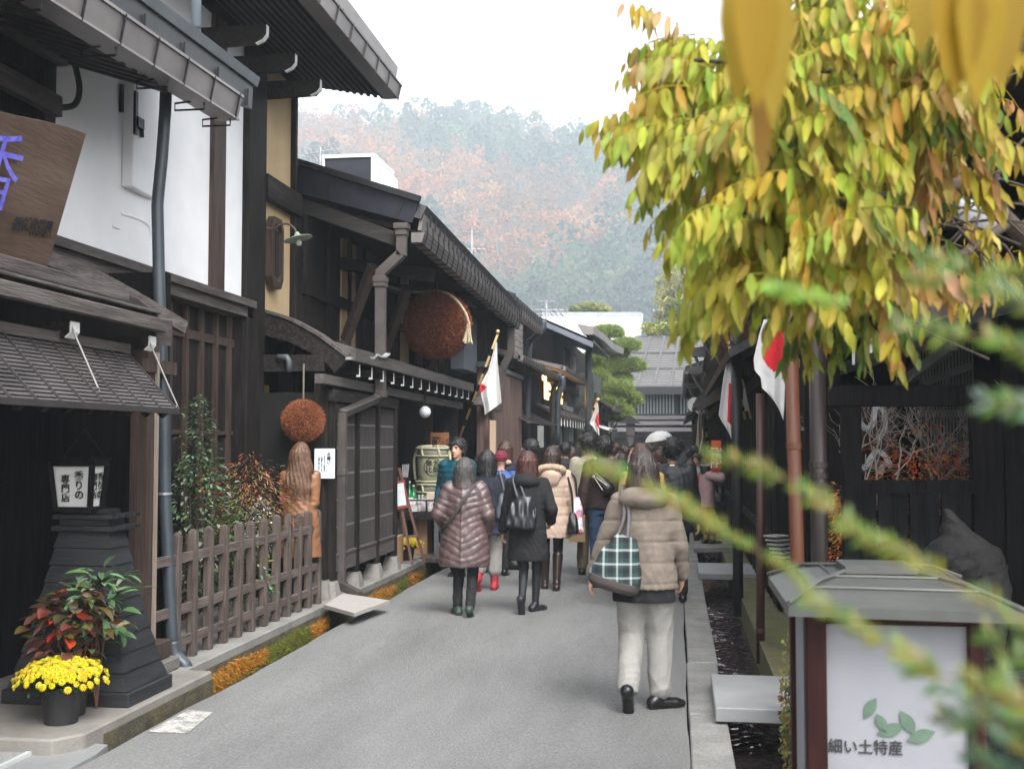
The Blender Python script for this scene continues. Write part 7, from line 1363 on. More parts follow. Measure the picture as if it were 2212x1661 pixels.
mx = n.new('ShaderNodeMix'); mx.data_type = 'RGBA'; mx.inputs[6].default_value = (.014, .042, .038, 1); mx.inputs[7].default_value = (.006, .008, .012, 1); L.new(addm(dk, None, 'MULTIPLY', .6), mx.inputs[0])
mx2 = n.new('ShaderNodeMix'); mx2.data_type = 'RGBA'; mx2.inputs[7].default_value = (.62, .64, .62, 1); L.new(mx.outputs[2], mx2.inputs[6]); L.new(addm(white_, None, 'MULTIPLY', .27), mx2.inputs[0]); n['Principled BSDF'].inputs['Roughness'].default_value = .9; L.new(mx2.outputs[2], n['Principled BSDF'].inputs['Base Color'])
c1 = D(1338, 1215, P1[1]-.17); sh = wpt(t1, s1, (-.14, .0, 1.43)); strap = cloth('grey_strap', (.10, .09, .095), .7)
shoulder_bag('tartan_bag', 'green and white tartan shoulder bag with dark base on the nearest woman', c1, .31, .34, .19, pm, [[c1+Vector((-.02, .03, .14)), lerp(c1, sh, .6)+Vector((.02, -.055, .02)), sh+Vector((-.0, -.09, -.03)), sh+Vector((.0, .03, .03))], [c1+Vector((.05, -.02, .15)), lerp(c1, sh, .6)+Vector((.05, -.065, .02)), sh+Vector((.03, -.095, -.03)), sh+Vector((.03, .02, .03))]], strap, rz=math.radians(16), bottom=cloth('bag_brown', (.05, .04, .038), .8))
c3 = D(1128, 1106, P1[1] if False else t3.location.y-.19); sh = wpt(t3, s3, (-.13, -.02, 1.41))
shoulder_bag('black_bag', 'gathered black leather shoulder bag on the black coat', c3, .30, .32, .16, cloth('bag_black', (.02, .021, .026), .3, bump=.1), [[c3+Vector((-.03, .02, .13)), lerp(c3, sh, .5)+Vector((-.01, -.05, 0)), sh+Vector((-.01, -.08, -.02)), sh+Vector((0, .02, .04))], [c3+Vector((.05, 0, .14)), lerp(c3, sh, .5)+Vector((.06, -.05, 0)), sh+Vector((.05, -.08, -.01)), sh+Vector((.04, .02, .03))]], cloth('strap_grey', (.07, .07, .075), .5), rz=math.radians(8), disp=lambda x, y, z: .009*np.sin(75*x+14*z)*np.sin(18*z+1))
m = MB(); pts = [wpt(t2, s2, p) for p in ((.12, -.05, 1.43), (.06, -.165, 1.30), (-.06, -.20, 1.12), (-.18, -.16, .96), (-.25, -.02, .88))]; tb = thing('crossbody_bag', 'dark crossbody strap and small bag over the brown down coat', 'bag', tuple(pts[-1]))
P = smooth_path(pts, 6)
for i in range(len(P)-1): m.bar(P[i], P[i+1], .028, .008, (0, -1, 0))
m.obj('strap', cloth('strap_dark', (.03, .022, .022), .6), tb); m = MB(); m.box(pts[-1].x-.03, pts[-1].x+.05, pts[-1].y-.02, pts[-1].y+.12, pts[-1].z-.10, pts[-1].z+.04); m.obj('bag_body', black_sh, tb, bevel=.02)
c4 = wpt(t4, s4, (.22, -.08, 1.02)); sh = wpt(t4, s4, (.17, 0, 1.42)); shoulder_bag('slate_bag', 'slate grey shoulder bag on the red booted walker', c4, .2, .30, .14, cloth('bag_slate', (.06, .065, .085), .4), [[c4+Vector((0, .02, .13)), lerp(c4, sh, .6)+Vector((.02, -.05, 0)), sh+Vector((0, -.06, .0)), sh+Vector((0, .04, .03))]], cloth('strap_slate', (.12, .12, .14), .5))
mc = M('patchwork', (.75, .75, .75), (.55, .12, .15), .7, 9, lo=.48, hi=.52, bump=0, dirt=1, dscale=14, dcol=(.08, .25, .42))
c5 = wpt(t5, s5, (.30, -.03, .88)); shoulder_bag('patchwork_bag', 'white bag with colourful red and blue pattern beside the beige coat', c5, .16, .42, .20, mc, [[c5+Vector((0, 0, .18)), c5+Vector((-.02, 0, .42)), wpt(t5, s5, (.17, 0, 1.42))]], blk); c5 = wpt(t5, s5, (.26, -.14, .80)); shoulder_bag('small_black_bag', 'small black bag hanging in front of the patterned bag', c5, .13, .24, .12, black_sh, [[c5+Vector((0, 0, .1)), c5+Vector((-.02, .02, .35)), wpt(t5, s5, (.17, -.03, 1.42))]], blk)
c10 = D(1247, 1140, 14.5); t = thing('paper_bag', 'brown paper carrier bag with dark lettering held low behind the beige coat', 'bag', c10); m = MB(); m.hexa([(c10.x-.10, 14.45, c10.z-.17), (c10.x+.10, 14.45, c10.z-.17), (c10.x+.10, 14.57, c10.z-.17), (c10.x-.10, 14.57, c10.z-.17)], [(c10.x-.10, 14.46, c10.z+.16), (c10.x+.10, 14.44, c10.z+.16), (c10.x+.10, 14.55, c10.z+.16), (c10.x-.10, 14.55, c10.z+.16)]); m.obj('bag_body', M('kraft', (.38, .25, .14), (.33, .21, .115), .8, 10, bump=.2), t); text('飛\n騨', .07, ink(), t, (c10.x-.04, 14.442, c10.z-.03), (1, 0, 0), (0, 0, 1), .02)
m = MB(); m.tube(smooth_path([(c10.x-.06, 14.5, c10.z+.15), (c10.x, 14.5, c10.z+.30), (c10.x+.06, 14.5, c10.z+.15)], 4), .005, 5); m.obj('handle', cloth('bag_cord', (.2, .14, .08)), t)
bb_ = wpt(t13, s13, (.02, .22, .98)); shoulder_bag('dark_backpack', 'black bag on the pink coated figure', bb_, .22, .26, .15, black_sh, [[bb_+Vector((0, 0, .1)), bb_+Vector((-.05, 0, .25)), wpt(t13, s13, (.12, 0, 1.42))]], blk)
# distant crowd
CR = [  # x, head top y, Y, hair, colour, face, label
 (1221, 962, 20, 'short', (.02, .02, .022), 20, 'man in black with ruffled hair beside the blue grey pipe'), (1234, 972, 21, 'bob', (.10, .11, .13), 0, 'figure with light brown hair and grey backpack at the left of the crowd'),
 (1352, 970, 26, 'short', (.16, .16, .17), 0, 'figure in grey fleece in the middle of the crowd'), (1362, 960, 33, 'short', (.30, .26, .2), -70, 'head turned right before the post lantern'), (1346, 965, 35, 'short', (.05, .07, .07), 0, 'head with dark hair left of the post lantern'),
 (1345, 985, 22, 'bob', (.55, .50, .47), -20, 'small figure with light collar in the middle of the crowd'), (1382, 962, 24, 'short', (.33, .36, .40), -35, 'man in pale grey hooded jacket'), (1408, 966, 34, 'short', (.30, .30, .31), 0, 'figure in pale grey right under the white umbrella'), (1428, 960, 36, 'short', (.02, .02, .02), 165, 'figure in black facing us under the white umbrella'),
 (1442, 972, 20, 'bob', (.15, .10, .07), 0, 'brown haired head left of the tall black coat'), (1424, 978, 22, 'bob', (.12, .3, .3), 10, 'brown haired figure with turquoise collar'), (1500, 968, 24, 'short', (.03, .03, .03), 0, 'dark haired man right of the tall black coat'), (1489, 975, 28, 'short', (.04, .05, .08), -30, 'figure in dark blue between the black coats'),
 (1505, 985, 21, 'short', (.28, .28, .3), 150, 'figure facing us in patterned grey scarf'), (1492, 1000, 19, 'bob', (.5, .03, .05), 0, 'figure in bright red behind the tall black coat'), (1330, 962, 30, 'short', (.10, .09, .08), 25, 'dark haired head behind the brown jacket'), (1260, 968, 30, 'bob', (.2, .14, .1), 0, 'brown haired head left of the blue cap'),
 (1322, 968, 25, 'short', (.05, .05, .055), 60, 'head turned left beside the brown jacket'), (1472, 962, 40, 'short', (.1, .1, .12), 0, 'far head in the gap right of the umbrella'), (1390, 960, 42, 'short', (.05, .05, .06), 0, 'far head under the dark entry, left'), (1402, 962, 44, 'bob', (.14, .12, .10), 0, 'far head under the dark entry, right'), (1212, 968, 25, 'short', (.03, .03, .04), -10, 'dark head beyond the beige coat'), (1455, 964, 46, 'short', (.07, .06, .06), 0, 'farthest head in front of the end house')]
hm_ = [blkhair, dkbrn, brnhair, blkhair]
for k, (x, y, Y, hr, col, fc, lab) in enumerate(CR):
    h = EYE-(y-955)/FX*Y+.02; simple(lab, x, y, Y, min(max(h, 1.25), 1.78), hr, hm_[k % 4] if 'brown' not in lab else brnhair, M('crowd_cloth_%d' % k, col, tuple(v*.8 for v in col), .8, 8, bump=.1), face=fc, vox=.018 if Y > 24 else .015, group='crowd at the far end of the street', lm=[blk, dknavy][k % 2], facefeat=abs(fc) > 100)
t = thing('umbrella', 'white translucent plastic umbrella or cover raised over the far crowd', 'umbrella', D(1422, 960, 36)); c = D(1424, 948, 36)
m = MB(); P = []
for i in range(7):
    R = []
    for j in range(17): a = 6.283*j/16; r_ = .42*math.sin(i/6*1.45)*(1+.06*(j % 2)); R.append(c+Vector((r_*1.05*math.cos(a), r_*math.sin(a), .34*math.cos(i/6*1.45)-.10+.06*math.cos(a)*(i/6)+random.uniform(-.012, .012))))
    P.append(R)
m.sheet(P); m.obj('canopy', M('clear_plastic', (.78, .79, .80), (.7, .71, .72), .25, 4, bump=.1, transl=.4), t); m = MB(); m.tube([c+Vector((0, 0, .25)), c+Vector((.02, 0, -.6))], .012, 6); m.obj('shaft', iron(), t)
# ================================================================ vegetation
def cards(cen, size, nrmbias, cols, rng=RNG, tri=True, aspect=.55, down=0):
    """random leaf cards (diamonds) at points cen"""
    n = len(cen); d = rng.normal(size=(n, 3))+np.array([0, 0, -down]); d /= np.linalg.norm(d, axis=1)[:, None]; k = rng.normal(size=(n, 3))+nrmbias; s = np.cross(d, k); s /= np.linalg.norm(s, axis=1)[:, None]+1e-9
    L = (size*(.6+.8*rng.random(n)))[:, None]; v = np.stack([cen-d*L*.5, cen+s*L*aspect*.5, cen+d*L*.5, cen-s*L*aspect*.5], 1).reshape(-1, 3); return v, np.arange(4*n).reshape(-1, 4), np.repeat(cols, 4, 0)
def blob_pts(c, r, n, rng=RNG, shell=.55):
    u = rng.normal(size=(n, 3)); u /= np.linalg.norm(u, axis=1)[:, None]; q = (shell+(1-shell)*rng.random(n))[:, None]; return np.array(c)+u*q*np.array(r)
far_leaf = M('far_foliage', (1, 1, 1), vcol='raw', rough=.8, bump=0, transl=.2)
# hillside forest
PAT = [(740, 318, 110, 38), (820, 345, 90, 35), (900, 400, 150, 52), (985, 455, 130, 55), (1090, 430, 60, 50), (1215, 445, 95, 62), (1150, 520, 160, 60), (1270, 470, 50, 60), (665, 285, 60, 38), (830, 262, 90, 22), (1180, 300, 26, 20), (1420, 400, 40, 30), (1060, 560, 120, 40), (1480, 560, 40, 40)]
def to_px(p):
    v = np.array(p)-np.array(EYEV); z = v@np.array(fw); return CX+FX*(v@np.array(r0))/z, CY-FX*(v@np.array(up0))/z
VV, FF, CC, off = [], [], [], 0; VA, FA, CA, offa = [], [], [], 0
rg = np.random.default_rng(3); trees = []
for i in range(6500):
    Y = 248+430*rg.random()**.85; X = Y*(-.42+.62*rg.random()); Z = hz(X, Y)
    trees.append((Y, X, Z))
keep = []; KA = np.zeros((0, 2))
for Y, X, Z in trees:
    if len(keep) == 0 or ((KA[:, 0]-X)**2+(KA[:, 1]-Y)**2).min() > 85: keep.append((X, Y)); KA = np.array(keep)
for X, Y in keep:
    Z = hz(X, Y); px, py = to_px((X, Y, Z+9)); aut = any(((px-a)/c)**2+((py-b)/d)**2 < 1+.22*rg.normal() for a, b, c, d in PAT) or rg.random() < .012; r = 6.2+3.6*rg.random(); hgt = 14+7*rg.random(); con = (not aut) and rg.random() < .5
    if con:
        n = 240; t = rg.random(n)**.8; a = 6.283*rg.random(n); R = r*.92*np.sqrt(np.clip(1-t**1.6, 0, 1))*(.5+.55*rg.random(n)); lob = 1+.35*np.sin(3*a+9*t+X); P = np.stack([X+R*lob*np.cos(a), Y+R*lob*np.sin(a), Z+2+(hgt+1)*t], 1); base = np.array([(.008, .038, .030), (.013, .052, .036), (.028, .070, .032)][rg.integers(3)]); sz = np.full(n, 1.9)
    else:
        nb = 9; P = np.concatenate([blob_pts((X+rg.normal()*r*.55, Y+rg.normal()*r*.4, Z+hgt*.55+rg.normal()*hgt*.22), (r*.46, r*.46, r*.36), 44, rg, .35) for _ in range(nb)]); n = len(P); sz = np.full(n, .0 if False else (1.2 if aut else 1.45))
        base = np.array([(.36, .105, .036), (.40, .15, .055), (.30, .115, .045), (.36, .18, .07), (.20, .105, .055)][rg.integers(5)]) if aut else np.array([(.030, .072, .030), (.05, .10, .035), (.025, .055, .035), (.09, .11, .04)][rg.integers(4)])
    c = base*(.45+.75*rg.random())*(.8+.4*rg.random((n, 1))); v, f, cc = cards(P, sz, np.array([0, -.6, .8]), c, rg, aspect=.7)
    if aut:
        for k in range(3):
            a = np.array([X+rg.normal()*.5, Y+rg.normal()*.4, Z]); b_ = a+np.array([rg.normal()*1.2, rg.normal()*.6, hgt*.75]); w_ = np.array([.16, 0, 0]); nv = len(v); v = np.concatenate([v, [a-w_, a+w_, b_+w_*.4, b_-w_*.4]]); f = np.concatenate([f, [[nv, nv+1, nv+2, nv+3]]]); cc = np.concatenate([cc, np.tile((.16, .13, .11), (4, 1))])
        VA.append(v); FA.append(f+offa); CA.append(cc); offa += len(v)
    else: VV.append(v); FF.append(f+off); CC.append(cc); off += len(v)
mk('evergreen_wood', np.concatenate(VV), np.concatenate(FF), far_leaf, cols=np.concatenate(CC), kind='stuff', label='blue green evergreen wood covering the far hillside', cat='wood')
mk('autumn_wood', np.concatenate(VA), np.concatenate(FA), far_leaf, cols=np.concatenate(CA), kind='stuff', label='rust and russet autumn trees massed in patches on the far hillside', cat='wood')
def tree(name, label, c, blobs, n, size, cols, trunk_h, tr, down=0, cat='tree', aspect=.5, trunkcol=(.07, .055, .045), shell=.45, flat=(0, 0, .8)):
    t = thing(name, label, cat, c); m = MB(); c = Vector(c); top = c+Vector((0, 0, trunk_h)); m.tube(smooth_path([c, lerp(c, top, .5)+Vector((tr*.8, 0, 0)), top], 4), [tr*(1-.5*i/8) for i in range(9)], 8)
    for bc, br in blobs: m.tube(smooth_path([lerp(c, top, .55), lerp(top, Vector(bc), .5), Vector(bc)], 3), [tr*.4]*4+[tr*.2]*3, 5)
    m.obj('trunk', M('bark_%d' % (trunkcol[0]*1000), trunkcol, tuple(v*.6 for v in trunkcol), .9, 8, bump=.5), t, smooth=True)
    P = np.concatenate([blob_pts(bc, br, n, RNG, shell) for bc, br in blobs]); C0 = np.array([cols[k] for k in RNG.integers(len(cols), size=len(blobs))]); C_ = np.repeat(C0, n, 0)*(.65+.7*RNG.random((len(P), 1)))
    v, f, cc = cards(P, np.full(len(P), size), np.array(flat), C_, RNG, aspect=aspect, down=down); mk('crown', v, f, far_leaf, t, cols=cc); return t
def B_(x, y, Y, rx, rz, ry=None): p = D(x, y, Y); return (tuple(p), (rx*Y/FX, (ry or rx)*Y/FX, rz*Y/FX))
random.seed(11)
tree('willow', 'pale yellow green willow drooping over the end house roof', (D(1470, 900, 88).x, 88, 0), [B_(1455+random.uniform(-28, 50), 600+random.uniform(-25, 110), 88+random.uniform(-1.5, 1.5), 22, 30) for _ in range(22)], 170, .42, [(.30, .29, .10), (.24, .25, .08), (.34, .31, .13), (.22, .22, .07)], 12, .3, down=1.4, aspect=.3)
tree('bush_tree', 'rounded olive green tree right below the willow', (D(1490, 900, 84).x, 84, 0), [B_(1470+random.uniform(-20, 40), 680+random.uniform(-25, 45), 84, 20, 18) for _ in range(9)], 170, .4, [(.10, .13, .04), (.14, .16, .05)], 8, .2)
tree('yellow_shrub', 'bright yellow green shrubs rising over the end house ridge', (D(1440, 900, 72).x, 72, 0), [B_(1400+11*i, 716+random.uniform(-12, 8), 72+random.uniform(-1, 1), 15, 13) for i in range(9)], 170, .28, [(.30, .31, .07), (.24, .27, .06), (.20, .24, .06)], 6.5, .15)
tree('round_pine', 'yellow green pine top showing above the white roof', (D(1272, 900, 90).x, 90, 0), [B_(1243+9*i, 674-9*math.sin(i*.45)-random.uniform(0, 6), 90, 14, 9) for i in range(8)], 220, .35, [(.22, .25, .05), (.17, .21, .05), (.27, .28, .07)], 9, .2)
# garden pine with cloud pruned pads
t = thing('garden_pine', 'cloud pruned garden pine with green pads before the grey metal roof', 'tree', (D(1318, 930, 47.5).x, 47.5, .1)); YP = 47.5; base = Vector((D(1318, 930, YP).x, YP, .1)); top = D(1318, 735, YP)
m = MB(); tr = smooth_path([base, D(1306, 900, YP), D(1325, 850, YP), D(1308, 800, YP), top], 5); m.tube(tr, [.17*(1-.7*i/(len(tr)-1)) for i in range(len(tr))], 8)
PADS = [(1312, 722, 34, 15), (1352, 748, 30, 13), (1298, 752, 24, 14), (1330, 762, 28, 13), (1283, 775, 20, 14), (1370, 790, 22, 11), (1335, 795, 34, 15), (1300, 800, 26, 15), (1290, 835, 22, 16), (1330, 842, 34, 17), (1310, 872, 32, 18), (1355, 866, 28, 17), (1340, 893, 26, 15), (1382, 795, 12, 9), (1290, 815, 24, 14), (1345, 820, 20, 10), (1322, 905, 22, 10), (1290, 930, 12, 12)]
for x, y, rx, rz in PADS: m.tube([tr[min(len(tr)-1, int((930-y)/200*len(tr)))], D(x, y+rz*.5, YP)], [.05, .025], 5)
m.obj('trunk', M('pine_bark', (.05, .035, .028), (.03, .022, .018), .9, 10, bump=.5), t, smooth=True)
PP, NN = [], []
for x, y, rx, rz in PADS:
    cpt = np.array(D(x, y, YP+random.uniform(-.5, .5))); k = int(rx*rz*2.2); u = RNG.normal(size=(k, 3)); u /= np.linalg.norm(u, axis=1)[:, None]; u[:, 2] = np.where(u[:, 2] < -.3, -.3*RNG.random(k), u[:, 2]); lump = 1+.18*np.sin(5*u[:, 0]+x)*np.cos(4*u[:, 1]); s_ = YP/FX; PP.append(cpt+u*np.array([rx*s_, rx*s_*.8, rz*s_])*lump[:, None]*(.75+.25*RNG.random((k, 1)))); NN.append(u)
PP = np.concatenate(PP); NN = np.concatenate(NN); n = len(PP); VV = []; k = 7
tipc = np.array((.32, .38, .09)); loc_ = np.array((.09, .16, .045)); up_ = np.clip(NN[:, 2:3]*.6+.5, 0, 1)
vs = []; cs = []
for j in range(k):
    d = NN*.7+np.array([0, 0, .6])+.75*RNG.normal(size=(n, 3)); d /= np.linalg.norm(d, axis=1)[:, None]; s = np.cross(d, RNG.normal(size=(n, 3))); s /= np.linalg.norm(s, axis=1)[:, None]; L = .17+.10*RNG.random((n, 1)); w_ = .016
    vs.append(np.stack([PP-s*w_, PP+s*w_, PP+d*L], 1)); mixr = RNG.random((n, 1)); cs.append(np.repeat(((tipc*mixr+loc_*(1-mixr))*(.7+.6*RNG.random((n, 1))))[:, None, :], 3, 1))
v = np.concatenate(vs).reshape(-1, 3); mk('crown', v, np.arange(len(v)).reshape(-1, 3), far_leaf, t, cols=np.concatenate(cs).reshape(-1, 3))
# wisteria over the right side
random.seed(5)
wt = thing('wisteria', 'wisteria vine hanging yellow green and golden autumn leaves over the right side', 'vine', (1.75, 4.1, .09)); wm_ = MB(); lm = MB()
stem = smooth_path([(1.75, 4.1, .09), (1.70, 4.0, 1.2), D(2290, 640, 4.0), D(2180, 480, 3.8), D(2060, 400, 3.6), D(1900, 480, 3.4), D(1800, 530, 3.3)], 6); wm_.tube(stem, [.045*(1-.75*i/(len(stem)-1)) for i in range(len(stem))], 7)
for P in ([D(2180, 480, 3.8), D(2100, 300, 3.6), D(1950, 180, 3.4), D(1750, 150, 3.2), D(1500, 130, 3.1)], [D(2060, 400, 3.6), D(1900, 300, 3.4), D(1700, 330, 3.2), D(1450, 300, 3.0), D(1330, 290, 3.0)], [D(2100, 300, 3.6), D(2110, 160, 3.5), D(2105, -60, 3.4), D(1900, -200, 3.4)], [D(2180, 480, 3.8), D(2060, 560, 3.4), D(1900, 600, 3.2), D(1700, 600, 3.0), D(1560, 640, 3.0)], [D(2060, 400, 3.6), D(1860, 430, 3.5), D(1690, 450, 3.3), D(1620, 400, 3.2)], [D(2290, 640, 4.0), D(2150, 420, 4.0), D(2212, 300, 4.0)]):
    q = smooth_path(P, 6); wm_.tube(q, [.016*(1-.7*i/(len(q)-1)) for i in range(len(q))], 6)
for i in range(26):
    a = D(random.uniform(1950, 2220), random.uniform(250, 620), random.uniform(3.2, 4.2)); wm_.tube(smooth_path([a, a+Vector((random.uniform(-.25, .25), random.uniform(-.1, .1), random.uniform(-.15, .2))), a+Vector((random.uniform(-.5, .5), random.uniform(-.2, .2), random.uniform(-.3, .35)))], 4), .004, 4)
wm_.obj('stems', M('vine_bark', (.075, .055, .042), (.04, .03, .024), .9, 14, bump=.5), wt, smooth=True)
YG_ = [(.34, .315, .035), (.28, .285, .03), (.38, .34, .055), (.23, .25, .03)]; GD = [(.37, .28, .028), (.33, .235, .022), (.39, .32, .05)]; GN = [(.12, .18, .03), (.16, .21, .035), (.085, .135, .03)]; BR = [(.30, .20, .05), (.26, .15, .04), (.38, .30, .13)]
def leaf3(mb, p, L, W, d, nrm, col, fold=.2, curl=.2):
    d = Vector(d).normalized(); s = d.cross(Vector(nrm))
    if s.length < 1e-3: s = Vector((1, 0, 0))
    s.normalize(); u = s.cross(d).normalized(); q = Vector(p); k0 = len(mb.v); A = []; tw = random.uniform(-.5, .5); bend = random.uniform(-.16, .16); ph = random.uniform(0, 6.28)
    for t_, w_ in ((0, .05), (.12, .55), (.3, .95), (.5, 1), (.7, .78), (.87, .42), (1, .02)):
        c = q+d*L*t_-u*L*(curl*t_*t_+.03*math.sin(t_*9+ph))+s*L*bend*t_*t_; sv = (s*math.cos(tw*t_)+u*math.sin(tw*t_)); wv = W/2*w_*(1+.10*math.sin(t_*17+ph)); A.append((c-sv*wv+u*W*fold*w_, c, c+sv*wv*(1+.1*math.sin(t_*13))+u*W*fold*w_))
    vs = [x for r in A for x in r]; fs = []
    for i in range(6): fs += [(i*3, i*3+1, i*3+4, i*3+3), (i*3+1, i*3+2, i*3+5, i*3+4)]
    mb.add(vs, fs, col); b_ = random.random(); tip = (.30, .19, .06) if b_ < .3 else (col[0]*.85, col[1]*.95, col[2])
    for i in range(7):
        f_ = (i/6)**2*(.7 if b_ < .3 else .4)
        for j in range(3): g = 1.12 if j == 1 else random.uniform(.85, 1.08); mb.c[k0+i*3+j] = tuple(lerp(a, b2, f_)*g for a, b2 in zip(col, tip))
def compound(p, d, L, cols, nl, ll, lw, droop=1.0):
    d = Vector(d).normalized(); q = Vector(p); pts = [q.copy()]; n_ = nl
    for i in range(n_):
        d = (d+Vector((0, 0, -.15*droop))).normalized(); q = q+d*(L/n_); pts.append(q.copy())
    lm.tube(pts[::2] if len(pts) > 6 else pts, .0018, 3, cols[0], cap=False)
    sd = d.cross(Vector((0, 0, 1)))
    if sd.length < .1: sd = Vector((1, 0, 0))
    sd.normalize(); base = random.choice(cols)
    for i in range(1, n_+1):
        t_ = i/n_; dd = (pts[i]-pts[i-1]).normalized(); sc = (.75+.5*math.sin(math.pi*min(t_*1.05, 1)))
        for s_ in ((-1, 1) if i < n_ else (0,)):
            if random.random() < .06: continue
            ld = dd*random.uniform(.0, .45)+sd*s_*random.uniform(.1, .5)+Vector((random.uniform(-.22, .22), random.uniform(-.22, .22), -1.0))
            col = random.choice(cols) if random.random() < .35 else base; col = tuple(k*random.uniform(.78, 1.2) for k in col)
            leaf3(lm, pts[i], ll*sc*random.uniform(.8, 1.15), lw*sc*random.uniform(.8, 1.1), ld, sd*s_+Vector((random.uniform(-.5, .5), -.8+random.uniform(-.5, .5), .3)), col, fold=random.uniform(.05, .35), curl=random.uniform(-.1, .3))
NODES = [(450, 70, 'B', -.9), (480, 120, 'Y', -.8), (480, 175, 'Y', -1), (430, 285, 'Y', -1), (370, 310, 'Y', -1), (490, 390, 'Y', -.5), (520, 470, 'Y', -.4), (560, 540, 'Y', -.4), (560, 440, 'N', 0), (600, 520, 'Y', 0), (650, 400, 'N', 0), (700, 340, 'Y', 0), (560, 250, 'Y', -.5), (620, 150, 'Y', -.3), (720, 120, 'Y', 0), (800, 60, 'Y', 0), (780, 220, 'Y', 0), (720, 260, 'Y', 0), (860, 180, 'B', 0), (900, 100, 'Y', 0), (960, 80, 'Y', 0), (1000, 40, 'Y', 0), (960, 280, 'N', .2), (880, 420, 'G', 0), (800, 430, 'Y', 0), (720, 470, 'G', 0), (690, 600, 'Y', -.3), (640, 640, 'Y', -.6), (590, 665, 'Y', -.8), (700, 650, 'Y', 0), (780, 640, 'Y', 0), (860, 640, 'B', .6), (930, 600, 'B', .8), (770, 730, 'Y', 0), (690, 730, 'Y', -.2), (840, 720, 'N', .2), (1000, 250, 'B', .2), (1050, 400, 'B', .3), (930, 520, 'Y', 0), (1000, 560, 'N', .5), (1060, 100, 'Y', 0), (1100, 60, 'G', 0), (1040, 160, 'B', 0), (640, 290, 'Y', -.2), (850, 320, 'Y', 0), (920, 200, 'Y', 0), (500, 330, 'Y', -.5), (620, 60, 'Y', -.2), (700, 20, 'Y', 0), (540, 110, 'Y', -.5), (590, 570, 'Y', -.4), (860, 20, 'Y', 0), (820, 540, 'Y', 0)]
for nx_, ny_, pal, bias in NODES:
    x, y = 1106+nx_*.8724, ny_*.8724; Y = random.uniform(2.75, 3.7); c0 = D(x, y, Y); k_ = random.randint(7, 10) if nx_ > 450 else random.randint(4, 5)
    base = {'Y': YG_, 'G': GD+YG_[:2], 'N': GN+YG_[3:], 'B': BR+GD}[pal]
    for i in range(k_):
        cols = base if random.random() < .8 else random.choice((YG_, GD, GN)); a = random.uniform(0, 6.28)
        d = Vector((math.cos(a)+bias*1.2, random.uniform(-.7, .5), math.sin(a)*.55+.05)); L = random.uniform(.15, .27)*(.75 if nx_ < 450 else 1)
        compound(c0+Vector((random.uniform(-.05, .05), random.uniform(-.15, .15), random.uniform(-.05, .05))), d, L, cols, max(4, int(L/.026)), random.uniform(.060, .085), random.uniform(.018, .025), random.uniform(.5, 1.3))
# sprays that stick out to the left of the mass
for x, y, dx, dz, L, c_ in ((1425, 265, -1, .0, .12, YG_), (1480, 240, -1, .15, .19, YG_+GD), (1480, 130, -.9, .3, .14, BR+YG_), (1650, 570, -.8, .0, .17, GD+YG_), (1670, 600, -.9, -.1, .2, YG_), (1880, 560, 1, .15, .26, BR), (1840, 590, .8, .1, .25, BR+GD), (1760, 540, -.8, .2, .28, YG_), (1700, 590, -.8, .15, .26, YG_)):
    for k in range(2): compound(D(x+random.uniform(-10, 10), y+random.uniform(-12, 12), random.uniform(2.8, 3.1)), (dx, -.1+.2*k, dz), L*1.15, c_, 7, .075, .024, .8)
for i in range(30): compound(D(random.uniform(2000, 2212), random.uniform(30, 640), random.uniform(3.3, 4.2)), (random.uniform(-.6, .6), random.uniform(-.4, .2), random.uniform(-.4, .2)), random.uniform(.08, .16), GD+BR, 4, .06, .018)
# close leaflets hanging from the same vine
for x, y, Y, L, W_, dx, col in ((1590, -120, .98, .135, .036, .02, (.30, .205, .02)), (1625, -150, .95, .145, .040, .03, (.27, .17, .012)), (1665, -130, 1.0, .16, .036, .015, (.30, .21, .025)), (1640, 60, 1.05, .14, .022, .02, (.22, .12, .02)), (2060, -130, .92, .12, .045, .02, (.27, .165, .012)), (2110, -150, .92, .135, .042, .012, (.30, .20, .015)), (2165, -140, .95, .125, .040, -.01, (.27, .175, .02)), (1985, -140, 1.0, .10, .036, .03, (.27, .18, .02))):
    leafcard2(lm, D(x, y, Y), L, W_, (dx, .05, -1), (.2, -1, .1), col, .2, .05)
lm.obj('leaves', M('vine_leaf', (1, 1, 1), vcol='raw', rough=.6, bump=0, transl=.45, spec=.25), wt, smooth=True)
# out of focus evergreen sprigs close to the lens
random.seed(9)
st_ = thing('yew_shrub', 'soft blurred evergreen sprigs reaching across the foreground at lower right', 'shrub', (.75, 1.0, .09)); sm = MB(); fm_ = MB()
def sprig(P, Y0, Y1, step, L, W_, cols, one=False):
    pts = [D(x, y, lerp(Y0, Y1, i/(len(P)-1))) for i, (x, y) in enumerate(P)]; q = smooth_path(pts, 8); sm.tube(q, [.0011*(1-.6*i/(len(q)-1)) for i in range(len(q))], 5); dist = 0
    for i in range(len(q)-1):
        d = (q[i+1]-q[i]); l = d.length; d.normalize(); s = d.cross(Vector((0, 1, 0))).normalized(); k = max(1, int(l/step))
        for j in range(k):
            dist += l/k
            if math.sin(dist*150+P[0][1])+.6*math.sin(dist*61) < -.95: continue
            for e in (-1, 1):
                col = tuple(v*random.uniform(.7, 1.3) for v in random.choice(cols)); leafcard2(fm_, lerp(q[i], q[i+1], j/k), L*random.uniform(.7, 1.2), W_, d*random.uniform(.4, 1.1)+s*e*random.uniform(.2, 1.0)+Vector((0, random.uniform(-.4, .4), .15)), (0, -1, .3), col, .1, .1)
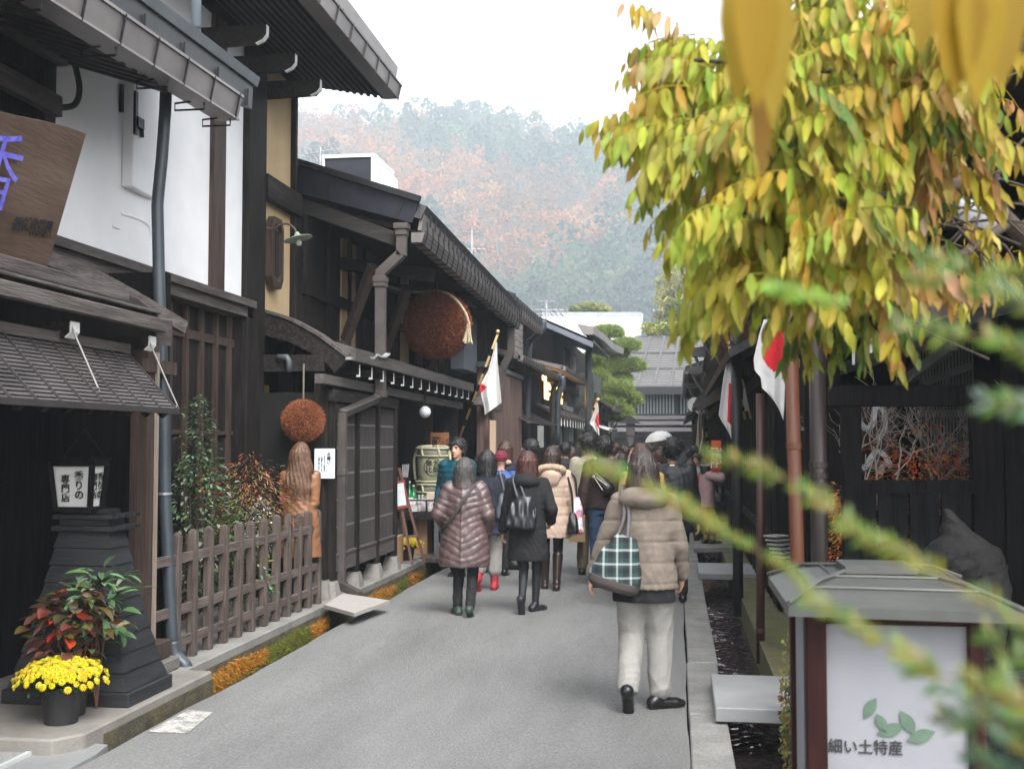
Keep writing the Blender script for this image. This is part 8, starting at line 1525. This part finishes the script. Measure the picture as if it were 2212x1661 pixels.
LG = [(.085, .145, .006), (.125, .155, .007), (.06, .115, .005), (.145, .15, .008)]; MG = [(.05, .105, .008), (.10, .15, .010), (.035, .08, .008)]; OG = [(.14, .12, .006), (.10, .11, .006)]; WG = [(.09, .14, .095), (.14, .20, .14), (.06, .10, .065)]
NB = [([(2300, 1420), (2212, 1353), (2048, 1249), (1943, 1190), (1856, 1153), (1804, 1109), (1734, 1057), (1647, 1013), (1530, 985)], .50, .58, .0052, .0150, .0030, LG+OG),
 ([(2300, 1560), (2118, 1480), (2031, 1455), (1943, 1406), (1848, 1353), (1752, 1301)], .48, .52, .0048, .0150, .0032, LG+OG),
 ([(1752, 1301), (1717, 1240), (1647, 1196), (1560, 1150)], .50, .56, .009, .010, .0026, LG),
 ([(1560, 1150), (1481, 1095), (1403, 1057), (1340, 1025), (1270, 1000)], .52, .56, .0050, .0130, .0030, LG+OG),
 ([(2290, 690), (2180, 640), (2080, 610), (1960, 600)], .5, .56, .006, .017, .0035, MG), ([(2300, 800), (2180, 745), (2060, 720), (1930, 700)], .5, .55, .007, .017, .0035, MG+LG),
 ([(2300, 900), (2210, 880), (2120, 870)], .5, .52, .007, .017, .0035, MG+WG), ([(2290, 560), (2200, 590), (2100, 585), (2000, 555)], .54, .6, .007, .016, .0035, LG), ([(1830, 660), (1740, 640), (1660, 620)], .6, .62, .008, .012, .0035, [(.14, .28, .02)]),
 ([(2300, 1700), (2200, 1600), (2080, 1500), (1960, 1440)], .5, .55, .005, .019, .0048, MG+WG), ([(2300, 1580), (2200, 1560), (2100, 1570), (1990, 1540)], .5, .55, .005, .019, .005, MG+WG), ([(2330, 1480), (2230, 1440), (2130, 1370)], .5, .53, .006, .018, .004, MG), ([(2280, 1720), (2180, 1680), (2060, 1610)], .5, .55, .0045, .019, .005, [(.04, .09, .05), (.06, .11, .05)]), ([(2300, 1640), (2220, 1560), (2160, 1450)], .52, .55, .005, .019, .0045, OG+MG)]
for P_, a_, b_, st, L_, W_, c_ in NB: sprig(P_, a_*1.4, b_*1.4, st*1.5, L_*.80, W_*.95, c_)
sm.tube([D(2300, 1480, .70), Vector((.62, .95, .9)), Vector((.75, 1.0, .09))], .008, 6); sm.tube([D(2300, 800, .70), D(2330, 1100, .74), Vector((.66, .95, .9)), Vector((.75, 1.0, .09))], .008, 6)
sm.obj('stems', M('sprig_stem', (.16, .13, .03), (.10, .08, .03), .8, 20, bump=0), st_); fm_.obj('foliage', M('sprig_leaf', (1, 1, 1), vcol='raw', rough=.4, bump=0, transl=.3), st_, smooth=True)
# ================================================================ haze
hzm = bpy.data.materials.new('haze_air'); hzm.use_nodes = True; nt = hzm.node_tree; nt.nodes.clear(); pv = nt.nodes.new('ShaderNodeVolumePrincipled'); pv.inputs['Color'].default_value = (.84, .93, 1, 1); pv.inputs['Density'].default_value = .00118; pv.inputs['Anisotropy'].default_value = .2
oo = nt.nodes.new('ShaderNodeOutputMaterial'); nt.links.new(pv.outputs[0], oo.inputs['Volume'])
m = MB(); m.box(-570, 570, -50, 1110, -1.75, 215); m.obj('haze', hzm, kind='stuff', label='pale autumn haze hanging in the air towards the hill', cat='haze')
